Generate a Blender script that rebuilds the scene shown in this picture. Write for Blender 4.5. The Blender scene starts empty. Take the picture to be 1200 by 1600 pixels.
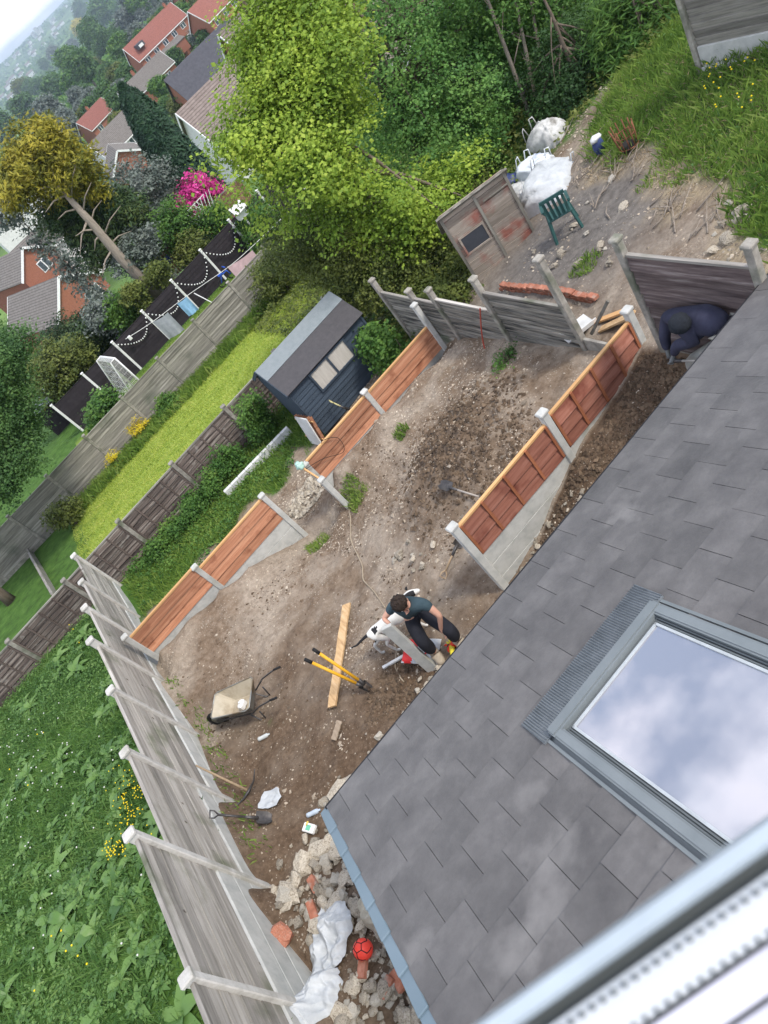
import bpy, math, random
import numpy as np
from mathutils import Vector, Matrix
random.seed(7); RNG = np.random.default_rng(7)
R = math.radians
S = bpy.context.scene
C = S.collection

# ------------------------------------------------------------------ camera
F_PX = 1171.0                      # focal length in pixels of a 1200 px wide picture
CAM_H = 8.0
_n = np.array([1033, 1071.]); _dn = np.hypot(*_n); _n /= _dn
_down = np.array([_n[0]*_dn, _n[1]*_dn, F_PX]); _down /= np.linalg.norm(_down)
_up = -_down; _fw = np.array([0, 0, 1.])
_Y = _fw-_up*(_fw@_up); _Y /= np.linalg.norm(_Y); _X = np.cross(_Y, _up)
_a = R(8.2)
_X, _Y = _X*math.cos(_a)+_Y*math.sin(_a), _Y*math.cos(_a)-_X*math.sin(_a)
AX = np.array([_X, _Y, _up])       # rows: world axes in camera coordinates
O = np.array([0, 0, CAM_H])
cam_d = bpy.data.cameras.new("camera"); cam = bpy.data.objects.new("camera", cam_d); C.objects.link(cam)
cam_d.lens = F_PX/1600*36; cam_d.sensor_width = 36
cam_d.clip_start = 0.05; cam_d.clip_end = 20000
m = Matrix.Identity(4)
for i in range(3):
    m[i][0] = AX[i, 0]; m[i][1] = -AX[i, 1]; m[i][2] = -AX[i, 2]; m[i][3] = O[i]
cam.matrix_world = m
cam_d.dof.use_dof = True; cam_d.dof.focus_distance = 12.0; cam_d.dof.aperture_fstop = 5.6
S.camera = cam

# ------------------------------------------------------------------ sky and sun
SUN_EL, SUN_AZ = R(52), R(140)      # azimuth clockwise from +Y
world = bpy.data.worlds.new("World"); S.world = world; world.use_nodes = True
wn = world.node_tree.nodes; wl = world.node_tree.links; wn.clear()
wo = wn.new('ShaderNodeOutputWorld'); bg = wn.new('ShaderNodeBackground')
sky = wn.new('ShaderNodeTexSky'); sky.sky_type = 'NISHITA'; sky.sun_disc = False
sky.sun_elevation = SUN_EL; sky.sun_rotation = SUN_AZ; sky.air_density = 1.0; sky.dust_density = 1.5
tc = wn.new('ShaderNodeTexCoord'); mp = wn.new('ShaderNodeMapping'); mp.inputs['Scale'].default_value = (1.6, 1.6, 2.6)
mp.inputs['Location'].default_value = (0.35, 0.1, 0.0)
nz = wn.new('ShaderNodeTexNoise'); nz.inputs['Scale'].default_value = 1.6; nz.inputs['Detail'].default_value = 9; nz.inputs['Roughness'].default_value = .55
cr = wn.new('ShaderNodeValToRGB'); cr.color_ramp.elements[0].position = .46; cr.color_ramp.elements[1].position = .56
nz2 = wn.new('ShaderNodeTexNoise'); nz2.inputs['Scale'].default_value = 4; nz2.inputs['Detail'].default_value = 6
cr2 = wn.new('ShaderNodeValToRGB'); cr2.color_ramp.elements[0].color = (5.6, 6.1, 7.0, 1); cr2.color_ramp.elements[1].color = (9.2, 8.8, 9.2, 1)
cr2.color_ramp.elements[0].position = .35; cr2.color_ramp.elements[1].position = .65
mx = wn.new('ShaderNodeMix'); mx.data_type = 'RGBA'
wl.new(tc.outputs['Generated'], mp.inputs[0]); wl.new(mp.outputs[0], nz.inputs['Vector']); wl.new(mp.outputs[0], nz2.inputs['Vector'])
wl.new(nz.outputs['Fac'], cr.inputs[0]); wl.new(nz2.outputs['Fac'], cr2.inputs[0])
wl.new(cr.outputs[0], mx.inputs['Factor']); wl.new(sky.outputs[0], mx.inputs['A']); wl.new(cr2.outputs[0], mx.inputs['B'])
wl.new(mx.outputs['Result'], bg.inputs['Color']); bg.inputs['Strength'].default_value = 0.15
wl.new(bg.outputs[0], wo.inputs[0])
sd = bpy.data.lights.new("sun", 'SUN'); sd.energy = 1.8; sd.angle = R(10); sd.color = (1, .95, .87)
so = bpy.data.objects.new("sun", sd); C.objects.link(so)
_sv = Vector((math.cos(SUN_EL)*math.sin(SUN_AZ), math.cos(SUN_EL)*math.cos(SUN_AZ), math.sin(SUN_EL)))
so.rotation_euler = _sv.to_track_quat('Z', 'Y').to_euler(); so.location = _sv*50
S.view_settings.view_transform = 'Standard'; S.view_settings.look = 'None'
S.view_settings.exposure = 0.82; S.view_settings.gamma = 1

# ------------------------------------------------------------------ measuring helpers
def ray(x, y):
    d = np.array([x-600, y-800, F_PX]); d /= np.linalg.norm(d); return AX@d
def atz(x, y, z=0.): r = ray(x, y); return O+r*(z-CAM_H)/r[2]
def atx(x, y, c): r = ray(x, y); return O+r*c/r[0]
def aty(x, y, c): r = ray(x, y); return O+r*c/r[1]
def V(p): return Vector([float(q) for q in p])

# ------------------------------------------------------------------ terrain
CP = np.array([
 (-3.5,4,.1),(-3.5,5.2,.1),(-3.5,6.6,0),(-3.5,8.5,-.37),(-3.5,10.5,-.41),(-3.5,12.2,-.43),(-3.2,12.55,-.06),(-2.4,12.55,-.1),(-1.6,12.55,-.17),(-.9,12.55,-.33),(-.3,12.55,-.65),(-2.4,12.0,-.35),(-1,12,-.5),
 (.35,12.4,-.97),(.8,12.3,-.95),(1.25,11.6,-.42),(1.5,12.05,-.12),(1.05,12.2,-.75),(2.1,12.08,.02),(3.0,12.08,.03),(1.6,12.1,.0),(4.0,12.05,0.02),(4.9,12,-.05),(4.95,9.8,.4),(4.95,8.1,.68),(3.4,7.35,.45),(4.6,7.3,.68),
 (.6,9,-.32),(-1,7.5,-.1),(-1,9.5,-.4),(1.5,7.3,-.03),(.2,6.5,0),(1.2,8.3,-.08),(-1.6,5,0),(0,5,0),(-1.2,11,-.5),(2,10.5,-.3),(3.6,10.6,-.02),
 (1.5,6.6,-.05),(2.4,6.45,.1),(3.0,6.5,.5),(3.4,6.5,.72),(4.4,6.5,.88),(5,6.2,1.1),(5,5,1.15),(3,5.2,.1),(4.4,5.2,.6),
 (-3.4,13.3,-.8),(-1.5,13.2,-1.),(.8,13.5,-1.02),(3,13,-.95),(4.8,13,-.7),(-3,16,-1.15),(0,16,-1.1),(3,16,-1.1),(4.8,16,-1.),
 (-3.4,17.6,-1.2),(0,17.6,-1.2),(5,17.6,-1.1),(-3,18.4,-1.3),(0,18.4,-1.35),(4,18.4,-1.35),(-3,22,-1.95),(4,22,-1.95),(-3,27.5,-2.85),(4,27.5,-2.85),(9,27.5,-2.7),
 (-6,18.4,-1.3),(-8,22,-1.9),(-10,27.5,-2.8),(-4,28.2,-2.95),(3,28.2,-2.95),(9,28.2,-2.9),(-4,35,-3.6),(3,35,-3.6),(12,35,-3.5),(-14,35,-3.6),
 (-3.62,4.5,1.05),(-3.62,6.5,1.0),(-3.62,6.8,.5),(-3.62,8.4,.42),(-3.62,8.7,.1),(-3.62,12,-.1),(-3.62,13.6,-.35),(-3.62,17,-.8),(-6,5,1.0),(-7,8,.3),(-6,12,-.3),(-8,15,-.6),(-6,17.6,-.95),(-15,10,0),(-15,18,-1),
 (5.25,4.6,1.5),(6.5,5,1.6),(5.3,6.5,1.2),(5.25,8,.75),(5.25,10,.5),(5.25,12,.05),(7,13,.0),(7,8,.9),(9,8,1.15),(11,9,1.2),(12,10,1.2),(10.5,13,.4),(13,13,.6),
 (9,15,-.3),(8,17,-1.),(14,6,1.8),(20,10,2.3),(20,20,.2),(12,18,-.8),(7,20,-1.7),(12,24,-2.2),(20,32,-3),
 (5.2,14,-.5),(6.5,15.5,-.8),(-3.5,2,.1),(0,2,.0),(5,2,1.0),(14,2,2.),(-15,2,1.)])
_d = np.sqrt(((CP[:, None, :2]-CP[None, :, :2])**2).sum(-1)); _w = np.linalg.solve(_d+1e-3*np.eye(len(CP)), CP[:, 2])
FR = np.array([0, 35, 45, 60, 100, 200, 400, 800, 1500, 2500, 4000, 6000, 12000.])
FZ = np.array([-3.4, -3.6, -5.6, -8.6, -13.5, -18.5, -23.5, -38, -58, -66, -42, -8, 10.])
_hg = np.random.default_rng(3).random((64, 64))
def vnoise(x, y, g=_hg):
    x = np.asarray(x, float); y = np.asarray(y, float)
    xi = np.floor(x).astype(int); yi = np.floor(y).astype(int); fx = x-xi; fy = y-yi
    fx = fx*fx*(3-2*fx); fy = fy*fy*(3-2*fy); n = g.shape[0]
    a = g[xi % n, yi % n]; b = g[(xi+1) % n, yi % n]; c = g[xi % n, (yi+1) % n]; d = g[(xi+1) % n, (yi+1) % n]
    return (a*(1-fx)+b*fx)*(1-fy)+(c*(1-fx)+d*fx)*fy-.5
def fbm(x, y, o=4):
    s = 0; a = 1.
    for i in range(o): s = s+a*vnoise(x*2**i+i*7.3, y*2**i-i*3.1); a *= .5
    return s
def smooth(e0, e1, x): t = np.clip((x-e0)/(e1-e0), 0, 1); return t*t*(3-2*t)
def tz(x, y, fine=False):
    """terrain height (arrays or floats)"""
    x = np.atleast_1d(np.asarray(x, float)); y = np.atleast_1d(np.asarray(y, float))
    xc = np.clip(x, -16, 22); yc = np.clip(y, 1, 36)
    near = np.zeros(x.shape)
    for (px, py, pz), w in zip(CP, _w): near += w*np.hypot(xc-px, yc-py)
    d = np.hypot(x*.75, y)
    far = np.interp(d, FR, FZ)+fbm(x/160, y/160, 3)*np.clip((d-200)/40, 0, 14)+fbm(x/900+5, y/900+2, 3)*np.clip((d-2500)/40, 0, 40)
    k = smooth(30, 48, d)
    z = near*(1-k)+far*k
    gard = (x > -3.5)*(x < 5.05)*(y < 12.6)*(y > 3.5)
    heap = np.exp(-(((x-3.0)/1.35)**2+((y-9.3)/1.1)**2)**1.2)
    heap2 = np.exp(-(((x-1.25)/.75)**2+((y-13.55)/.5)**2))
    tr = np.exp(-(((x-3.15)/.45)**2+((y-6.2)/.28)**2))
    h3 = np.exp(-(((x+.35)/.75)**2+((y-7.35)/.55)**2))
    rub = np.exp(-(((x+2.6)/.75)**2+((y-5.0)/1.0)**2)**1.5)
    z = z+.22*rub*gard+.48*heap*gard+.22*heap2-.12*tr*gard-.08*h3*gard
    if fine:
        soil = gard+(x > 5.2)*(x < 14)*(y < 15)*.8+(y > 12.6)*(y < 17.5)*(x > -3.5)*(x < 5)*.5
        z = z+soil*(fbm(x*.9, y*.9, 3)*.08+fbm(x*4, y*4, 4)*.06)+gard*(heap+tr*.8+h3)*(fbm(x*7+3, y*7, 4)*.17)
    return z
def tzf(x, y): return float(tz(x, y, True)[0])
def gp(px, py, dz=0.):
    """point of the terrain seen in that direction"""
    r = ray(px, py); ts = np.concatenate([np.arange(4, 40, .25), 40*1.02**np.arange(270)])
    P = O+r*ts[:, None]; below = P[:, 2] <= tz(P[:, 0], P[:, 1])+dz
    i = int(np.argmax(below)) if below.any() else len(ts)-1; a, b = ts[max(i-1, 0)]-.3, ts[i]+.3
    for _ in range(14):
        m_ = (a+b)/2; p = O+r*m_
        if p[2] <= tzf(p[0], p[1])+dz: b = m_
        else: a = m_
    p = O+r*b
    return p

# ------------------------------------------------------------------ materials
MATS = {}
def pmat(name, cols, scale=4., rough=.85, bump=.25, stretch=(1, 1, 1), spec=.25, detail=8, rnd=.35, bscale=None, dirt=None, speck=None, metal=0, trans=0, coord='Object', pos=(.3, .7), coat=0):
    """noise driven colours; 'rnd' face attribute varies brightness piece by piece"""
    if name in MATS: return MATS[name]
    mt = bpy.data.materials.new(name); mt.use_nodes = True; nt = mt.node_tree; n = nt.nodes; l = nt.links
    b = n['Principled BSDF']; b.inputs['Roughness'].default_value = rough; b.inputs['Specular IOR Level'].default_value = spec
    b.inputs['Metallic'].default_value = metal; b.inputs['Coat Weight'].default_value = coat
    t = n.new('ShaderNodeTexCoord'); mpn = n.new('ShaderNodeMapping'); mpn.inputs['Scale'].default_value = stretch
    oi = n.new('ShaderNodeObjectInfo'); ad = n.new('ShaderNodeVectorMath'); ad.operation = 'ADD'
    sc = n.new('ShaderNodeVectorMath'); sc.operation = 'SCALE'; sc.inputs[0].default_value = (13.1, 7.7, 5.3)
    l.new(oi.outputs['Random'], sc.inputs['Scale']); l.new(t.outputs[coord], ad.inputs[0]); l.new(sc.outputs[0], ad.inputs[1])
    l.new(ad.outputs[0], mpn.inputs[0])
    nn = n.new('ShaderNodeTexNoise'); nn.inputs['Scale'].default_value = scale; nn.inputs['Detail'].default_value = detail; nn.inputs['Roughness'].default_value = .65
    l.new(mpn.outputs[0], nn.inputs['Vector'])
    r = n.new('ShaderNodeValToRGB'); e = r.color_ramp.elements
    while len(e) < len(cols): e.new(.5)
    for i, c in enumerate(cols):
        e[i].position = pos[0]+(pos[1]-pos[0])*i/max(1, len(cols)-1); e[i].color = (*c, 1)
    l.new(nn.outputs['Fac'], r.inputs[0]); col = r.outputs[0]
    def mixc(a, bcol, fac, mode='MIX'):
        q = n.new('ShaderNodeMix'); q.data_type = 'RGBA'; q.blend_type = mode
        if hasattr(fac, 'is_output'): l.new(fac, q.inputs['Factor'])
        else: q.inputs['Factor'].default_value = fac
        l.new(a, q.inputs['A'])
        if hasattr(bcol, 'is_output'): l.new(bcol, q.inputs['B'])
        else: q.inputs['B'].default_value = (*bcol, 1)
        return q.outputs['Result']
    if dirt:   # (colour, scale, threshold)
        dn = n.new('ShaderNodeTexNoise'); dn.inputs['Scale'].default_value = dirt[1]; dn.inputs['Detail'].default_value = 7
        l.new(ad.outputs[0], dn.inputs['Vector'])
        dr = n.new('ShaderNodeMapRange'); dr.inputs[1].default_value = dirt[2]; dr.inputs[2].default_value = dirt[2]+.16
        l.new(dn.outputs['Fac'], dr.inputs[0]); col = mixc(col, dirt[0], dr.outputs[0])
    if speck:  # (colour, scale, size)
        vn = n.new('ShaderNodeTexVoronoi'); vn.inputs['Scale'].default_value = speck[1]; l.new(ad.outputs[0], vn.inputs['Vector'])
        vr = n.new('ShaderNodeMapRange'); vr.inputs[1].default_value = speck[2]+.04; vr.inputs[2].default_value = speck[2]; l.new(vn.outputs['Distance'], vr.inputs[0])
        col = mixc(col, speck[0], vr.outputs[0])
    if rnd:
        at = n.new('ShaderNodeAttribute'); at.attribute_name = 'rnd'
        mr = n.new('ShaderNodeMapRange'); mr.inputs[3].default_value = 1-rnd; mr.inputs[4].default_value = 1+rnd; l.new(at.outputs['Fac'], mr.inputs[0])
        cm = n.new('ShaderNodeCombineXYZ')
        for i in range(3): l.new(mr.outputs[0], cm.inputs[i])
        col = mixc(col, cm.outputs[0], 1., 'MULTIPLY')
    l.new(col, b.inputs['Base Color'])
    if bump:
        bn = n.new('ShaderNodeTexNoise'); bn.inputs['Scale'].default_value = bscale or scale*4; bn.inputs['Detail'].default_value = 6
        l.new(mpn.outputs[0], bn.inputs['Vector']); bu = n.new('ShaderNodeBump'); bu.inputs['Strength'].default_value = bump; bu.inputs['Distance'].default_value = .02
        l.new(bn.outputs['Fac'], bu.inputs['Height']); l.new(bu.outputs[0], b.inputs['Normal'])
    if trans:
        tr = n.new('ShaderNodeBsdfTranslucent'); l.new(col, tr.inputs['Color']); ms = n.new('ShaderNodeMixShader'); ms.inputs[0].default_value = trans
        l.new(b.outputs[0], ms.inputs[1]); l.new(tr.outputs[0], ms.inputs[2]); l.new(ms.outputs[0], n['Material Output'].inputs[0])
    MATS[name] = mt; return mt

def wood(name, cols, ax='x', **k):
    st = {'x': (.35, 6, 6), 'y': (6, .35, 6), 'z': (6, 6, .35)}[ax]
    return pmat(name, cols, scale=3, stretch=st, bscale=9, **k)
def leafmat(name, cols, trans=.35, rough=.55, cell=.9):
    """leaf colours by face attribute plus soft large patches"""
    mt = bpy.data.materials.new(name); mt.use_nodes = True; n = mt.node_tree.nodes; l = mt.node_tree.links
    b = n['Principled BSDF']; b.inputs['Roughness'].default_value = rough; b.inputs['Specular IOR Level'].default_value = .25
    at = n.new('ShaderNodeAttribute'); at.attribute_name = 'rnd'
    t = n.new('ShaderNodeTexCoord'); nn = n.new('ShaderNodeTexNoise'); nn.inputs['Scale'].default_value = cell; nn.inputs['Detail'].default_value = 3
    oi = n.new('ShaderNodeObjectInfo')
    ad = n.new('ShaderNodeVectorMath'); ad.operation = 'ADD'; l.new(t.outputs['Object'], ad.inputs[0])
    cb = n.new('ShaderNodeCombineXYZ')
    m1 = n.new('ShaderNodeMath'); m1.operation = 'MULTIPLY'; m1.inputs[1].default_value = 31.; l.new(oi.outputs['Random'], m1.inputs[0]); l.new(m1.outputs[0], cb.inputs[0]); l.new(cb.outputs[0], ad.inputs[1])
    l.new(ad.outputs[0], nn.inputs['Vector'])
    m2 = n.new('ShaderNodeMath'); m2.operation = 'MULTIPLY'; m2.inputs[1].default_value = .5; l.new(at.outputs['Fac'], m2.inputs[0])
    m3 = n.new('ShaderNodeMath'); m3.operation = 'MULTIPLY_ADD'; m3.inputs[1].default_value = 1.1; m3.inputs[2].default_value = -.3; l.new(nn.outputs['Fac'], m3.inputs[0])
    m4 = n.new('ShaderNodeMath'); m4.operation = 'ADD'; m4.use_clamp = True; l.new(m2.outputs[0], m4.inputs[0]); l.new(m3.outputs[0], m4.inputs[1])
    r = n.new('ShaderNodeValToRGB'); e = r.color_ramp.elements
    while len(e) < len(cols): e.new(.5)
    for i, c in enumerate(cols): e[i].position = .08+.84*i/max(1, len(cols)-1); e[i].color = (min(.8, c[0]*1.28), min(.8, c[1]*1.22), min(.8, c[2]*1.35), 1)
    l.new(m4.outputs[0], r.inputs[0]); l.new(r.outputs[0], b.inputs['Base Color'])
    tr = n.new('ShaderNodeBsdfTranslucent'); l.new(r.outputs[0], tr.inputs['Color']); ms = n.new('ShaderNodeMixShader'); ms.inputs[0].default_value = trans
    l.new(b.outputs[0], ms.inputs[1]); l.new(tr.outputs[0], ms.inputs[2]); l.new(ms.outputs[0], n['Material Output'].inputs[0])
    MATS[name] = mt; return mt

# ------------------------------------------------------------------ object helpers
def tag(o, label, cat, group=None, kind=None):
    if label: o['label'] = label
    if cat: o['category'] = cat
    if group: o['group'] = group
    if kind: o['kind'] = kind
    return o
def thing(name, label, cat, loc=(0, 0, 0), rz=0., group=None):
    o = bpy.data.objects.new(name, None); C.objects.link(o); o.location = V(loc); o.rotation_euler = (0, 0, rz); o.empty_display_size = .1
    return tag(o, label, cat, group)
def link(name, me, parent=None, world=False):
    o = bpy.data.objects.new(name, me); C.objects.link(o)
    if parent is not None:
        o.parent = parent
    return o
def copy_tree(o, parent=None):
    c = o.copy(); C.objects.link(c); c.parent = parent
    for ch in list(o.children): copy_tree(ch, c)
    return c
def setrnd(me, vals):
    a = me.attributes.new('rnd', 'FLOAT', 'FACE'); a.data.foreach_set('value', np.asarray(vals, np.float32))
def npmesh(name, v, faces, mats, rnd=None, mi=None, smooth_=False):
    """faces: (n,k) int array"""
    me = bpy.data.meshes.new(name); v = np.asarray(v, np.float32); faces = np.asarray(faces, np.int32); nf, k = faces.shape
    me.vertices.add(len(v)); me.vertices.foreach_set('co', v.ravel())
    me.loops.add(nf*k); me.loops.foreach_set('vertex_index', faces.ravel())
    me.polygons.add(nf); me.polygons.foreach_set('loop_start', np.arange(0, nf*k, k, dtype=np.int32))
    try: me.polygons.foreach_set('loop_total', np.full(nf, k, np.int32))
    except Exception: pass
    for q in (mats if isinstance(mats, (list, tuple)) else [mats]): me.materials.append(q)
    if mi is not None: me.polygons.foreach_set('material_index', np.asarray(mi, np.int32))
    me.polygons.foreach_set('use_smooth', np.full(nf, smooth_, bool))
    me.update(calc_edges=True)
    setrnd(me, RNG.random(nf) if rnd is None else rnd)
    return me
class MB:
    """collects shapes, then links them as one mesh object"""
    def __init__(s, off=(0, 0, 0)): s.v = []; s.f = []; s.m = []; s.r = []; s.sm = []; s.off = V(off)
    def add(s, vs, fs, mi=0, rnd=None, sm=False, M=None):
        b = len(s.v); r = random.random() if rnd is None else rnd
        for p in vs:
            p = Vector(p)
            if M is not None: p = M@p
            s.v.append(tuple(p-s.off))
        for f in fs: s.f.append([b+i for i in f]); s.m.append(mi); s.r.append(r); s.sm.append(sm)
        return s
    def box(s, c, d, rz=0., mi=0, rnd=None, M=None, ch=0., rx=0., ry=0.):
        x, y, z = [q/2 for q in d]
        T = Matrix.Translation(V(c))@Matrix.Rotation(rz, 4, 'Z')@Matrix.Rotation(ry, 4, 'Y')@Matrix.Rotation(rx, 4, 'X')
        if M is not None: T = M@T
        if ch <= 0:
            vs = [(i*x, j*y, k*z) for k in (-1, 1) for i, j in ((-1, -1), (1, -1), (1, 1), (-1, 1))]
            fs = [(3, 2, 1, 0), (4, 5, 6, 7), (0, 1, 5, 4), (1, 2, 6, 5), (2, 3, 7, 6), (3, 0, 4, 7)]
        else:
            vs = []; fs = []
            P = lambda k, zz, g: [(-x+g, -y, zz), (x-g, -y, zz), (x, -y+g, zz), (x, y-g, zz), (x-g, y, zz), (-x+g, y, zz), (-x, y-g, zz), (-x, -y+g, zz)]
            rings = [[(a*(1-ch/x), b*(1-ch/y), c_) for a, b, c_ in P(0, -z, ch)], P(0, -z+ch, ch), P(0, z-ch, ch), [(a*(1-ch/x), b*(1-ch/y), c_) for a, b, c_ in P(0, z, ch)]]
            for rg in rings: vs += rg
            for k in range(3):
                for i in range(8): fs.append((k*8+i, k*8+(i+1) % 8, k*8+8+(i+1) % 8, k*8+8+i))
            fs.append(tuple(range(7, -1, -1))); fs.append(tuple(range(24, 32)))
        return s.add(vs, fs, mi, rnd, False, T)
    def beam(s, a, b, w, h, mi=0, rnd=None, upv=(0, 0, 1), ch=0.):
        """box between two points, w across, h along upv"""
        a = V(a); b = V(b); d = (b-a); L = d.length; d.normalize(); u = Vector(upv); sd_ = d.cross(u)
        if sd_.length < 1e-4: sd_ = d.cross(Vector((1, 0, 0)))
        sd_.normalize(); u = sd_.cross(d)
        M = Matrix((( d.x, sd_.x, u.x, (a.x+b.x)/2), (d.y, sd_.y, u.y, (a.y+b.y)/2), (d.z, sd_.z, u.z, (a.z+b.z)/2), (0, 0, 0, 1)))
        return s.box((0, 0, 0), (L, w, h), mi=mi, rnd=rnd, M=M, ch=ch)
    def tube(s, pts, rad, n=8, mi=0, rnd=None, cap=True, sm=True, flat=1.):
        pts = [V(p) for p in pts]; k = len(pts)
        if not hasattr(rad, '__len__'): rad = [rad]*k
        vs = []; prev = None
        for i, p in enumerate(pts):
            d = (pts[min(i+1, k-1)]-pts[max(i-1, 0)]).normalized()
            if prev is None: u = d.orthogonal().normalized()
            else:
                u = prev-d*prev.dot(d)
                u = u.normalized() if u.length > 1e-5 else d.orthogonal().normalized()
            prev = u; w = d.cross(u)
            for j in range(n):
                a = 2*math.pi*j/n; vs.append(p+(u*math.cos(a)+w*math.sin(a)*flat)*rad[i])
        fs = [(i*n+j, i*n+(j+1) % n, (i+1)*n+(j+1) % n, (i+1)*n+j) for i in range(k-1) for j in range(n)]
        if cap: fs += [tuple(range(n-1, -1, -1)), tuple((k-1)*n+j for j in range(n))]
        return s.add(vs, fs, mi, rnd, sm)
    def prism(s, poly, z0, z1, mi=0, rnd=None, M=None):
        n = len(poly); vs = [(x, y, z0) for x, y in poly]+[(x, y, z1) for x, y in poly]
        fs = [tuple(range(n-1, -1, -1)), tuple(range(n, 2*n))]+[(i, (i+1) % n, n+(i+1) % n, n+i) for i in range(n)]
        return s.add(vs, fs, mi, rnd, False, M)
    def blob(s, c, r, n=10, mi=0, amp=.15, fr=2., rnd=None, M=None, seed=0, sm=True, sq=1.):
        """bumpy ellipsoid; sq<1 makes it boxy"""
        vs = []; fs = []; k = n
        for i in range(k+1):
            th = math.pi*i/k
            for j in range(2*k):
                ph = math.pi*j/k
                d = Vector((math.sin(th)*math.cos(ph), math.sin(th)*math.sin(ph), math.cos(th)))
                e = Vector([math.copysign(abs(q)**sq, q) for q in d])
                if sq < 1: e /= max(1., max(abs(q) for q in e))
                g = 1+amp*float(fbm(d.x*fr+seed*3.7+9, d.y*fr+d.z*fr*1.3+seed, 3))
                vs.append(Vector((e.x*r[0], e.y*r[1], e.z*r[2]))*g+V(c))
        for i in range(k):
            for j in range(2*k): fs.append((i*2*k+j, (i+1)*2*k+j, (i+1)*2*k+(j+1) % (2*k), i*2*k+(j+1) % (2*k)))
        return s.add(vs, fs, mi, rnd, sm, M)
    def mesh(s, name, mats):
        me = bpy.data.meshes.new(name); me.from_pydata(s.v, [], s.f)
        for q in (mats if isinstance(mats, (list, tuple)) else [mats]): me.materials.append(q)
        me.polygons.foreach_set('material_index', s.m); me.polygons.foreach_set('use_smooth', s.sm); setrnd(me, s.r); me.update(); return me
    def build(s, name, mats, parent=None): return link(name, s.mesh(name, mats), parent)
_old_build = MB.build
def _build(s, name, mats, parent=None):
    o = link(name, s.mesh(name, mats), parent)
    if parent is None: o.location = s.off
    return o
MB.build = _build
# ------------------------------------------------------------------ material library
M = {}
M['conc'] = pmat('concrete', [(.24, .225, .20), (.36, .345, .31), (.46, .44, .40)], 6, .9, .3, dirt=((.2, .2, .16), 2.2, .52), rnd=.14)
M['concnew'] = pmat('pale_concrete', [(.36, .37, .35), (.46, .46, .43), (.52, .52, .49)], 5, .9, .25, dirt=((.3, .3, .25), 1.6, .6), rnd=.1)
M['concpale'] = pmat('weathered_pale_concrete', [(.38, .365, .33), (.5, .485, .45), (.58, .565, .53)], 7, .9, .35, dirt=((.3, .29, .24), 3, .56), rnd=.12)
M['concold'] = pmat('old_concrete', [(.18, .17, .145), (.28, .26, .225), (.38, .36, .31)], 7, .9, .35, dirt=((.13, .14, .10), 2.5, .5), rnd=.15)
M['orgx'] = wood('orange_wood_x', [(.26, .11, .06), (.4, .185, .105), (.5, .27, .165)], 'x', rnd=.3, dirt=((.22, .085, .045), 3.5, .56), rough=.75)
M['orgz'] = wood('orange_batten', [(.26, .09, .04), (.36, .14, .07)], 'z', rnd=.2, rough=.75)
M['railx'] = wood('pale_rail', [(.5, .27, .11), (.62, .38, .18)], 'x', rnd=.12)
M['redx'] = wood('red_brown_wood', [(.22, .08, .055), (.34, .14, .095), (.42, .2, .145)], 'x', rnd=.24, dirt=((.19, .06, .04), 3, .54), rough=.75)
M['greyy'] = wood('weathered_wood_y', [(.2, .185, .16), (.34, .315, .28), (.44, .415, .375)], 'y', rnd=.3, dirt=((.14, .15, .10), 1.3, .55), speck=((.09, .07, .05), 2.6, .05))
M['greyx'] = wood('weathered_wood_x', [(.13, .12, .10), (.25, .235, .2), (.38, .36, .315)], 'x', rnd=.22, dirt=((.11, .12, .09), .8, .55))
M['greyz'] = wood('weathered_wood_z', [(.13, .12, .10), (.25, .235, .2)], 'z', rnd=.2)
M['brownx'] = wood('dark_brown_wood_x', [(.05, .038, .034), (.13, .105, .09), (.36, .33, .29)], 'x', rnd=.35, pos=(.34, .72), dirt=((.3, .28, .245), 4.5, .62))
M['browny'] = wood('dark_brown_wood_y', [(.06, .042, .042), (.15, .115, .108), (.36, .32, .3)], 'y', rnd=.35, pos=(.34, .74))
M['brownz'] = wood('dark_brown_wood_z', [(.07, .05, .045), (.15, .12, .10)], 'z', rnd=.25)
M['oldy'] = wood('mouldy_wood_y', [(.035, .035, .035), (.2, .19, .165), (.34, .32, .28)], 'y', rnd=.2, pos=(.36, .62))
M['black'] = pmat('black_stain', [(.017, .013, .017), (.032, .026, .03)], 4, .7, .2, rnd=.2)
M['white'] = pmat('white_paint', [(.66, .66, .64), (.78, .78, .76)], 4, .6, .1, rnd=.05)
M['whitedirty'] = pmat('dirty_white_plastic', [(.5, .5, .48), (.72, .73, .72)], 3, .55, .1, rnd=.05)
M['slate'] = pmat('slate', [(.074, .069, .067), (.102, .096, .092), (.14, .132, .126)], 3, .46, .22, spec=.45, rnd=.13, dirt=((.2, .19, .18), 1.6, .62), bscale=30)
M['blackplastic'] = pmat('black_plastic', [(.012, .012, .013), (.02, .02, .022)], 5, .5, .1, rnd=0)
M['zinc'] = pmat('grey_blue_trim', [(.12, .17, .2), (.15, .2, .235)], 2, .45, .06, spec=.5, rnd=.06)
M['vframe'] = pmat('grey_coated_metal', [(.145, .165, .17), (.18, .2, .205)], 3, .4, .05, spec=.5, rnd=.05)
M['lead'] = pmat('pleated_lead', [(.13, .145, .155), (.2, .22, .235)], 9, .5, .1, rnd=.1)
M['shed'] = wood('slate_blue_board', [(.035, .05, .07), (.055, .075, .10)], 'x', rnd=.15)
M['felt'] = pmat('roofing_felt', [(.04, .038, .042), (.065, .06, .064)], 12, .62, .35, spec=.5, rnd=.05, bscale=120)
M['feltlight'] = pmat('grey_roofing_felt', [(.16, .19, .20), (.21, .235, .245)], 9, .55, .3, spec=.5, rnd=.05, bscale=120)
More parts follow.
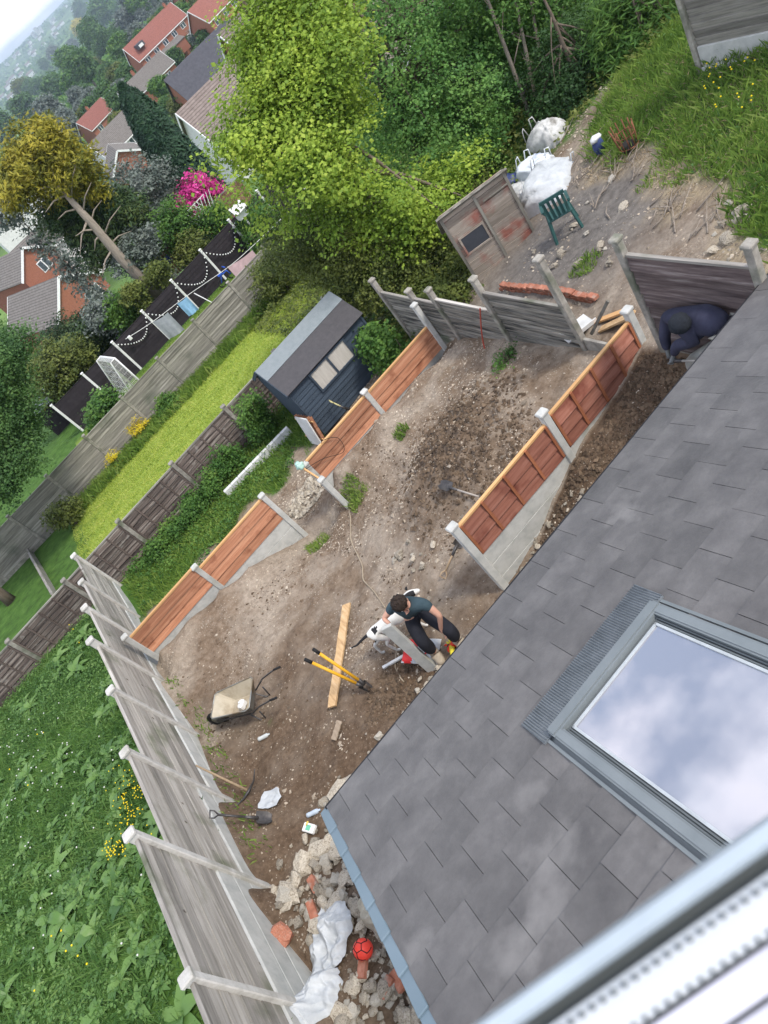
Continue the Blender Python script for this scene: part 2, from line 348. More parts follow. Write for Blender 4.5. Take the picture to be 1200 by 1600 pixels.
M['curtain'] = pmat('cream_curtain', [(.42, .39, .34), (.56, .53, .47)], 3, .9, .3, stretch=(5, 1, .6), rnd=0)
M['stone'] = pmat('broken_stone', [(.24, .205, .16), (.38, .335, .265), (.5, .455, .375)], 7, .9, .5, rnd=.28, dirt=((.12, .095, .07), 6, .55))
M['cblock'] = pmat('broken_concrete', [(.25, .23, .19), (.37, .34, .285), (.46, .43, .37)], 9, .9, .5, rnd=.2)
M['brick'] = pmat('clay_brick', [(.2, .075, .045), (.33, .13, .08), (.42, .2, .14)], 8, .85, .4, rnd=.22, dirt=((.28, .22, .18), 9, .55))
M['pebble'] = pmat('pebbles', [(.17, .135, .10), (.33, .275, .21), (.5, .45, .37)], 2, .9, .2, rnd=.45)
M['clod'] = pmat('soil_clods', [(.085, .058, .038), (.15, .108, .072)], 6, .95, .5, rnd=.4)
M['plastic_white'] = pmat('white_woven_plastic', [(.4, .42, .43), (.54, .56, .57)], 5, .5, .8, rnd=.03, bscale=13)
M['dustybag'] = pmat('dusty_woven_plastic', [(.26, .26, .25), (.46, .46, .44), (.6, .6, .58)], 4, .6, .35, rnd=.05, dirt=((.2, .19, .17), 4, .55))
M['galv'] = pmat('galvanised_steel', [(.22, .23, .22), (.34, .35, .33)], 8, .45, .1, metal=.6, rnd=.1, dirt=((.22, .17, .11), 3, .5))
M['steel'] = pmat('dark_steel', [(.05, .05, .052), (.13, .12, .115)], 8, .45, .2, metal=.5, rnd=.1)
M['barrowin'] = pmat('mud_dried_pan', [(.27, .22, .15), (.42, .37, .28), (.47, .42, .33)], 4, .8, .25, rnd=0, dirt=((.3, .29, .26), 3, .6))
M['handle'] = wood('tool_handle', [(.3, .21, .13), (.42, .32, .21)], 'x', rnd=.1)
M['yellow'] = pmat('yellow_fibreglass', [(.66, .33, .02), (.74, .4, .03)], 4, .45, .05, rnd=0, dirt=((.36, .23, .08), 8, .62))
M['rubber'] = pmat('black_rubber', [(.012, .012, .013), (.022, .022, .022)], 5, .8, .1, rnd=0)
M['plank'] = wood('rough_plank', [(.33, .2, .10), (.5, .33, .17), (.58, .42, .25)], 'y', rnd=.1, dirt=((.24, .16, .1), 3, .6))
M['hose'] = pmat('pale_hose', [(.26, .21, .15), (.36, .30, .22)], 3, .6, 0, rnd=0)
M['bark'] = pmat('bark', [(.1, .075, .055), (.2, .16, .125)], 5, .95, .8, stretch=(3, 3, .6), rnd=0)
M['barkpale'] = pmat('pale_bark', [(.2, .165, .13), (.34, .29, .24)], 5, .95, .8, stretch=(3, 3, .6), rnd=.1)
M['skin'] = pmat('skin', [(.5, .27, .19), (.58, .34, .25)], 5, .55, .05, rnd=0)
M['glassdark'] = pmat('window_glass', [(.03, .04, .05), (.09, .11, .13)], 3, .08, 0, spec=.8, rnd=0)
M['upvc'] = pmat('white_upvc', [(.47, .5, .52), (.53, .555, .57)], 2, .3, 0, spec=.5, rnd=0)
M['gasket'] = pmat('grey_gasket', [(.10, .115, .12), (.14, .155, .16)], 4, .5, 0, rnd=0)
def flat(name, c, rough=.6, **k): return pmat(name, [tuple(q*.85 for q in c), tuple(min(1, q*1.12) for q in c)], 6, rough, .08, rnd=0, **k)

# ------------------------------------------------------------------ ground: one sheet to the horizon
def ground_material():
    mt = bpy.data.materials.new('ground'); mt.use_nodes = True; n = mt.node_tree.nodes; l = mt.node_tree.links; b = n['Principled BSDF']
    b.inputs['Roughness'].default_value = .95; b.inputs['Specular IOR Level'].default_value = .15
    t = n.new('ShaderNodeTexCoord')
    def noise(sc, det=8, rough=.6, st=(1, 1, 1)):
        q = n.new('ShaderNodeTexNoise'); q.inputs['Scale'].default_value = sc; q.inputs['Detail'].default_value = det; q.inputs['Roughness'].default_value = rough
        mq = n.new('ShaderNodeMapping'); mq.inputs['Scale'].default_value = st; l.new(t.outputs['Object'], mq.inputs[0]); l.new(mq.outputs[0], q.inputs['Vector']); return q.outputs['Fac']
    def ramp(fac, cols, a=.3, z=.7):
        r = n.new('ShaderNodeValToRGB'); e = r.color_ramp.elements
        while len(e) < len(cols): e.new(.5)
        for i, c in enumerate(cols): e[i].position = a+(z-a)*i/(len(cols)-1); e[i].color = (*c, 1)
        l.new(fac, r.inputs[0]); return r.outputs[0]
    def mix(f, a, c):
        q = n.new('ShaderNodeMix'); q.data_type = 'RGBA'; l.new(f, q.inputs['Factor']); l.new(a, q.inputs['A']); l.new(c, q.inputs['B']); return q.outputs['Result']
    def attr(nm):
        a = n.new('ShaderNodeAttribute'); a.attribute_name = nm; return a.outputs['Fac']
    def speck(sc, size, fac):
        v = n.new('ShaderNodeTexVoronoi'); v.inputs['Scale'].default_value = sc; l.new(t.outputs['Object'], v.inputs['Vector'])
        vr = n.new('ShaderNodeMapRange'); vr.inputs[1].default_value = size+.05; vr.inputs[2].default_value = size; l.new(v.outputs['Distance'], vr.inputs[0])
        nn = n.new('ShaderNodeMapRange'); nn.inputs[1].default_value = .45; nn.inputs[2].default_value = .62; l.new(noise(1.7, 4), nn.inputs[0])
        m_ = n.new('ShaderNodeMath'); m_.operation = 'MULTIPLY'; l.new(vr.outputs[0], m_.inputs[0]); l.new(nn.outputs[0], m_.inputs[1]); return m_.outputs[0]
    soil = mix(ramp(noise(1.1, 6), [(0, 0, 0), (1, 1, 1)], .42, .6), ramp(noise(9, 10, .7), [(.10, .068, .045), (.19, .14, .098), (.27, .21, .155)]), ramp(noise(12, 10, .7), [(.2, .16, .122), (.3, .25, .195), (.39, .33, .265)]))
    soil = mix(speck(17, .16, 1), soil, ramp(noise(60, 2), [(.30, .25, .2), (.5, .45, .38)]))
    soil = mix(speck(43, .2, 1), soil, ramp(noise(60, 2), [(.28, .23, .18), (.45, .4, .33)]))
    wet = ramp(noise(14, 10, .7), [(.06, .038, .023), (.115, .077, .05), (.17, .12, .08)]); wet = mix(speck(19, .12, 1), wet, ramp(noise(60, 2), [(.28, .23, .17), (.42, .36, .29)]))
    grass = ramp(noise(3, 9, .7), [(.03, .06, .012), (.055, .12, .02), (.09, .17, .035)])
    lawn = ramp(noise(2.2, 9, .72, (1, 2.4, 1)), [(.13, .22, .03), (.26, .34, .055), (.38, .43, .11)])
    straw = ramp(noise(6, 9, .7, (1, 3, 1)), [(.16, .125, .085), (.30, .24, .16), (.42, .35, .23)])
    farg = mix(ramp(noise(.012, 5), [(0, 0, 0), (1, 1, 1)], .45, .58), ramp(noise(.05, 7, .7), [(.035, .075, .02), (.07, .13, .03)]), ramp(noise(.03, 6), [(.11, .21, .045), (.2, .28, .08)]))
    ash = ramp(noise(8, 9, .7), [(.075, .07, .065), (.14, .13, .12), (.2, .185, .165)]); ash = mix(speck(13, .1, 1), ash, ramp(noise(60, 2), [(.3, .28, .25), (.48, .45, .4)]))
    col = soil
    for nm, c in (('wet', wet), ('ash', ash), ('straw', straw), ('grass', grass), ('lawn', lawn), ('far', farg)): col = mix(attr(nm), col, c)
    l.new(col, b.inputs['Base Color'])
    bu = n.new('ShaderNodeBump'); bu.inputs['Strength'].default_value = .75; bu.inputs['Distance'].default_value = .035; l.new(noise(22, 9, .7), bu.inputs['Height'])
    l.new(bu.outputs[0], b.inputs['Normal']); return mt
def lines(a, fine0, fine1, b, st, g=1.17):
    c = list(np.arange(fine0, fine1+1e-6, st)); s = st; x = fine0; lo = []
    while x > a: s *= g; x -= s; lo.append(x)
    s = st; x = fine1; hi = []
    while x < b: s *= g; x += s; hi.append(x)
    return np.array(lo[::-1]+c+hi)
gx = lines(-3500, -4.2, 6.0, 7000, .05, 1.07); gy = lines(-200, 4.2, 14.2, 9000, .05, 1.035)
# keep the sharp steps under the boundary fences
gx = np.sort(np.concatenate([gx, [-3.53, -3.57]]))
GX, GY = np.meshgrid(gx, gy, indexing='ij')
GZ = tz(GX.ravel(), GY.ravel(), True)
nx, ny = len(gx), len(gy)
gv = np.stack([GX.ravel(), GY.ravel(), GZ], 1)
ii, jj = np.meshgrid(np.arange(nx-1), np.arange(ny-1), indexing='ij'); q = (ii*ny+jj).ravel()
gf = np.stack([q, q+ny, q+ny+1, q+1], 1)
gme = npmesh('ground', gv, gf, ground_material(), smooth_=True)
_gp = [atz(px, py, 1.1) for px, py in ((960, 60), (900, 185), (940, 215), (1000, 212), (1050, 245), (1120, 268), (1165, 312), (1150, 380), (1300, 450), (1500, 100), (1200, -60))]
def inpoly(x, y, P):
    c = np.zeros(np.shape(x), bool); n = len(P)
    for i in range(n):
        x1, y1 = P[i][:2]; x2, y2 = P[(i+1) % n][:2]
        c ^= ((y1 > y) != (y2 > y)) & (x < (x2-x1)*(y-y1)/(y2-y1+1e-12)+x1)
    return c
def grassy(x, y, n1): return sum(inpoly(x+n1*1.2+a, y+n1*1.2+b, _gp)*.25 for a, b in ((.12, 0), (-.12, 0), (0, .12), (0, -.12)))
def zone_masks(x, y):
    n1 = fbm(x*1.3, y*1.3, 4); n2 = fbm(x*3+9, y*3, 3)
    z = {}
    gard = smooth(-3.6, -3.5, x)*smooth(5.15, 5.05, x)*(y < 12.75)
    heap = np.exp(-(((x-3.0)/1.4)**2+((y-9.3)/1.1)**2)**2)
    trench = smooth(1.8, 2.2, x)*(y < 6.85)
    low = np.exp(-(((x+.3)/1.2)**2+((y-7.3)/.8)**2))
    left = smooth(.2, -2.2, x+n1)*smooth(11.5, 9.0, y+n1)
    z['wet'] = np.clip(gard*(heap*.6+trench+low+left*.85)+n2*.35*gard, 0, 1)*smooth(-.5, .3, gard*1.+n2)
    terr = smooth(5.1, 5.2, x)
    z['ash'] = np.clip(terr*smooth(9.2, 8.2, y-.55*(x-9)*(x > 9)+n1*2-2.2)*0+terr*np.exp(-(((x-7.6)/2.3)**2+((y-10.6)/2.3)**2)**2)*.9, 0, 1)
    gr = terr*grassy(x, y, n1)
    bushland = (x > 4.9)*smooth(12.2, 14, y)*(1-0*x)
    z['straw'] = np.clip(terr*grassy(x+1.0, y+.5, n1*1.5)*(.75+n2), 0, 1)
    strip = (y > 12.9)*(y < 18)*(x > -3.6)*(x < 5.1)*smooth(-.35, .25, (y-15.4)-.1*(x-1)+n1*1.5)
    meadow = (x <= -3.55)*1.
    seed = gard*smooth(.3, .4, n1*.3+n2*.3+.5*np.exp(-(((x-1.45)/.28)**2+((y-11.5)/.25)**2))+.45*np.exp(-(((x-.35)/.3)**2+((y-12)/.3)**2)))
    side = (x > 5.1)*smooth(13, 14.2, y+n1*1.4)
    z['grass'] = np.clip(gr+strip+meadow+(y > 27.7)+seed*.8+side+(x > 5)*(y > 17.8), 0, 1)
    z['lawn'] = (y > 18.1+n2*.5)*(y < 27.3-n1*1.1)*smooth(-4.6, -3.8, x+n2)*smooth(9.5, 8.5, x)*1.
    z['lawn'] = np.clip(z['lawn']+(y > 28)*(y < 34.9+n2*.4)*(x > -3)*(x < 14)*.55, 0, 1)
    z['far'] = smooth(40, 60, np.hypot(x*.75, y))
    return z
for k, a in zone_masks(GX.ravel(), GY.ravel()).items():
    at = gme.attributes.new(k, 'FLOAT', 'POINT'); at.data.foreach_set('value', np.broadcast_to(a, GX.ravel().shape).astype(np.float32))
g = link('ground', gme); tag(g, None, None, kind='structure')

# ------------------------------------------------------------------ fences
def boards(mb, a, b, z0, z1, n, th=.016, mi=0, lap=.03, sag=0., rag=0., gap=0.):
    """overlapping horizontal boards between plan points a and b"""
    ax = np.array(a, float); bx = np.array(b, float); h = (z1-z0)/n
    d = (bx-ax)/np.linalg.norm(bx-ax); nm = np.array([d[1], -d[0]])
    for i in range(n):
        zc = z0+h*(i+.5); K = 7; vs = []
        ph = random.random()*6; am = rag*h*.5
        for k in range(K+1):
            p = ax+(bx-ax)*k/K; sg = -sag*math.sin(math.pi*k/K)
            lo = zc-h/2-lap+am*math.sin(ph+k*1.3); hi = zc+h/2
            if gap: lo = zc-h/2+gap; lap_ = 0.; hi = zc+h/2
            lp = .004*(i % 2) if gap else lap
            for off, zz in ((lp, lo), (lp+th, lo), (lp*(1 if gap else 0)+th, hi), (lp if gap else 0, hi)):
                q = p+nm*(off-th/2); vs.append((q[0], q[1], zz+sg))
        fs = []
        for k in range(K):
            for e in range(4): fs.append((k*4+e, k*4+(e+1) % 4, k*4+4+(e+1) % 4, k*4+4+e))
        fs += [(0, 3, 2, 1), (K*4, K*4+1, K*4+2, K*4+3)]
        mb.add(vs, fs, mi)
def cpost(t, p, z0, z1, w=.11, d=.1, mat='conc', cap=True, label=None, lean=(0, 0)):
    mb = MB(t.location); x, y = p
    mb.beam((x, y, z0), (x+lean[0], y+lean[1], z1), w, d, ch=.012, upv=(0, 1, 0))
    if cap:
        mb.box((x+lean[0], y+lean[1], z1+.012), (w+.035, d+.035, .055), ch=.014); 
    for sgn in (-1, 1):   # the slots' lips
        pass
    o = mb.build('post', M[mat], t)
    if label: o['label'] = label
    return o
def line_fence(name, label, cat, a0, posts, tops, hts, mats, axis, c, nb=6, group=None, battens=0, bmat=None, gravel=0, gmat='conc', ptops=None, pbase=None, pmat_='conc', side=-1, rag=0., sag=0., rail=None, postw=.11, skip=(), gap=0.):
    """posts: coordinates along axis; panel i between post i and i+1 with top tops[i], height hts[i]"""
    P = (lambda s_: (s_, c)) if axis == 'x' else (lambda s_: (c, s_))
    t = thing(name, label, cat, (*P(posts[0]), pbase[0]), group=group)
    for i, s_ in enumerate(posts):
        cpost(t, P(s_), pbase[i]-.25, ptops[i], mat=pmat_, w=postw)
    for i in range(len(posts)-1):
        if i in skip: continue
        s0, s1 = posts[i]+.055, posts[i+1]-.055
        if posts[i+1] < posts[i]: s0, s1 = posts[i]-.055, posts[i+1]+.055
        z1 = tops[i]; z0 = z1-hts[i]
        a, b = P(s0), P(s1)
        if (side < 0) == (axis == 'x'): pass
        mb = MB(t.location)
        if (axis == 'x' and side < 0) or (axis == 'y' and side > 0): boards(mb, a, b, z0+.02, z1-.03, nb, sag=sag, rag=rag, gap=gap)
        else: boards(mb, b, a, z0+.02, z1-.03, nb, sag=sag, rag=rag, gap=gap)
        if gap: mb.box(((c if axis == 'y' else (s0+s1)/2)-(.016 if axis == 'y' else 0), (s0+s1)/2 if axis == 'y' else c, (z0+z1)/2), (.008, abs(s1-s0), z1-z0-.06), rnd=.0)
        o = mb.build('panel', M[mats], t)
        fr = MB(o_loc := t.location)
        cx, cy = (s0+s1)/2, c
        if axis == 'x': fr.box((cx, c, z1-.012), (abs(s1-s0), .05, .035))
        else: fr.box((c, cx, z1-.012), (.05, abs(s1-s0), .035))
        rr = fr.build('top_rail', M[rail or mats], t)
        if battens:
            for k in range(battens+2):
                u = s0+(s1-s0)*(k+.0)/(battens+1); u = min(max(u, min(s0, s1)+.03), max(s0, s1)-.03); off = side*.038; bt = MB(t.location)
                if axis == 'x': bt.box((u, c+off, (z0+z1)/2), (.04, .02, z1-z0-.02))
                else: bt.box((c+off, u, (z0+z1)/2), (.02, .04, z1-z0-.02))
                bt.build('batten', M[bmat], t)
        if gravel:
            gz1 = z0; k = 0
            lo = min(pbase[i], pbase[i+1])-.15
            while gz1 > lo and k < gravel:
                gb = MB(t.location)
                if axis == 'x': gb.box((cx, c, gz1-.15), (abs(s1-s0)+.02, .045, .296), ch=.006)
                else: gb.box((c, cx, gz1-.15), (.045, abs(s1-s0)+.02, .296), ch=.006)
                gb.build('gravel_board', M[gmat], t); gz1 -= .3; k += 1
    return t
# left boundary
LY = [2.85, 4.75, 6.65, 8.54, 10.38, 12.07, 13.75, 15.42, 17.2]
line_fence('boundary_fence', 'long weathered grey fence stepping down between the dug garden and the weedy plot', 'fence', None, LY,
    [2.38, 2.36, 1.81, 1.47, 1.30, 1.0, .69, .44], [1.28, 1.27, 1.29, 1.3, 1.28, 1.2, 1.15, 1.1], 'greyy', 'y', -3.55, nb=8, gravel=4, gmat='concnew', pmat_='concpale', gap=.013, postw=.125,
    ptops=[2.42, 2.42, 2.44, 1.86, 1.53, 1.46, 1.12, .75, .5], pbase=[1., .6, -.0, -.4, -.45, -.5, -.9, -1.1, -1.15], side=1, rail='greyy')
# front fences of orange wood
tA = line_fence('orange_fence', 'low fence of two orange panels left of the gap, meeting the grey boundary fence', 'fence', None, [-3.36, -1.55, .32],
    [.54, .42], [.58, .66], 'orgx', 'x', 12.72, nb=3, gravel=3, gmat='concnew', ptops=[.62, .5, .45], pbase=[-.45, -.5, -1.3], rail='railx', pmat_='concnew')
tB = line_fence('orange_fence', 'low fence of two orange panels between concrete posts beside the blue shed', 'fence', None, [1.3, 3.1, 4.95],
    [.55, .54], [.56, .58], 'orgx', 'x', 12.2, nb=3, gravel=1, gmat='concnew', ptops=[.5, .6, 1.05], pbase=[-.2, -.2, -.2], rail='railx', pmat_='concnew')
cpost(tB, (1.25, 11.62), -.75, .38, mat='concnew')
mb = MB(tB.location); mb.beam((1.22, 12.15, .5), (1.25, 11.68, .36), .03, .07); mb.build('short_rail', M['railx'], tB)
tC = line_fence('new_fence', 'tall reddish orange fence with battens on concrete boards, nearest the slate roof', 'fence', None, [1.5, 3.4, 5.22],
    [1.40, 1.46], [.64, .66], 'redx', 'x', 6.95, nb=3, gravel=3, gmat='concnew', battens=3, bmat='orgz', ptops=[1.46, 1.56, 1.6], pbase=[-.2, .3, .6], rail='railx', pmat_='concnew', postw=.12)
# right boundary, old
EY = [13.7, 12.45, 11.65, 9.95, 8.04, 6.45, 4.72]
line_fence('old_fence', 'old grey and dark brown panel fence with concrete posts behind the bending man', 'fence', None, EY,
    [1.02, 1.04, 1.16, 1.58, .95, 2.72], [1.0, 1.0, 1.05, 1.15, .3, 1.5], 'oldy', 'y', 5.12, nb=7, gravel=2, gmat='concold',
    ptops=[1.32, 1.22, 1.36, 1.85, 2.46, 2.92, 2.98], pbase=[-.5, -.2, 0, .35, .6, .9, 1.1], side=-1, rail='greyy', pmat_='concold', rag=.25, skip=(4, 5))
eo = [o for o in C.objects if o.name.startswith('old_fence')][0]
mb = MB(eo.location); boards(mb, (5.12, 6.39), (5.12, 4.78), 1.22, 2.68, 8, rag=.2); po = mb.build('panel', M['browny'], eo); po['label'] = 'dark brown panel of wavy lapped boards behind the bending man'
mb = MB(eo.location); mb.box((5.12, 5.585, 2.70), (.05, 1.6, .035)); mb.build('top_rail', M['greyy'], eo)
mb = MB(eo.location); mb.box((5.12, 7.24, .78), (.05, 1.5, .34), ch=.006); mb.box((5.12, 5.585, 1.05), (.05, 1.6, .3), ch=.006); mb.build('gravel_board', M['concold'], eo)
# fences behind
line_fence('lattice_backed_fence', 'dark brown weathered fence with vertical battens between the grass strip and the pale green lawn', 'fence', None, [-14+1.935*i for i in range(11)],
    [-.1]*10, [1.15]*10, 'brownx', 'x', 17.88, nb=9, ptops=[-.03]*11, pbase=[-1.2]*11, battens=3, bmat='brownz', rail='greyx', pmat_='concold', rag=.2, gravel=1, gmat='concold')
line_fence('lapped_fence', 'long pale grey lapped fence beyond the green lawn, with concrete posts', 'fence', None, [-11.62+1.93*i for i in range(11)],
    [-1.33]*10, [1.35]*10, 'greyx', 'x', 27.69, nb=10, ptops=[-1.25]*11, pbase=[-2.85]*11, rail='greyx', pmat_='concold', rag=.15, gravel=1, gmat='concold')
tBF = line_fence('black_fence', 'black stained fence with white posts behind the washing line', 'fence', None, [-2.34+1.945*i for i in range(9)],
    [-1.97]*8, [1.65]*8, 'black', 'x', 35.36, nb=10, ptops=[-1.87]*9, pbase=[-3.6]*9, rail='black', pmat_='white', rag=.1)

# ------------------------------------------------------------------ slate roof of the extension
TH = R(18.1); EZ = 2.5; EC = atz(515, 1265, EZ); EX, EY0 = float(EC[0]), float(EC[1])
def RP(u, v, h=0.):  # u along the eave, v up the slope, h above it
    return Vector((EX+u, EY0-v*math.cos(TH)-h*-math.sin(TH), EZ+v*math.sin(TH)+h*math.cos(TH)))
RL = 6.95; RV = 4.6
troof = thing('slate_roof', 'large dark slate roof of the extension filling the lower right', 'roof', RP(0, 0)-Vector((0, 0, .0)))
mb = MB(troof.location)
SK = (1.74, 3.04, 1.55, 3.65)   # skylight opening with flashing u0,u1,v0,v1
cw, chh = .40, .345
row = 0; v = -.02
def slate(mb, u0, u1, v0, v1, rnd):
    t_ = .008; j = [random.uniform(-.003, .003) for _ in range(4)]
    h0 = .034+random.uniform(-.002, .004); h1 = .004
    if u1-u0 < .03: return
    p = [RP(u0, v0+j[0], h0), RP(u1, v0+j[1], h0), RP(u1, v1+.06, h1+.008), RP(u0, v1+.06, h1+.008)]
    q = [RP(u0, v0+j[0], h0-.012), RP(u1, v0+j[1], h0-.012), RP(u1, v1+.06, h1-.01), RP(u0, v1+.06, h1-.01)]
    mb.add([*p, *q], [(0, 1, 2, 3), (7, 6, 5, 4), (0, 4, 5, 1), (1, 5, 6, 2), (2, 6, 7, 3), (3, 7, 4, 0)], 0, rnd)
while v < RV:
    o_ = -cw/2 if row % 2 else 0; o_ += .17 if row % 2 == 0 else .17
    u = o_-cw
    while u < RL:
        a, b_ = max(u+.002, 0), min(u+cw-.002, RL)
        if b_ > a:
            v1 = v+chh; ju = random.uniform(-.004, .004); r_ = random.random()
            segs = [(a, b_)]
            if v1 > SK[2]-.0 and v < SK[3]:
                segs = []
                if a < SK[0]: segs.append((a, min(b_, SK[0])))
                if b_ > SK[1]: segs.append((max(a, SK[1]), b_))
                if v < SK[2]-.02:
                    mid = (max(a, SK[0]), min(b_, SK[1]))
                    if mid[1] > mid[0]: 
                        p = [RP(mid[0], v, .034), RP(mid[1], v, .034), RP(mid[1], SK[2], .012), RP(mid[0], SK[2], .012)]
                        mb.add(p, [(0, 1, 2, 3)], 0, r_)
                    
            for s0, s1 in segs: slate(mb, s0, s1, v, v1, r_)
        u += cw
    v += chh; row += 1
mb.build('slates', M['slate'], troof)
mb = MB(troof.location)
mb.add([RP(0.02, .02, -.03), RP(RL, .02, -.03), RP(RL, RV, -.03), RP(.02, RV, -.03), RP(0.02, .02, -.12), RP(RL, .02, -.12), RP(RL, RV, -.12), RP(.02, RV, -.12)],
       [(0, 1, 2, 3), (7, 6, 5, 4), (0, 4, 5, 1), (1, 5, 6, 2), (2, 6, 7, 3), (3, 7, 4, 0)]); mb.build('roof_deck', M['blackplastic'], troof)
mb = MB(troof.location); mb.beam(RP(-.02, -.035, .005), RP(RL, -.035, .005), .035, .05); mb.tube([RP(0, -.05, -.1), RP(RL, -.05, -.1)], .05, 10); mb.build('eaves_strip', M['blackplastic'], troof)
mb = MB(troof.location)
for k in range(14):      # stepped verge trim pieces
    v0 = -.06+k*.345; mb.beam(RP(-.045, v0, -.0-.0), RP(-.045, v0+.36, .018), .095, .03, ch=.006); mb.beam(RP(-.085, v0, -.06), RP(-.085, v0+.352, -.045), .02, .12, rnd=.4)
mb.build('verge_trim', M['zinc'], troof)
# walls of the extension under the roof
wl_ = MB((EX+.15, EY0-.15, 0)); 
for (a, b_) in (((EX+.15, EY0-.2), (EX+RL, EY0-.2)), ((EX+.15, EY0-.2), (EX+.15, EY0-4.3))):
    a_, b2 = Vector((*a, 0)), Vector((*b_, 0)); mid = (a_+b2)/2; L = (b2-a_).length
    if abs(a[1]-b_[1]) < .01: wl_.box((mid.x, a[1]-.15, 1.1), (L, .3, 2.5))
    else: wl_.prism([(0, 0)], 0, 0) if False else wl_.add([(a[0], a[1]-.31, -.3), (a[0], b_[1], -.3), (a[0], b_[1], 3.7), (a[0], a[1]-.31, 2.36), (a[0]+.28, a[1]-.31, -.3), (a[0]+.28, b_[1], -.3), (a[0]+.28, b_[1], 3.7), (a[0]+.28, a[1]-.31, 2.36)],
        [(0, 1, 2, 3), (7, 6, 5, 4), (0, 4, 5, 1), (1, 5, 6, 2), (2, 6, 7, 3), (3, 7, 4, 0)])
tag(wl_.build('extension_wall', M['white']), 'rendered wall under the slate roof', 'wall')

# roof window
tsk = thing('roof_window', 'roof window with grey metal frame and glass mirroring the clouds', 'window', RP(1.8, 1.7))
def rbox(mb, u0, u1, v0, v1, h0, h1, mi=0, rnd=None):
    mb.add([RP(u0, v0, h0), RP(u1, v0, h0), RP(u1, v1, h0), RP(u0, v1, h0), RP(u0, v0, h1), RP(u1, v0, h1), RP(u1, v1, h1), RP(u0, v1, h1)],
           [(3, 2, 1, 0), (4, 5, 6, 7), (0, 1, 5, 4), (1, 2, 6, 5), (2, 3, 7, 6), (3, 0, 4, 7)], mi, rnd)
u0, u1, v0, v1 = 1.80, 3.00, 1.74, 3.5
mb = MB(tsk.location)
rbox(mb, u0-.02, u1+.02, v0-.0, v0+.09, .0, .09); rbox(mb, u0-.02, u0+.07, v0+.09, v1, .0, .085); rbox(mb, u1-.07, u1+.02, v0+.09, v1, .0, .085); rbox(mb, u0-.02, u1+.02, v1, v1+.1, .0, .10)
rbox(mb, u0-.005, u0+.055, v0+.01, v1, .085, .092, 0, .9); rbox(mb, u1-.055, u1+.005, v0+.01, v1, .085, .092, 0, .9); rbox(mb, u0-.01, u1+.01, v0-.015, v0+.07, .09, .1, 0, .2)
mb.build('outer_frame', M['vframe'], tsk)
mb = MB(tsk.location)
for a in (.075, .095): 
    rbox(mb, u0+a, u0+a+.012, v0+.09, v1-.02, .03, .075-a*.3); rbox(mb, u1-a-.012, u1-a, v0+.09, v1-.02, .03, .075-a*.3)
    rbox(mb, u0+a, u1-a, v0+.02+a, v0+.032+a, .03, .07-a*.3)
mb.build('sash', M['gasket'], tsk)
mb = MB(tsk.location)
for a in (.115,):
    rbox(mb, u0+a, u0+a+.02, v0+.12, v1-.04, .035, .055); rbox(mb, u1-a-.02, u1-a, v0+.12, v1-.04, .035, .055); rbox(mb, u0+a, u1-a, v0+.12, v0+.14, .035, .055)
mb.build('glazing_bead', flat('grey_white_bead', (.42, .45, .46), .4), tsk)
gl = bpy.data.materials.new('sky_reflecting_glass'); gl.use_nodes = True; gb = gl.node_tree.nodes['Principled BSDF']; gb.inputs['Base Color'].default_value = (.10, .13, .15, 1); gb.inputs['Metallic'].default_value = .55
gb.inputs['Roughness'].default_value = .03; gb.inputs['Specular IOR Level'].default_value = 1.; gb.inputs['Base Color'].default_value = (.42, .42, .45, 1)
mb = MB(tsk.location); rbox(mb, u0+.115, u1-.115, v0+.12, v1-.03, .03, .042); mb.build('pane', gl, tsk)
mb = MB(tsk.location); rbox(mb, u0-.06, u1+.06, SK[2], v1+.2, .008, .02)
rbox(mb, u0-.075, u0-.05, v0-.05, v1+.2, .02, .04); rbox(mb, u1+.05, u1+.075, v0-.05, v1+.2, .02, .04); mb.build('side_flashing', M['vframe'], tsk)
mb = MB(tsk.location); k = 0; u = u0-.1
while u < u1+.09:                                            # pleated apron
    mb.add([RP(u, 1.42, .05), RP(u+.010, 1.42, .066), RP(u+.020, 1.42, .05), RP(u, v0-.01, .04), RP(u+.010, v0-.01, .056), RP(u+.020, v0-.01, .04)], [(0, 1, 4, 3), (1, 2, 5, 4)], 0, .5); u += .021
rbox(mb, u0-.1, u1+.1, 1.42, v0, .03, .047, 0, .0); mb.build('pleated_apron', M['lead'], tsk)

# open sash of the window the picture is taken from
tw = thing('window_sash', 'white window sash edge with grey gasket close to the viewer at the lower right', 'window', (0, 0, 0))
Dv = np.array([-.962, .273, 0]); Dv /= np.linalg.norm(Dv)
def crossang(p):
    r = ray(*p); r = r-Dv*(r@Dv); r /= np.linalg.norm(r); return r
def bar(name, mat, prof, parent, close=.06, s0=-.75, s1=.75):
    """prof: list of (pixel y on the right edge x=1200, distance)"""
    pts = [V(O+crossang((1200, yy))*dist) for yy, dist in prof]
    outn = crossang((1200, prof[-1][0]))
    back = [pts[-1]+V(outn)*close, pts[0]+V(crossang((1200, prof[0][0]))*close)]
    ring = pts+back; n_ = len(ring); D3 = V(Dv); mb = MB(parent.location)
    vs = [p+D3*s0 for p in ring]+[p+D3*s1 for p in ring]
    fs = [(i, (i+1) % n_, n_+(i+1) % n_, n_+i) for i in range(n_)]+[tuple(range(n_-1, -1, -1)), tuple(range(n_, 2*n_))]
    mb.add(vs, fs); return mb.build(name, mat, parent)
tw.location = V(O+crossang((1200, 1400))*.45)
bar('outer_bead', flat('blueish_upvc', (.42, .48, .52), .3), [(1274, .47), (1284, .46), (1318, .455), (1330, .462)], tw)
bar('gasket', M['gasket'], [(1330, .475), (1345, .48), (1363, .474)], tw, close=.03)
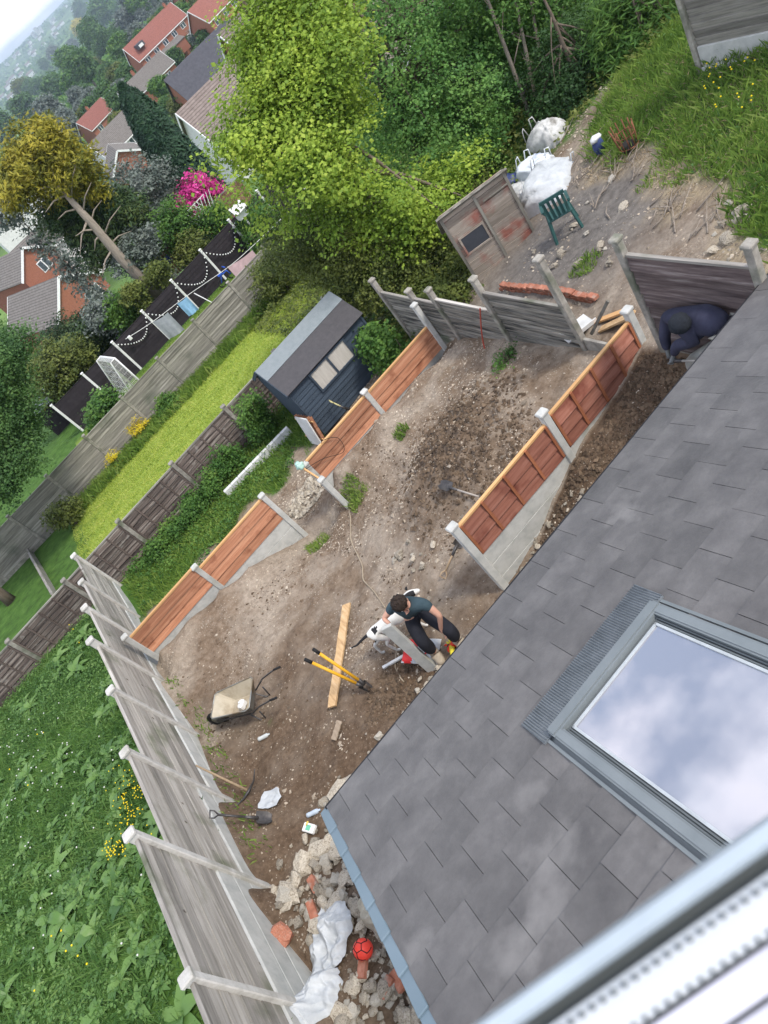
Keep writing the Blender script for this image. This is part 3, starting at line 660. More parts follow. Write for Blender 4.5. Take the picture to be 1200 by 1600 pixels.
bar('inner_rail', M['upvc'], [(1363, .462), (1385, .458), (1420, .456), (1465, .458)], tw, close=.05)
bar('seal', M['gasket'], [(1465, .47), (1476, .47)], tw, close=.03)
bar('lower_rail', flat('greyish_upvc', (.5, .5, .56), .35), [(1477, .455), (1520, .452), (1555, .455)], tw)
bar('lower_seal', M['gasket'], [(1555, .465), (1568, .465)], tw, close=.03)
bar('bottom_rail', flat('greyish_upvc', (.5, .5, .56), .35), [(1568, .455), (1680, .45), (1760, .45)], tw)
mb = MB(tw.location); ra = V(crossang((1200, 1381)))*.457; rb = V(crossang((1200, 1458)))*.4565
for k in range(110):
    s_ = -.42+k*.0068
    for rr, w in ((ra, .0026), (rb, .002)):
        c_ = V(O)+rr+V(Dv)*s_; mb.box(c_, (w, w, w))
mb.build('seal_perforations', M['gasket'], tw)
# ================================================================== things in the garden
def heading(v): return math.atan2(v[1], v[0])
def G(px, py, dz=0.):
    p = gp(px, py); return Vector((p[0], p[1], p[2]+dz))
def ground_at(x, y, dz=0.): return Vector((x, y, tzf(x, y)+dz))

# ---- shed
sx0, sx1, sy0, sy1, sg, se, sr = 2.44, 4.84, 14.9, 16.62, -1.0, .42, .90
t = thing('garden_shed', 'slate blue garden shed with grey felt roof and curtained window', 'shed', (sx0, sy0, sg))
mb = MB(t.location)
for i in range(12):
    z0 = sg+(se-sg)*i/12; z1 = sg+(se-sg)*(i+1)/12
    for (y, sn) in ((sy0, -1), (sy1, 1)):
        mb.add([(sx0, y+sn*.02, z0), (sx1, y+sn*.02, z0), (sx1, y+sn*.003, z1), (sx0, y+sn*.003, z1), (sx0, y, z0), (sx1, y, z0)], [(0, 1, 2, 3) if sn < 0 else (3, 2, 1, 0), (4, 5, 1, 0)])
mb.box(((sx0+sx1)/2, (sy0+sy1)/2, (sg+se)/2-.01), (sx1-sx0-.01, sy1-sy0-.01, se-sg))
ym = (sy0+sy1)/2
mb.prism([(sy0, se-.02), (sy1, se-.02), (ym, sr-.02)], 0, 1)
n_ = 6; vs = mb.v[-n_:]; mb.v[-n_:] = [tuple(Vector((sx0+.004 if k < 3 else sx1-.004, vs[k][0]+t.location.x, vs[k][1]+t.location.y))-t.location) for k in range(6)]
mb.build('walls', M['shed'], t)
def slab(mb, a, b, c_, d, th, mi=0, rnd=None):
    n = (V(b)-V(a)).cross(V(d)-V(a)).normalized()*th
    mb.add([a, b, c_, d, V(a)-n, V(b)-n, V(c_)-n, V(d)-n], [(0, 1, 2, 3), (7, 6, 5, 4), (0, 4, 5, 1), (1, 5, 6, 2), (2, 6, 7, 3), (3, 7, 4, 0)], mi, rnd)
ov = .07
ya = sy0+(ym-sy0)*.58; za = se-.01+(sr+.04-se)*((ya-sy0+.1)/(ym-sy0+.1))
mb = MB(t.location); slab(mb, (sx0-ov, sy0-.1, se-.01), (sx1+ov, sy0-.1, se-.01), (sx1+ov, ya, za), (sx0-ov, ya, za), .025); mb.build('lower_roof_strip', M['felt'], t)
mb = MB(t.location); slab(mb, (sx0-ov, ya-.03, za+.0), (sx1+ov, ya-.03, za+.0), (sx1+ov, ym, sr+.03), (sx0-ov, ym, sr+.03), .022); mb.build('upper_roof_strip', M['feltlight'], t)
mb = MB(t.location); slab(mb, (sx0-ov, ym, sr+.03), (sx1+ov, ym, sr+.03), (sx1+ov, sy1+.1, se-.02), (sx0-ov, sy1+.1, se-.02), .025); mb.build('back_roof_slope', M['feltlight'], t)
mb = MB(t.location)
mb.beam((sx0-ov-.01, sy0-.1, se-.05), (sx0-ov-.01, ym, sr-.01), .02, .09); mb.beam((sx0-ov-.01, sy1+.1, se-.05), (sx0-ov-.01, ym, sr-.01), .02, .09)
mb.beam((sx0-.012, sy0, sg), (sx0-.012, sy0, se), .04, .05, upv=(0, 1, 0)); mb.beam((sx1, sy0-.02, sg), (sx1, sy0-.02, se), .05, .02, upv=(0, 1, 0))
mb.build('trim', M['shed'], t)
wx0, wx1, wz0, wz1 = 3.08, 4.16, -.17, .31
mb = MB(t.location)
for c, d in ((((wx0+wx1)/2, wz0-.02), (wx1-wx0+.09, .045)), (((wx0+wx1)/2, wz1+.02), (wx1-wx0+.09, .045)), ((wx0-.02, (wz0+wz1)/2), (.045, wz1-wz0)), ((wx1+.02, (wz0+wz1)/2), (.045, wz1-wz0)), (((wx0+wx1)/2, (wz0+wz1)/2), (.05, wz1-wz0))):
    mb.box((c[0], sy0-.035, c[1]), (d[0], .035, d[1]))
w = mb.build('window', M['shed'], t)
mb = MB(t.location)
for a, b in ((wx0, 3.6), (3.64, wx1)):
    K = 14; vs = []; 
    for k in range(K+1): 
        x = a+(b-a)*k/K; vs += [(x, sy0-.028+.006*math.sin(k*1.9), wz0), (x, sy0-.028+.006*math.sin(k*1.6), wz1)]
    mb.add(vs, [(2*k, 2*k+2, 2*k+3, 2*k+1) for k in range(K)], sm=True)
mb.build('curtain', M['curtain'], w)

def spade(name, label, a, b, blade=.26, handle='D', mats=None, hm=None, group=None, wide=.18, up=(0, 0, 1)):
    """tool with its grip end at a and blade tip at b"""
    a, b = V(a), V(b); d = (b-a).normalized(); L = (b-a).length
    t = thing(name, label, 'tool', b, group=group); u = Vector(up); s_ = d.cross(u).normalized(); u = s_.cross(d)
    nb = b-d*blade
    mb = MB(b)
    if handle == 'D':
        mb.tube([a+d*.11, nb-d*.02], .016, 8); mb.tube([a+d*.12, a+d*.06+s_*.05, a+s_*.055, a-s_*.055, a+d*.06-s_*.05, a+d*.12], .011, 6)
    else: mb.tube([a, nb-d*.02], .016, 8)
    mb.build('shaft', hm or M['handle'], t)
    mb = MB(b); rows = []
    for k in range(7):
        f_ = k/6; w_ = wide/2*(1 if f_ < .7 else 1-(f_-.7)*1.5); c_ = nb+d*blade*f_
        rows.append([c_+s_*w_*q_+u*(.035*q_*q_-.01+.02*f_) for q_ in (-1, -.5, 0, .5, 1)])
    vs = [p for r_ in rows for p in r_]+[p-u*.006 for r_ in rows for p in r_]
    fs = [(i*5+j, i*5+j+1, i*5+j+6, i*5+j+5) for i in range(6) for j in range(4)]+[(35+i*5+j, 35+i*5+j+5, 35+i*5+j+6, 35+i*5+j+1) for i in range(6) for j in range(4)]
    mb.add(vs, fs, sm=True); mb.tube([nb-d*.16, nb+d*.03], [.02, .026], 8); mb.build('blade', mats or M['steel'], t)
    return t
spade('spade', 'spade with dark grip and pale shaft leaning on the blue shed wall', (2.98, 14.66, -.38), (3.22, 14.62, -1.05), hm=flat('pale_yellow_shaft', (.55, .5, .25)))
# panel and slab leaning on the shed's corner
t = thing('fence_offcut', 'offcut of orange slatted fencing propped against the shed corner', 'offcut', (2.2, 15.0, -1.05))
mb = MB(t.location)
for k in range(7): mb.beam((2.28-.02*k, 14.75+.1*k, -1.05), (2.42-.02*k, 14.78+.1*k, -.35), .012, .075, upv=(1, 0, 0))
mb.build('slats', M['orgx'], t); mb = MB(t.location)
for z in (-.95, -.45): mb.beam((2.26+(z+1.05)*.2-.0, 14.72, z), (2.12+(z+1.05)*.2, 15.42, z), .03, .03)
mb.build('rails', M['railx'], t)
mb = MB((2.1, 14.9, -1.05)); mb.beam((2.13, 14.95, -1.07), (2.28, 15.0, -.3), .5, .03, upv=(1, .15, -.2)); tag(mb.build('leaning_board', M['whitedirty']), 'dirty white board leaning beside the slatted offcut at the shed corner', 'board')
# white low wall in the grass strip
a, b = atz(350, 769, -.95), atz(449, 667, -.95)
mb = MB((a[0], a[1], -1.2)); 
for k in range(9):
    p = V(a).lerp(V(b), (k+.5)/9); mb.box((p.x, p.y, -1.08), ((b-a)[0]/9-.004, .1, .3), rz=math.atan2(b[1]-a[1], b[0]-a[0])+random.uniform(-.01, .01), ch=.01)
tag(mb.build('white_kerb', M['whitedirty']), 'long low white painted kerb in the grass strip below the brown fence', 'kerb')

# ---- wheelbarrow
def wheelbarrow():
    c = V(atz(366, 1096, .02)); t = thing('wheelbarrow', 'galvanised wheelbarrow with mud dried pan standing on the dug soil', 'wheelbarrow', (c.x, c.y, tzf(c.x, c.y)))
    g0 = t.location.z; gr = tzf(c.x, c.y)
    ang = heading((V(atz(407, 1075, .0))-V(atz(322, 1105, .0))))    # long axis, handles at the far end
    Mx = Matrix.Translation(Vector((c.x, c.y, gr)))@Matrix.Rotation(ang, 4, 'Z')
    def pan(off, fl):
        top = [(-.40, -.20), (-.36, -.235), (.36, -.30), (.42, -.26), (.42, .26), (.36, .30), (-.36, .235), (-.40, .20)]; bot = [(-.17, -.13), (-.15, -.15), (.25, -.17), (.28, -.15), (.28, .15), (.25, .17), (-.15, .15), (-.17, .13)]
        return [(x*(1-off), y*(1-off), .55-off*.1) for x, y in top], [(x*(1-off), y*(1-off), .30+off*.12+fl) for x, y in bot]
    to, bo = pan(0, 0); ti, bi = pan(.02, 0); n = 8
    mb = MB(t.location)
    mb.add(to+bo, [(i, n+i, n+(i+1) % n, (i+1) % n) for i in range(n)]+[tuple(range(n, 2*n))], M=Mx)
    mb.add(to+ti, [(i, (i+1) % n, n+(i+1) % n, n+i) for i in range(n)], M=Mx)
    mb.tube([Mx@Vector(p) for p in to+[to[0], to[1]]], .011, 6); mb.build('pan', M['galv'], t)
    mb = MB(t.location); mb.add(ti+bi, [(i, (i+1) % n, n+(i+1) % n, n+i) for i in range(n)]+[tuple(range(2*n-1, n-1, -1))], M=Mx); mb.build('pan_lining', M['barrowin'], t)
    mb = MB(t.location)
    for s_ in (-1, 1):
        mb.tube([Mx@Vector(p) for p in ((-.62, .05*s_, .19), (-.3, .14*s_, .27), (.28, .21*s_, .30), (.55, .25*s_, .47), (.86, .27*s_, .56), (.98, .27*s_, .57))], .015, 8)
        mb.tube([Mx@Vector(p) for p in ((.18, .19*s_, .29), (.26, .22*s_, .02), (.34, .22*s_, .01), (.42, .22*s_, .3))], .013, 8)
    mb.build('frame', M['steel'], t)
    for s_ in (-1, 1):
        mb = MB(t.location); mb.tube([Mx@Vector((.86, .27*s_, .56)), Mx@Vector((1.0, .27*s_, .575))], .019, 8); mb.build('grip', M['rubber'], t)
    mb = MB(t.location); pts = [Mx@Vector((-.62+.16*math.cos(a), 0, .18+.16*math.sin(a))) for a in [k*math.pi/8 for k in range(17)]]; mb.tube(pts, .035, 8); w = mb.build('tyre', M['rubber'], t)
    mb = MB(t.location); mb.tube([Mx@Vector((-.62, -.03, .18)), Mx@Vector((-.62, .03, .18))], .11, 14); mb.tube([Mx@Vector((-.62, -.08, .18)), Mx@Vector((-.62, .08, .18))], .012, 8); mb.build('wheel', M['galv'], t)
    p = Mx@Vector((.12, -.06, .345)); mb = MB(p); mb.box(p+Vector((0, 0, .06)), (.15, .1, .12), rz=.6, ch=.02); mb.tube([p+Vector((.0, 0, .12)), p+Vector((0, 0, .15))], .02, 8)
    tag(mb.build('white_tub', M['white']), 'small white plastic tub lying inside the wheelbarrow', 'tub')
wheelbarrow()

# ---- post hole digger
def digger():
    foot = V(atz(578, 1076, -.13)); foot.z = tzf(foot.x, foot.y); t = thing('post_hole_digger', 'post hole digger with two yellow handles and black grips standing in loose soil', 'tool', foot)
    a1, a2 = V(atz(476, 1030, .85)), V(atz(489, 1014, .85))
    for a in (a1, a2):
        jn = foot.lerp((a1+a2)/2, .17)+(a-(a1+a2)/2)*.28; e = a.lerp(jn, .13)
        mb = MB(foot); mb.tube([e, jn], .023, 10); h = mb.build('handle', M['yellow'], t)
        mb = MB(foot); mb.tube([a, e], [.026, .026], 10); mb.build('grip', M['rubber'], h)
        side = (a-(a1+a2)/2).normalized(); d = (foot-jn).normalized()
        mb = MB(foot); mb.tube([jn-d*.05, jn+d*.07], .028, 8)
        vs = []; 
        for k in range(6):
            for q_ in range(5):
                an = -1.1+q_*.55; c_ = jn+d*(.04+k*.045); w_ = .062*(1 if k < 4 else 1-.22*(k-3)); nn = side.cross(d)
                vs.append(c_+side*(w_*math.cos(an)*.9)+nn*w_*math.sin(an))
        mb.add(vs, [(i*5+j, i*5+j+1, i*5+j+6, i*5+j+5) for i in range(5) for j in range(4)], sm=True); mb.build('scoop', M['steel'], t)
digger()
# plank and offcut
def plank(name, label, a, b, w, th, mat, cat='plank', dz=.03):
    a, b = Vector(a), Vector(b); a.z = tzf(a.x, a.y)+dz; b.z = tzf(b.x, b.y)+dz; mid = (a+b)/2; mid.z = max(mid.z, tzf(mid.x, mid.y)+dz); dz_ = mid.z-(a.z+b.z)/2; a.z += dz_; b.z += dz_
    mb = MB(a); d = (b-a).normalized(); s_ = d.cross(Vector((0, 0, 1))).normalized(); K = 10; vs = []
    for k in range(K+1):
        p = a.lerp(b, k/K); w1 = w/2*(1+.10*math.sin(k*2.3)); w2 = w/2*(1+.08*math.sin(k*1.7+1)); u_ = Vector((0, 0, 1))
        vs += [p+s_*w1, p-s_*w2, p-s_*w2+u_*th, p+s_*w1+u_*th]
    mb.add(vs, [(i*4+j, i*4+(j+1) % 4, i*4+4+(j+1) % 4, i*4+4+j) for i in range(K) for j in range(4)]+[(3, 2, 1, 0), (K*4, K*4+1, K*4+2, K*4+3)])
    return tag(mb.build(name, mat), label, cat)
plank('plank', 'long rough pale plank on the soil under the yellow digger handles', G(546, 948), G(524, 1108), .15, .035, M['plank'])
plank('plank_offcut', 'short earth covered offcut below the end of the long plank', G(533, 1128), G(524, 1158), .1, .02, wood('earthy_wood', [(.2, .15, .1), (.36, .29, .22)], 'y'))
# white level
plank('spirit_level', 'slim white spirit level lying beside the upright concrete post', G(603, 1047), G(640, 1026), .045, .03, M['whitedirty'], 'level', dz=.06)

# ---- concrete post held upright
def held():
    b = Vector((-.03, 7.08, tzf(-.03, 7.08)-.1)); a = V(atz(603, 979, .98)); t = MB(b)
    d = (a-b).normalized(); t.beam(b, a, .17, .06, upv=(.55, .83, 0), ch=.006)
    tag(t.build('concrete_post', M['concnew']), 'slim grey concrete post held upright by the crouching man', 'post'); return a, b
PA, PB = held()

# ---- bags by the man
def pillow(name, c, L, W, H, rz, mats, mf, tilt=0., n=22, seed=0, parent=None, off=None):
    """a lying bag: mf(u,v)->material index, u along L"""
    mb = MB(off or c); vs = []; N = n
    for sgn in (1, -1):
        for i in range(N+1):
            for j in range(N+1):
                u = i/N*2-1; v = j/N*2-1; e = (1-u**4)**.5*(1-v**4)**.5
                w_ = float(fbm(u*1.7+seed, v*1.7-seed, 3))*.05
                vs.append(Vector((u*L/2*(1-.04*abs(v)), v*W/2*(1-.05*abs(u)), H*.5+sgn*H*.5*e*(1+w_*3)+(w_*.25 if sgn > 0 else 0))))
    B = (N+1)**2; fs = []; ms = []
    Mx = Matrix.Translation(V(c))@Matrix.Rotation(rz, 4, 'Z')@Matrix.Rotation(tilt, 4, 'X')
    vs = [Mx@v for v in vs]; b0 = len(mb.v)
    for p in vs: mb.v.append(tuple(p-mb.off))
    for s_, o_ in ((0, 0), (1, B)):
        for i in range(N):
            for j in range(N):
                q_ = (o_+i*(N+1)+j, o_+i*(N+1)+j+1, o_+(i+1)*(N+1)+j+1, o_+(i+1)*(N+1)+j)
                mb.f.append(q_[::-1] if s_ == 0 else q_); mb.m.append(mf((i+.5)/N*2-1, (j+.5)/N*2-1) if s_ == 0 else 0); mb.r.append(.5); mb.sm.append(True)
    return mb, Mx
red = flat('red_print', (.62, .03, .03), .45); 
c = V(atz(652, 1012, .02)); c.z = tzf(c.x, c.y)+.02
ang = heading((V(atz(672, 1035, 0))-V(atz(655, 1000, 0)))) 
ang = heading((V(atz(664, 1012, 0))-V(atz(640, 1012, 0)))) 
t = thing('cement_bag', 'white bag with a red half and red lettering behind the held post', 'bag', c)
mb, Mx = pillow('bag', c, .62, .40, .13, ang, None, lambda u, v: 1 if (u < -.12+.3*v*v*0 and (u+.62)**2/.30+(v)**2/1.1 < 1) else 0, seed=2)
mb.build('sack', [M['plastic_white'], red], t)
def text(s, size, mat, Mx, name='lettering', parent=None, ext=.001):
    cu = bpy.data.curves.new(name, 'FONT'); cu.body = s; cu.size = size; cu.extrude = ext; cu.align_x = 'CENTER'; cu.align_y = 'CENTER'
    o = bpy.data.objects.new(name, cu); C.objects.link(o); dg = bpy.context.evaluated_depsgraph_get(); me = bpy.data.meshes.new_from_object(o.evaluated_get(dg))
    bpy.data.objects.remove(o); me.materials.clear(); me.materials.append(mat); q_ = bpy.data.objects.new(name, me); C.objects.link(q_); q_.parent = parent
    q_.matrix_local = (Matrix.Translation(-parent.location) if parent else Matrix.Identity(4))@Mx; return q_
text('SAND', .085, red, Mx@Matrix.Translation((.13, .0, .142))@Matrix.Rotation(R(90), 4, 'Z'), parent=t) if False else None
mb = MB(c)   # the small pale disc mark and the two lines of red and green print
for (u_, v_, w_, h_, mt) in ((.14, .0, .03, .17, 'r'), (.185, .0, .012, .14, 'g')):
    mb.box((0, 0, 0), (w_, h_, .002), M=Mx@Matrix.Translation((u_, v_, .137)), mi=0 if mt == 'r' else 1)
mb.build('print', [red, flat('green_print', (.05, .25, .15))], t)
c = V(atz(706, 1010, .0)); c.z = tzf(c.x, c.y)+.01
t = thing('glove', 'bright red and yellow work gloves heaped between the boots', 'gloves', c); mb = MB(c)
gm = [flat('glove_red', (.65, .05, .02), .6), flat('glove_yellow', (.62, .52, .04), .6), flat('glove_dark', (.05, .03, .02), .7)]
mb.blob(c+Vector((0, 0, .05)), (.08, .05, .05), 8, 0, .5, 2, seed=1)
for k in range(5): 
    a = .3+k*.42; mb.tube([c+Vector((.03*math.cos(a), .03*math.sin(a), .06)), c+Vector((.1*math.cos(a), .1*math.sin(a), .07)), c+Vector((.14*math.cos(a), .14*math.sin(a), .03))], [.016, .015, .011], 6, [0, 0, 1, 1, 0][k])
mb.tube([c+Vector((0, 0, .06)), c+Vector((-.06, -.08, .05)), c+Vector((-.09, -.12, .03))], [.045, .04, .045], 8, 1); mb.blob(c+Vector((-.02, .03, .08)), (.03, .03, .02), 6, 2)
mb.build('pair', gm, t)

# ---- skinned bodies
def skin(nodes, edges, root, mats=None, lvl=2, name='tmp'):
    keys = list(nodes); me = bpy.data.meshes.new(name); me.from_pydata([tuple(nodes[k][0]) for k in keys], [(keys.index(a), keys.index(b)) for a, b in edges], [])
    o = bpy.data.objects.new(name, me); C.objects.link(o); md = o.modifiers.new('s', 'SKIN'); md.use_smooth_shade = True
    for i, k in enumerate(keys):
        r_ = nodes[k][1]; sv = me.skin_vertices[0].data[i]; sv.radius = (r_, r_) if not hasattr(r_, '__len__') else r_; sv.use_root = (k == root)
    ss = o.modifiers.new('u', 'SUBSURF'); ss.levels = lvl; ss.render_levels = lvl
    dg = bpy.context.evaluated_depsgraph_get(); out = bpy.data.meshes.new_from_object(o.evaluated_get(dg)); bpy.data.objects.remove(o)
    out.polygons.foreach_set('use_smooth', [True]*len(out.polygons)); setrnd(out, [.5]*len(out.polygons))
    return out
def part(name, me, mat, parent, colour=None):
    me.materials.clear()
    for q_ in (mat if isinstance(mat, (list, tuple)) else [mat]): me.materials.append(q_)
    if colour:
        for p in me.polygons: p.material_index = colour(p.center)
    off = parent.location; me.transform(Matrix.Translation(-off)); o = bpy.data.objects.new(name, me); C.objects.link(o); o.parent = parent; return o
def hand(nodes, edges, wrist, pre, wp, d, pn, side, curl=.5):
    """palm + fingers; d: hand direction, pn: palm normal, side: +1 thumb to d x pn"""
    d = d.normalized(); s_ = d.cross(pn).normalized(); pn = s_.cross(d)
    P0 = wp+d*.05; nodes[pre+'palm'] = (P0, (.036, .02)); edges.append((wrist, pre+'palm'))
    for i, L in enumerate((.068, .08, .075, .058)):
        b = P0+d*.045+s_*(.027-.018*i); k = pre+'f%d' % i
        nodes[k+'a'] = (b, .0095); m1 = b+(d*math.cos(curl)+pn*math.sin(curl))*L*.5; nodes[k+'b'] = (m1, .0088)
        nodes[k+'c'] = (m1+(d*math.cos(curl*2.3)+pn*math.sin(curl*2.3))*L*.55, .007); edges += [(pre+'palm', k+'a'), (k+'a', k+'b'), (k+'b', k+'c')]
    q_ = wp+d*.03+s_*.03; nodes[pre+'t0'] = (q_, .012); nodes[pre+'t1'] = (q_+(d*.6+s_*.6+pn*.5).normalized()*.035, .0105); nodes[pre+'t2'] = (q_+(d*.85+s_*.3+pn*.8).normalized()*.068, .008)
    edges += [(pre+'palm', pre+'t0'), (pre+'t0', pre+'t1'), (pre+'t1', pre+'t2')]

def man_a():
    f1 = V(atz(681, 1021, .05)); f2 = V(atz(722, 1007, .05)); f1.z = tzf(f1.x, f1.y)+.09; f2.z = tzf(f2.x, f2.y)+.09
    base = Vector(((f1.x+f2.x)/2, (f1.y+f2.y)/2, (f1.z+f2.z)/2-.09)); t = thing('person', 'dark haired man in teal T-shirt and black trousers bending to steady a concrete post', 'man', base)
    hd = V(atz(629, 944, 1.13)); shR = V(atz(613, 948, 1.02)); shL = V(atz(665, 944, 1.0)); neck = (shR+shL)/2+Vector((0, -.02, .02)); 
    hip = Vector((base.x+.04, base.y+.36, base.z+.68))
    hipR = hip+Vector((-.1, -.02, 0)); hipL = hip+Vector((.1, .02, 0)); kR = Vector((f1.x+.0, f1.y-.02, base.z+.49)); kL = Vector((f2.x+.03, f2.y-.0, base.z+.49))
    aR, aL = f1+Vector((0, .06, .02)), f2+Vector((0, .06, .02))
    mid = hip.lerp(neck, .45)+Vector((0, .06, .05)); ch = hip.lerp(neck, .78)+Vector((0, .03, .02))
    wR = PA+Vector((.06, .05, -.05)); eR = (shR+wR)/2+Vector((-.12, .1, -.02)); wL = V(atz(689, 984, .50)); eL = V(atz(687, 962, .78))
    eR = shR.lerp(wR, .5)+Vector((-.1, .08, -.03))
    N = dict(hip=(hip, (.13, .11)), mid=(mid, (.135, .105)), ch=(ch, (.16, .11)), neck=(neck, .062), nk=(neck.lerp(hd, .45), .052), hd=(hd, (.078, .092)), crown=(hd+(hd-neck).normalized()*.06+Vector((0, 0, .03)), .075),
             shR=(shR, .062), shL=(shL, .062), eR=(eR, .043), eL=(eL, .043), wR=(wR, .028), wL=(wL, .028), hR=(hipR, .095), hL=(hipL, .095), kR=(kR, .062), kL=(kL, .062), aR=(aR, .042), aL=(aL, .042),
             tR=(aR+Vector((-.05, -.17, -.06)), .032), tL=(aL+Vector((.02, -.17, -.06)), .032))
    fd = ((hd-neck).normalized()*.3+Vector((-.25, -.45, -.75))).normalized()
    N['nose'] = (hd+fd*.095-Vector((0, 0, .01)), .014); N['chin'] = (hd+fd*.05+Vector((-.02, -.07, -.06)), .035)
    E = [('hip', 'mid'), ('mid', 'ch'), ('ch', 'neck'), ('neck', 'nk'), ('nk', 'hd'), ('hd', 'crown'), ('ch', 'shR'), ('ch', 'shL'), ('shR', 'eR'), ('eR', 'wR'), ('shL', 'eL'), ('eL', 'wL'), ('hip', 'hR'), ('hip', 'hL'), ('hR', 'kR'), ('kR', 'aR'), ('aR', 'tR'), ('hL', 'kL'), ('kL', 'aL'), ('aL', 'tL'), ('hd', 'nose'), ('hd', 'chin')]
    hand(N, E, 'wR', 'r', wR, PB-PA+Vector((-.3, -.1, 0)), Vector((-.5, -.6, -.2)), 1, .7); hand(N, E, 'wL', 'l', wL, Vector((-.02, -.1, -.5)), Vector((-.6, .2, 0)), 1, .35)
    part('body', skin(N, E, 'hip'), M['skin'], t)
    sh = dict(hip=(hip+Vector((0, 0, .03)), (.15, .125)), mid=(mid, (.155, .125)), ch=(ch, (.18, .13)), neck=(neck, .082), shR=(shR, .08), shL=(shL, .08), sR=(shR.lerp(eR, .62), .066), sL=(shL.lerp(eL, .5), .066))
    part('t_shirt', skin(sh, [('hip', 'mid'), ('mid', 'ch'), ('ch', 'neck'), ('ch', 'shR'), ('ch', 'shL'), ('shR', 'sR'), ('shL', 'sL')], 'ch'), pmat('teal_cotton', [(.025, .045, .055), (.05, .08, .095)], 4, .9, .35, rnd=0, bscale=14), t)
    tr = dict(hip=(hip, (.15, .13)), hR=(hipR, .13), hL=(hipL, .13), kR=(kR, .1), kL=(kL, .1), cR=(kR.lerp(aR, .5), .1), cL=(kL.lerp(aL, .5), .1), aR=(aR+Vector((0, 0, .05)), .075), aL=(aL+Vector((0, 0, .05)), .075), up=(hip.lerp(mid, .4), (.14, .115)))
    part('trousers', skin(tr, [('up', 'hip'), ('hip', 'hR'), ('hip', 'hL'), ('hR', 'kR'), ('kR', 'cR'), ('cR', 'aR'), ('hL', 'kL'), ('kL', 'cL'), ('cL', 'aL')], 'hip'), pmat('black_cloth', [(.010, .011, .016), (.022, .023, .03)], 5, .9, .4, rnd=0, bscale=14), t)
    bm = pmat('sand_suede', [(.27, .22, .16), (.4, .34, .26)], 7, .9, .2, rnd=0)
    for a_, sx in ((aR, -.05), (aL, .02)):
        b_ = dict(a=(a_+Vector((0, .01, .04)), .075), h=(a_+Vector((0, .02, -.04)), .078), m=(a_+Vector((sx*.5, -.10, -.045)), .074), t=(a_+Vector((sx, -.21, -.05)), .062))
        part('boot', skin(b_, [('a', 'h'), ('h', 'm'), ('m', 't')], 'h'), bm, t)
    mb = MB(t.location); hc = (hd+N['crown'][0])/2+Vector((-.01, -.02, .035)); mb.blob(hc, (.115, .122, .105), 16, 0, .22, 5, seed=4)
    for k in range(60):
        a, b2 = random.uniform(0, 6.28), random.uniform(-.1, 1.5); d = Vector((math.cos(a)*math.cos(b2), math.sin(a)*math.cos(b2), math.sin(b2))); mb.blob(hc+Vector((d.x*.1, d.y*.11, d.z*.098)), (.02, .02, .017), 4, 0, .3)
    mb.build('hair', pmat('dark_brown_hair', [(.012, .008, .006), (.04, .026, .018)], 30, .7, .5, rnd=0), t)
    for s_ in (-1, 1):
        mb = MB(t.location); mb.blob(hd+Vector((.085*s_, .01, -.01)), (.014, .022, .032), 6); mb.build('ear', M['skin'], t)
        mb = MB(t.location); mb.blob(hd+fd*.083+Vector((.03*s_, .01, .02)), (.012, .012, .012), 6); mb.build('eye', M['white'], t)
man_a()

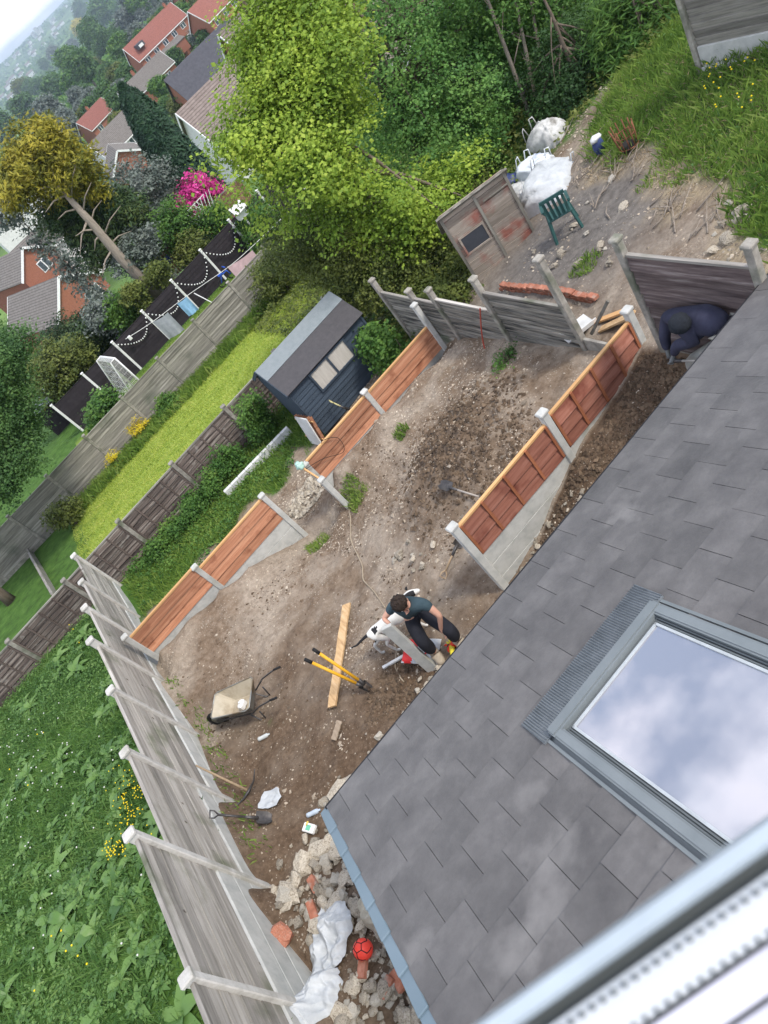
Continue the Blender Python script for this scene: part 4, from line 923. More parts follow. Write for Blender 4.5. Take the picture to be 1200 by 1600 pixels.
def man_b():
    gx_, gy_ = 4.45, 5.2; g0 = tzf(gx_, gy_); base = Vector((gx_, gy_, g0)); t = thing('person', 'man in navy hoodie and dark beanie bent double digging at the roof edge', 'man', base)
    hd = V(atz(1061, 506, 2.17)); shF = V(atz(1045, 497, 1.50)); hip = Vector((gx_+.12, gy_-.02, g0+.80)); 
    neck = V(atz(1078, 500, 1.70)); shR = V(atz(1043, 492, 1.95)); shL = V(atz(1085, 532, 1.85))
    neck = (shR+shL)/2+Vector((0, .02, .1)); hip = V(atz(1128, 512, 2.0))+Vector((.02, -.12, -.05)); mid = neck.lerp(hip, .55)+Vector((0, .0, .12)); ch = neck.lerp(hip, .25)+Vector((0, 0, .06))
    wR = V(atz(1044, 552, 1.42)); eR = V(atz(1038, 525, 1.68)); wL = V(atz(1052, 557, 1.42)); eL = V(atz(1057, 540, 1.66))
    hR = hip+Vector((-.1, 0, -.05)); hL = hip+Vector((.1, 0, -.05)); kR = V(atz(1080, 566, g0+.5)); kL = V(atz(1104, 556, g0+.52)); aR = Vector((kR.x, kR.y-.08, g0+.1)); aL = Vector((kL.x, kL.y-.08, g0+.1))
    N = dict(hip=(hip, .13), mid=(mid, (.14, .12)), ch=(ch, (.16, .12)), neck=(neck, .065), nk=(neck.lerp(hd, .5), .055), hd=(hd, .088), cr=(hd+(hd-neck).normalized()*.07, .075), shR=(shR, .065), shL=(shL, .065), eR=(eR, .045), wR=(wR, .03), eL=(eL, .045), wL=(wL, .03),
             hR=(hR, .1), hL=(hL, .1), kR=(kR, .065), kL=(kL, .065), aR=(aR, .045), aL=(aL, .045), tR=(aR+Vector((0, .17, -.05)), .035), tL=(aL+Vector((0, .17, -.05)), .035), nose=(hd+Vector((-.03, .05, -.09)), .015))
    E = [('hip', 'mid'), ('mid', 'ch'), ('ch', 'neck'), ('neck', 'nk'), ('nk', 'hd'), ('hd', 'cr'), ('hd', 'nose'), ('ch', 'shR'), ('ch', 'shL'), ('shR', 'eR'), ('eR', 'wR'), ('shL', 'eL'), ('eL', 'wL'), ('hip', 'hR'), ('hip', 'hL'), ('hR', 'kR'), ('kR', 'aR'), ('aR', 'tR'), ('hL', 'kL'), ('kL', 'aL'), ('aL', 'tL')]
    hand(N, E, 'wR', 'r', wR, Vector((0, .1, -.5)), Vector((.5, .1, 0)), 1, .5); hand(N, E, 'wL', 'l', wL, Vector((-.2, .15, -.4)), Vector((.3, .3, 0)), 1, .5)
    part('body', skin(N, E, 'hip'), [M['skin'], flat('grey_glove', (.16, .17, .17), .9), flat('dark_undershirt', (.02, .02, .03), .9)], t, lambda c_: 1 if min((Vector(c_)-wR).length, (Vector(c_)-wL).length) < .16 else (0 if (Vector(c_)-hd).length < .13 else 2))
    navy = pmat('navy_cloth', [(.024, .026, .046), (.052, .054, .088)], 4, .95, .5, rnd=0, bscale=10)
    J = dict(hip=(hip+Vector((0, .04, .05)), (.18, .16)), mid=(mid, (.19, .165)), ch=(ch, (.19, .145)), neck=(neck, (.11, .1)), shR=(shR, .09), shL=(shL, .09), eR=(eR, .075), cR=(eR.lerp(wR, .8), .055), eL=(eL, .075), cL=(eL.lerp(wL, .8), .055), hood=(neck+Vector((.02, -.05, .12)), .08))
    part('hoodie', skin(J, [('hip', 'mid'), ('mid', 'ch'), ('ch', 'neck'), ('neck', 'hood'), ('ch', 'shR'), ('ch', 'shL'), ('shR', 'eR'), ('eR', 'cR'), ('shL', 'eL'), ('eL', 'cL')], 'ch'), navy, t)
    T_ = dict(hip=(hip, .16), hR=(hR, .13), hL=(hL, .13), kR=(kR, .1), kL=(kL, .1), aR=(aR, .08), aL=(aL, .08))
    part('trousers', skin(T_, [('hip', 'hR'), ('hip', 'hL'), ('hR', 'kR'), ('kR', 'aR'), ('hL', 'kL'), ('kL', 'aL')], 'hip'), pmat('pale_grey_cloth', [(.3, .3, .27), (.42, .42, .38)], 5, .9, .3, rnd=0), t)
    mb = MB(t.location); mb.blob((hd+N['cr'][0])/2+Vector((.0, -.01, .015)), (.125, .125, .115), 14, 0, .12, 3, seed=6); mb.build('beanie', pmat('black_knit', [(.012, .015, .02), (.026, .03, .038)], 40, .95, .5, rnd=0), t)
    for a_ in (aR, aL):
        b_ = dict(a=(a_+Vector((0, 0, .03)), .06), h=(a_+Vector((0, -.02, -.05)), .055), t=(a_+Vector((0, .19, -.06)), .045)); part('boot', skin(b_, [('a', 'h'), ('h', 't')], 'h'), M['steel'], t)
    a = V(atz(1100, 562, 1.45)); b = V(atz(1047, 568, 1.02))
    spade('digging_bar', 'thin grey shafted tool held by the hooded man', V(atz(1112, 563, 1.6)), V(atz(1046, 564, 1.32)), .1, 'n', M['steel'], flat('grey_shaft', (.35, .33, .3)), wide=.07)
man_b()

def dog():
    rp = V(atz(584, 988, .36)); sh = V(atz(617, 962, .38)); p1 = V(atz(593, 1030, -.12)); p1.z = tzf(p1.x, p1.y)+.02; p3 = V(atz(633, 985, -.15)); p3.z = tzf(p3.x, p3.y)+.02
    d = (sh-rp); d.z = 0; d.normalize(); s_ = d.cross(Vector((0, 0, 1))); g0 = p1.z-.02; t = thing('dog', 'white dog with black patch and black tail walking behind the crouching man', 'dog', ((rp.x+sh.x)/2, (rp.y+sh.y)/2, g0))
    L = .62; sh = rp+d*.5; sh.z = rp.z+.03; p1 = Vector((rp.x, rp.y, 0))+s_*.09-d*.06; p1.z = tzf(p1.x, p1.y)+.02
    U = Vector((0, 0, 1)); hipN = rp-U*.03; st = sh-U*.04
    N = dict(rump=(hipN, (.095, .105)), loin=(rp.lerp(sh, .4), (.085, .095)), rib=(rp.lerp(sh, .72)-U*.02, (.105, .125)), chest=(st, (.105, .125)), n1=(sh+d*.12+U*.09, .068), n2=(sh+d*.2+U*.15, .062), hd=(sh+d*.29+U*.17, .07), mz=(sh+d*.38+U*.13, .042), ns=(sh+d*.44+U*.11, .027),
             t0=(rp-d*.09+U*.03, .028), t1=(rp-d*.2+U*.0-s_*.02, .021), t2=(rp-d*.32-U*.01-s_*.0, .016), t3=(rp-d*.42+U*.04+s_*.02, .009))
    E = [('rump', 'loin'), ('loin', 'rib'), ('rib', 'chest'), ('chest', 'n1'), ('n1', 'n2'), ('n2', 'hd'), ('hd', 'mz'), ('mz', 'ns'), ('rump', 't0'), ('t0', 't1'), ('t1', 't2'), ('t2', 't3')]
    for i, (sd_, ph) in enumerate(((1, .10), (-1, -.14))):
        k = 'h%d' % i; b0 = hipN+s_*sd_*.065; kn = b0+d*(.08+ph*.3)-U*.17; hk = b0+d*(-.07+ph*.8)-U*.27; pw = b0+d*(-.05+ph); pw.z = tzf(pw.x, pw.y)+.02
        N.update({k+'a': (b0-U*.03, .07), k+'b': (kn, .045), k+'c': (hk, .024), k+'d': (pw+U*.03, .02), k+'e': (pw+d*.05, .022)}); E += [('rump', k+'a'), (k+'a', k+'b'), (k+'b', k+'c'), (k+'c', k+'d'), (k+'d', k+'e')]
    for i, (sd_, ph) in enumerate(((1, .12), (-1, -.08))):
        k = 'f%d' % i; b0 = st+s_*sd_*.07; el = b0-U*.16-d*.02+d*ph*.2; wr = b0-U*.3+d*ph*.7; pw = b0+d*ph*1.1; pw.z = tzf(pw.x, pw.y)+.02
        N.update({k+'a': (b0-U*.04, .055), k+'b': (el, .035), k+'c': (wr, .024), k+'d': (pw+U*.03, .02), k+'e': (pw+d*.05, .022)}); E += [('chest', k+'a'), (k+'a', k+'b'), (k+'b', k+'c'), (k+'c', k+'d'), (k+'d', k+'e')]
    me = skin(N, E, 'chest', lvl=2); wh = pmat('white_fur', [(.55, .54, .5), (.72, .71, .67)], 5, .9, .2, rnd=0); bl = flat('black_fur', (.02, .02, .022), .8)
    def colr(c_):
        c_ = Vector(c_); u = (c_-rp).dot(d); v = (c_-rp).dot(s_); w = c_.z-rp.z
        if u < -.10 and w > -.1: return 1 if u > -.40 else 0
        if (c_-(rp+d*.04+U*.08+s_*.04)).length < .06: return 1
        if v < -.05 and u < .06 and w < -.02 and w > -.25: return 1
        if (c_-N['hd'][0]).length < .085 and v > 0: return 1
        return 0
    part('body', me, [wh, bl], t, colr)
    for q_ in (-1, 1):
        mb = MB(t.location); e0 = N['hd'][0]+s_*q_*.055+U*.04; mb.tube([e0, e0+s_*q_*.03+U*.02, e0+s_*q_*.05-U*.03], [.026, .028, .008], 6, flat=.35); mb.build('ear', bl, t)
dog()

# ---- hoses, lights strings
def cable(name, label, cat, pts, r, mat, dz=.01, follow=True):
    P = []
    for i in range(len(pts)-1):
        p0, p1, p2, p3 = [Vector(pts[min(max(i+k, 0), len(pts)-1)]) for k in (-1, 0, 1, 2)]
        for s_ in range(8):
            u = s_/8; P.append(.5*((2*p1)+(p2-p0)*u+(2*p0-5*p1+4*p2-p3)*u*u+(-p0+3*p1-3*p2+p3)*u**3))
    P.append(Vector(pts[-1]))
    if follow:
        for p in P: p.z = tzf(p.x, p.y)+dz
    mb = MB(P[0]); mb.tube(P, r, 6); return tag(mb.build(name, mat), label, cat)
cable('hose', 'thin pale hose winding over the soil from the gap to the crouching man', 'hose', [G(*p) for p in ((542, 783), (548, 815), (551, 850), (565, 880), (568, 905), (585, 925), (602, 950))], .013, M['hose'])
cable('cable', 'short pale cable trailing from the dog past the white level', 'cable', [G(*p) for p in ((617, 1003), (620, 1020), (619, 1045), (632, 1066))], .010, M['hose'])
cable('wire_loop', 'dark wire looping over the orange panel end beside the shed', 'wire', [(1.2, 12.1, .5), (1.6, 12.12, .35), (2.0, 12.12, .1), (2.1, 12.13, .4), (1.85, 12.15, .6), (1.75, 12.3, .4)], .006, M['rubber'], follow=False)
cable('red_rod', 'thin red pipe propped against the old grey fence', 'pipe', [V(atx(750, 482, 5.0)), V(atx(754, 530, 4.95)), V(atz(766, 575, .02))], .014, flat('red_plastic', (.45, .08, .05)), follow=False)
c = Vector((1.2, 12.15, .6)); mb = MB(c); mb.blob(c, (.09, .07, .08), 10, 0, .5, 2, seed=8); mb.tube([c, c+Vector((0, 0, .1))], [.03, .05], 8); tag(mb.build('mint_bag', flat('mint_plastic', (.4, .6, .52), .4)), 'pale mint plastic bag tied on the end of the orange fence', 'bag')
# ---- digging tools
spade('garden_spade', 'wooden handled spade stuck beside the near end of the tall orange fence', V(atz(692, 907, .0)), Vector((1.38, 7.25, .35)), .2, 'D') if False else None
a = G(694, 905, .05); b = V(atz(718, 842, .12)); spade('garden_spade', 'wooden D handled spade leaning on the near post of the tall fence', a, b, .12, 'D', up=(0, -1, .3))
spade('shovel', 'muddy shovel half buried in the soil heap behind the tall fence', V(atz(748, 776, .35)), V(atz(688, 757, tzf(2.4, 9.2)+.02)), .24, 'n', hm=flat('greyish_shaft', (.36, .32, .28)))
def pickaxe():
    a = V(atx(306, 1196, -3.42)); b = V(atz(383, 1233, -.08)); b.z = tzf(b.x, b.y)+.1; t = thing('pickaxe', 'pickaxe with pale shaft leaning on the grey boundary fence', 'tool', b)
    mb = MB(b); mb.tube([a, b], [.014, .02], 8); mb.build('shaft', M['handle'], t)
    e1 = V(atz(398, 1202, .1)); e2 = V(atz(370, 1262, .05)); e2.z = tzf(e2.x, e2.y)+.02; m_ = (b+(b-a).normalized()*.03)
    mb = MB(b); mb.tube([e1, e1.lerp(m_, .5)+(b-a).normalized()*.03, m_, e2.lerp(m_, .5)+(b-a).normalized()*.02, e2], [.006, .014, .024, .014, .008], 8); mb.build('head', M['steel'], t)
pickaxe()
a = V(atx(328, 1272, -3.42)); spade('long_spade', 'dark shafted spade lying from the boundary fence towards the white paper', a, G(426, 1281, .03), .22, 'D', hm=M['steel'])
# ---- litter
def sheet(name, label, cat, c, r, mat, seed, amp=.06, n=18, dz=.02, aspect=1., rz=0., out=.35, h=0.):
    mb = MB(c); vs = []; rings = 9
    for i in range(rings+1):
        for j in range(n):
            a = 2*math.pi*j/n; rr = r*i/rings*(1+out*float(fbm(math.cos(a)*1.1+seed, math.sin(a)*1.1+seed*2, 3))*2)
            x, y = rr*math.cos(a)*aspect, rr*math.sin(a); x, y = x*math.cos(rz)-y*math.sin(rz), x*math.sin(rz)+y*math.cos(rz)
            wx_, wy_ = c[0]+x, c[1]+y; z = tzf(wx_, wy_)+dz+amp*abs(float(fbm(wx_*9+seed, wy_*9, 3)))*1.6+h*(1-(i/rings)**2); vs.append((wx_, wy_, z))
    mb.add(vs, [(i*n+j, i*n+(j+1) % n, (i+1)*n+(j+1) % n, (i+1)*n+j) for i in range(rings) for j in range(n)], sm=True)
    o = mb.build(name, mat); return tag(o, label, cat)
sheet('paper_sack', 'flattened white paper sack on the soil next to the long spade', 'sack', G(427, 1250), .21, M['plastic_white'], 3.1, .05)
def bottle(name, label, p, d, mat):
    d = Vector(d).normalized(); mb = MB(p); p = Vector(p)+Vector((0, 0, .035)); mb.tube([p, p+d*.01, p+d*.05, p+d*.06, p+d*.13, p+d*.18, p+d*.2, p+d*.225], [.02, .034, .035, .031, .035, .033, .014, .014], 10); return tag(mb.build(name, mat), label, 'bottle')
bottle('water_bottle', 'empty clear bottle lying below the wheelbarrow', G(406, 1157), (.9, -.5, 0), flat('clear_plastic', (.5, .53, .52), .2))
bottle('small_bottle', 'small bottle with blue cap at the roof corner', G(482, 1276), (.9, -.5, 0), flat('bluish_plastic', (.45, .52, .6), .25))
c = G(487, 1296, .05); mb = MB(c); mb.box(c, (.12, .2, .06), rz=.5, ch=.01); mb.box(c+Vector((0, 0, .031)), (.07, .08, .002), rz=.5, mi=1); mb.box(c+Vector((.02, .06, .031)), (.06, .03, .002), rz=.5, mi=2)
tag(mb.build('carton', [M['white'], flat('green_print2', (.15, .45, .3)), flat('orange_print', (.7, .5, .1))]), 'white carton with green and yellow print by the roof corner', 'carton')
mb = MB(G(300, 959)); 
for k in range(6): a = k*1.05; mb.blob(G(300, 959)+Vector((.05*math.cos(a), .05*math.sin(a), .06)), (.03, .03, .012), 5)
tag(mb.build('yellow_flower', flat('yellow_petal', (.75, .55, .03))), 'single yellow flower on the bare soil near the orange fence', 'flower')
# red ball
c = G(577, 1487, .12); t = thing('football', 'red and orange ball with dark seams among the rubble', 'ball', c-Vector((0, 0, .11))); mb = MB(t.location); mb.blob(c, (.11, .11, .11), 12, 0, 0); b_ = mb.build('cover', flat('red_ball', (.75, .06, .04), .4), t)
for k in range(5):
    a = k*2*math.pi/5; pts = []
    top_ = Vector((math.sin(.5)*math.cos(a), math.sin(.5)*math.sin(a), math.cos(.5))); nx_ = Vector((math.sin(.5)*math.cos(a+1.257), math.sin(.5)*math.sin(a+1.257), math.cos(.5))); dn = Vector((math.sin(1.15)*math.cos(a), math.sin(1.15)*math.sin(a), math.cos(1.15)))
    mb = MB(t.location); mb.tube([c+top_.lerp(nx_, q_).normalized()*.111 for q_ in (0, .5, 1)], .005, 5); mb.tube([c+top_.lerp(dn, q_).normalized()*.111 for q_ in (0, .5, 1)], .005, 5)
    d2 = Vector((math.sin(1.5)*math.cos(a+.63), math.sin(1.5)*math.sin(a+.63), math.cos(1.5))); mb.tube([c+dn.lerp(d2, q_).normalized()*.111 for q_ in (0, .5, 1)], .005, 5); mb.build('seam', M['rubber'], t)
# big white sack on the rubble: draped folds
def crumple(name, label, cat, c, rx, ry, h, rz, mat, seed, n=70, fold=.06, fr=6.5, out=.3):
    mb = MB(c); vs = []
    for i in range(n+1):
        for j in range(n+1):
            u, v = i/n*2-1, j/n*2-1; a = math.atan2(v, u); s_ = max(abs(u), abs(v)); rr = s_*(1+out*float(fbm(math.cos(a)*1.3+seed, math.sin(a)*1.3, 4)))
            x, y = rr*math.cos(a)*rx, rr*math.sin(a)*ry; wx_ = c[0]+x*math.cos(rz)-y*math.sin(rz); wy_ = c[1]+x*math.sin(rz)+y*math.cos(rz)
            wp = float(fbm(wx_*2.1+seed, wy_*2.1, 2))*1.6
            ridge = 1-abs(float(vnoise(wx_*fr+seed+wp, wy_*fr*.6-wp)))*4; r2 = 1-abs(float(vnoise(wx_*fr*1.9-seed-wp*2, wy_*fr*2.3+wp)))*4
            vs.append((wx_, wy_, float(tz(wx_, wy_)[0])+.05+h*(1-s_**4)*(.75+float(fbm(wx_*3+seed, wy_*3, 2)))+fold*ridge*(1-.4*s_)+fold*.35*r2))
    mb.add(vs, [(i*(n+1)+j, (i+1)*(n+1)+j, (i+1)*(n+1)+j+1, i*(n+1)+j+1) for i in range(n) for j in range(n)], sm=True)
    return tag(mb.build(name, mat), label, cat)
crumple('woven_sack', 'large crumpled white sack spread over the rubble', 'sack', G(520, 1470, 0), .34, .46, .2, heading((G(545, 1440)-G(490, 1560))) -math.pi/2, M['plastic_white'], 5.3)
crumple('woven_sack', 'bunched white sack against the foot of the grey boundary fence', 'sack', G(495, 1558, 0), .30, .26, .2, .3, M['plastic_white'], 9.1)
crumple('plastic_bag', 'translucent beige plastic bag with a green patch beside the roof verge', 'bag', G(598, 1425, 0), .2, .33, .22, .5, pmat('beige_plastic', [(.33, .3, .23), (.5, .46, .37)], 5, .35, .2, rnd=0, dirt=((.08, .2, .13), 3.5, .62)), 12.7, fold=.05)
# ================================================================== vegetation
def rnd_unit(n, rg=RNG):
    v = rg.normal(size=(n, 3)); return v/np.linalg.norm(v, axis=1, keepdims=True)
def leaves_mesh(name, c, n, size, mat, rnd, wid=.55, elong=1., seg=1):
    """c centres (N,3), n normals (N,3), size (N,)"""
    N = len(c); t = np.cross(n, rnd_unit(N)); t /= np.linalg.norm(t, axis=1, keepdims=True)+1e-9; b = np.cross(n, t)
    s = size[:, None]; v = np.empty((N, 4, 3))
    v[:, 0] = c+t*s*.5*elong; v[:, 1] = c+b*s*wid*.5-n*s*.10; v[:, 2] = c-t*s*.5*elong-n*s*.05; v[:, 3] = c-b*s*wid*.5-n*s*.10
    f = np.arange(N*4).reshape(N, 4)
    return npmesh(name, v.reshape(-1, 3), f, mat, rnd=rnd)
def crown_points(ells, ntw, rg, lo=.55, holes=.0, fr=.8):
    vol = np.array([r[0]*r[1]*r[2] for c, r in ells]); pick = rg.choice(len(ells), ntw, p=vol/vol.sum())
    cc = np.array([e[0] for e in ells], float)[pick]; rr = np.array([e[1] for e in ells], float)[pick]
    d = rnd_unit(ntw, rg); rad = (lo**3+(1-lo**3)*rg.random(ntw))**(1/3)
    bump = 1+.28*fbm(d[:, 0]*1.9+cc[:, 0], d[:, 1]*1.9+d[:, 2]*2.3+cc[:, 2], 3)*2
    p = cc+d*rr*(rad*bump)[:, None]
    if holes:
        h = fbm(p[:, 0]*fr+p[:, 2]*.6, p[:, 1]*fr-p[:, 2]*fr, 3); keep = h > -.5+holes; p = p[keep]; d = d[keep]; cc = cc[keep]
    return p, d, cc
def cloud(name, ells, ntw, k, spread, size, mat, seed=1, lo=.55, holes=0., up=.9, droop=0., wid=.55, elong=1., off=(0, 0, 0), flatz=.5, fr=.8):
    rg = np.random.default_rng(seed); p, d, cc = crown_points(ells, ntw, rg, lo, holes, fr); N = len(p)
    q = np.repeat(p, k, 0)+rg.normal(size=(N*k, 3))*np.array([spread, spread, spread*flatz]); q[:, 2] -= droop*rg.random(N*k)
    nn = np.repeat(d, k, 0)*.5+rg.normal(size=(N*k, 3))*.55+np.array([0, 0, up]); nn /= np.linalg.norm(nn, axis=1, keepdims=True)
    r = np.clip(np.repeat(rg.random(N), k)*.5+rg.random(N*k)*.5, 0, 1)
    return leaves_mesh(name, q-np.array(off), nn, size*(.5+1.0*rg.random(N*k)**1.3), mat, r, wid, elong), p
def limbs(mb, base, top, r0, targets, nb=5, mi=0, seed=0, bend=.15):
    """tapered trunk with limbs reaching to some targets"""
    rg = random.Random(seed); base = V(base); top = V(top); K = 8
    tr = [base.lerp(top, k/K)+Vector((rg.uniform(-1, 1), rg.uniform(-1, 1), 0))*bend*(k/K)*(top-base).length*.08 for k in range(K+1)]
    mb.tube(tr, [r0*(1.25 if k == 0 else 1)*(1-.75*k/K) for k in range(K+1)], 9, mi)
    for q_ in targets[:nb]:
        q_ = V(q_); f_ = rg.uniform(.3, .85); s_ = base.lerp(top, f_); m_ = s_.lerp(q_, .5)+Vector((0, 0, .08*(q_-s_).length)); rr = r0*(1-.75*f_)*.6
        mb.tube([s_, s_.lerp(m_, .5)+Vector((0, 0, .02)), m_, m_.lerp(q_, .5), q_], [rr, rr*.8, rr*.6, rr*.4, rr*.15], 6, mi)
def tree(name, label, cat, base, top, ells, r0, ntw, k, spread, size, mat, seed=1, nb=10, bark='bark', group=None, **kw):
    base = V(base); t = thing(name, label, cat, base, group=group)
    me, p = cloud('crown', ells, ntw, k, spread, size, mat, seed, off=base, **kw); link('crown', me, t)
    mb = MB(base); idx = np.random.default_rng(seed+5).choice(len(p), min(nb, len(p)), replace=False); limbs(mb, base, top, r0, [p[i] for i in idx], nb, seed=seed); mb.build('trunk', M[bark], t)
    return t
LM = {}
LM['lime'] = leafmat('lime_leaves', [(.07, .14, .018), (.15, .25, .03), (.26, .37, .045), (.38, .46, .07)], .42)
LM['mid'] = leafmat('mid_green_leaves', [(.022, .07, .014), (.05, .125, .022), (.095, .19, .032), (.16, .26, .045)], .35)
LM['tall'] = leafmat('leafy_green_leaves', [(.045, .12, .03), (.085, .2, .045), (.145, .28, .06), (.22, .36, .08)], .4)
LM['dark'] = leafmat('dark_green_leaves', [(.012, .035, .01), (.028, .07, .018), (.05, .105, .025), (.08, .14, .035)], .3)
LM['left'] = leafmat('deep_green_leaves', [(.022, .06, .018), (.045, .105, .028), (.08, .16, .04), (.13, .21, .055)], .35)
LM['olive'] = leafmat('olive_leaves', [(.03, .05, .012), (.07, .10, .02), (.12, .15, .03), (.17, .2, .05)], .3)
LM['gold'] = leafmat('golden_conifer_leaves', [(.06, .075, .012), (.14, .15, .018), (.26, .24, .025), (.38, .33, .04)], .3)
LM['conifer'] = leafmat('conifer_leaves', [(.012, .028, .012), (.025, .055, .018), (.05, .085, .022), (.10, .13, .03)], .2)
LM['cypress'] = leafmat('cypress_leaves', [(.006, .02, .010), (.012, .036, .017), (.022, .056, .024), (.032, .075, .03)], .15)
LM['greyleaf'] = leafmat('grey_green_leaves', [(.05, .07, .055), (.09, .12, .09), (.15, .18, .14), (.2, .23, .19)], .25)
LM['pink'] = leafmat('pink_blossom', [(.04, .08, .02), (.3, .02, .12), (.55, .05, .24), (.7, .16, .38)], .2)
LM['yellow'] = leafmat('yellow_blossom', [(.08, .12, .02), (.5, .4, .02), (.7, .58, .03), (.75, .65, .08)], .2)
LM['weed'] = leafmat('weed_leaves', [(.035, .085, .022), (.065, .145, .035), (.11, .21, .05), (.17, .27, .075)], .35)
LM['dock'] = leafmat('dock_leaves', [(.055, .125, .035), (.09, .185, .045), (.13, .24, .06), (.18, .29, .09)], .35, rough=.4)
LM['grassy'] = leafmat('grass_blades', [(.055, .11, .02), (.11, .2, .033), (.18, .28, .05), (.27, .34, .09)], .35)
LM['lawnb'] = leafmat('lawn_blades', [(.13, .21, .03), (.24, .33, .045), (.35, .42, .07), (.46, .48, .14)], .35, cell=1.6)
LM['dry'] = leafmat('dry_blades', [(.12, .10, .05), (.25, .2, .11), (.4, .33, .2), (.5, .43, .28)], .2)
E_ = lambda px, py, y, r: (aty(px, py, y), r if hasattr(r, '__len__') else (r, r, r))
# the big trees
tree('sycamore', 'lime green sycamore with loose broad leaves, left of the darker tree behind the shed', 'tree', (7.6, 17.3, tzf(7.6, 17.3)), (7.6, 17.0, 6.5),
     [E_(470, 50, 17, 1.45), E_(490, 130, 16.6, 1.5), E_(450, 210, 16.2, (1.35, 1.4, 1.1)), E_(385, 215, 16.2, (.8, 1., .7)), E_(490, 280, 15.8, (1.35, 1.4, .9)), E_(580, 320, 15.6, (1.4, 1.3, .75)), E_(690, 300, 15.3, (1.2, 1.2, .65)), E_(410, 265, 16, (.9, 1.1, .6)), E_(415, 90, 16.6, (.7, .8, .8)), E_(335, 245, 16, (.42, .5, .35)), E_(640, 350, 15.1, (1.2, 1.1, .6))],
     .2, 2250, 60, .22, .082, LM['lime'], 11, nb=30, lo=.3, holes=.36, wid=.85, fr=1.3)
tree('tall_tree', 'tall dark green leafy tree standing above the bulk bags', 'tree', (10.4, 19.0, tzf(10.4, 19)), (10.6, 18.8, 7),
     [E_(640, 60, 19.5, 2.3), E_(740, 20, 19, 2.3), E_(720, 130, 18.5, 2.0), E_(660, 200, 17.8, (1.9, 1.8, 1.6)), E_(800, 110, 18, 1.7), E_(740, 215, 17.2, (1.3, 1.3, 1.0)), E_(850, 30, 19, 1.6), E_(600, 130, 19, 1.8)],
     .22, 3000, 52, .2, .08, LM['tall'], 12, nb=30, lo=.3, holes=.3, wid=.75, fr=1.2)
tree('understorey_bush', 'dense olive bush below the lime green sycamore beside the old fence', 'bush', (6.6, 15.6, tzf(6.6, 15.6)), (6.6, 15.6, .3),
     [E_(470, 380, 17.3, (1.0, .9, .8)), E_(530, 400, 16.6, (1.2, 1, .9)), E_(600, 400, 15.8, (1.3, 1, 1.0)), E_(660, 420, 15.2, (1.1, 1, .8)), E_(710, 440, 14.6, (.8, .8, .5)), E_(560, 440, 16.2, (.9, .8, .6))],
     .06, 1500, 30, .14, .07, LM['olive'], 13, nb=20, lo=.3, wid=.7)
tree('bramble', 'low bramble patch between the old fence and the derelict shed', 'bush', (6.3, 13.7, tzf(6.3, 13.7)), (6.3, 13.7, .2),
     [((6.0, 13.9, -.1), (.8, .8, .45)), ((6.9, 13.3, 0), (.7, .6, .4)), ((5.9, 13.0, .1), (.5, .6, .35))], .02, 420, 26, .12, .075, LM['olive'], 14, nb=10, lo=.2, wid=.75)
tree('ivy_bush', 'leafy green bush squeezed between the blue shed and the old fence', 'bush', (4.7, 13.5, tzf(4.7, 13.5)), (4.7, 13.5, .1),
     [((4.65, 13.6, -.5), (.3, .9, .45)), ((4.6, 14.3, -.2), (.35, .6, .6)), ((4.4, 12.9, -.45), (.4, .35, .35))], .02, 330, 24, .1, .085, LM['mid'], 15, nb=8, lo=.2, wid=.8)
tree('hedge_bush', 'rounded dark green bush right of the bulk bags', 'bush', (12.6, 14.8, tzf(12.6, 14.8)), (12.6, 14.8, 2.5),
     [E_(925, 175, 14.8, (1.25, 1.2, 1.2)), E_(900, 110, 15.2, (1.2, 1.1, 1.2)), E_(955, 120, 15, (1.1, 1, 1.1)), E_(880, 160, 15, (.8, .8, .8))], .08, 1500, 30, .14, .08, LM['dark'], 16, nb=12, lo=.3, wid=.6)
tree('laurel', 'large shrub with long narrow leaves beside the fence at the top right', 'shrub', (13.3, 13.2, tzf(13.3, 13.2)), (13.3, 13.2, 3.4),
     [E_(1020, 90, 13.4, (1.1, 1.1, 1.1)), E_(1010, 30, 13.6, (1.2, 1.1, 1.1)), E_(1060, 90, 13.0, (.8, .8, .9)), E_(980, 60, 13.8, (.9, .9, .9))], .06, 900, 26, .15, .2, LM['mid'], 17, nb=12, lo=.3, wid=.22)
for i, (a, b) in enumerate((((835, 200), (740, -60)), ((862, 190), (820, -50)), ((880, 160), (868, -40)), ((850, 215), (790, -70)), ((893, 150), (900, -60)))):
    p0 = V(aty(a[0], a[1], 16.2+i*.1)); p1 = V(aty(b[0], b[1], 16.6)); g0 = tzf(p0.x, p0.y); bs = Vector((p0.x, p0.y, g0)); t = thing('sapling', 'slender bare trunked sapling behind the bulk bags, %s from the left at its foot' % ('second', 'third', 'fourth', 'first', 'fifth')[(0, 1, 2, 3, 4)[i]], 'tree', bs, group='saplings behind the bulk bags')
    mb = MB(bs); mb.tube([bs, p0, p0.lerp(p1, .5), p1], [.07, .06, .05, .03], 7)
    for k in range(4):
        s_ = p0.lerp(p1, .2+.18*k); mb.tube([s_, s_+Vector((random.uniform(-.6, .6), random.uniform(-.3, .3), .5))], [.02, .006], 5)
    mb.build('trunk', M['barkpale'], t)
    me, _ = cloud('crown', [(tuple(p1), (.9, .8, .8)), (tuple(p0.lerp(p1, .75)), (.7, .7, .6))], 110, 20, .16, .1, LM['mid'], 30+i, off=bs, lo=.3); link('crown', me, t)
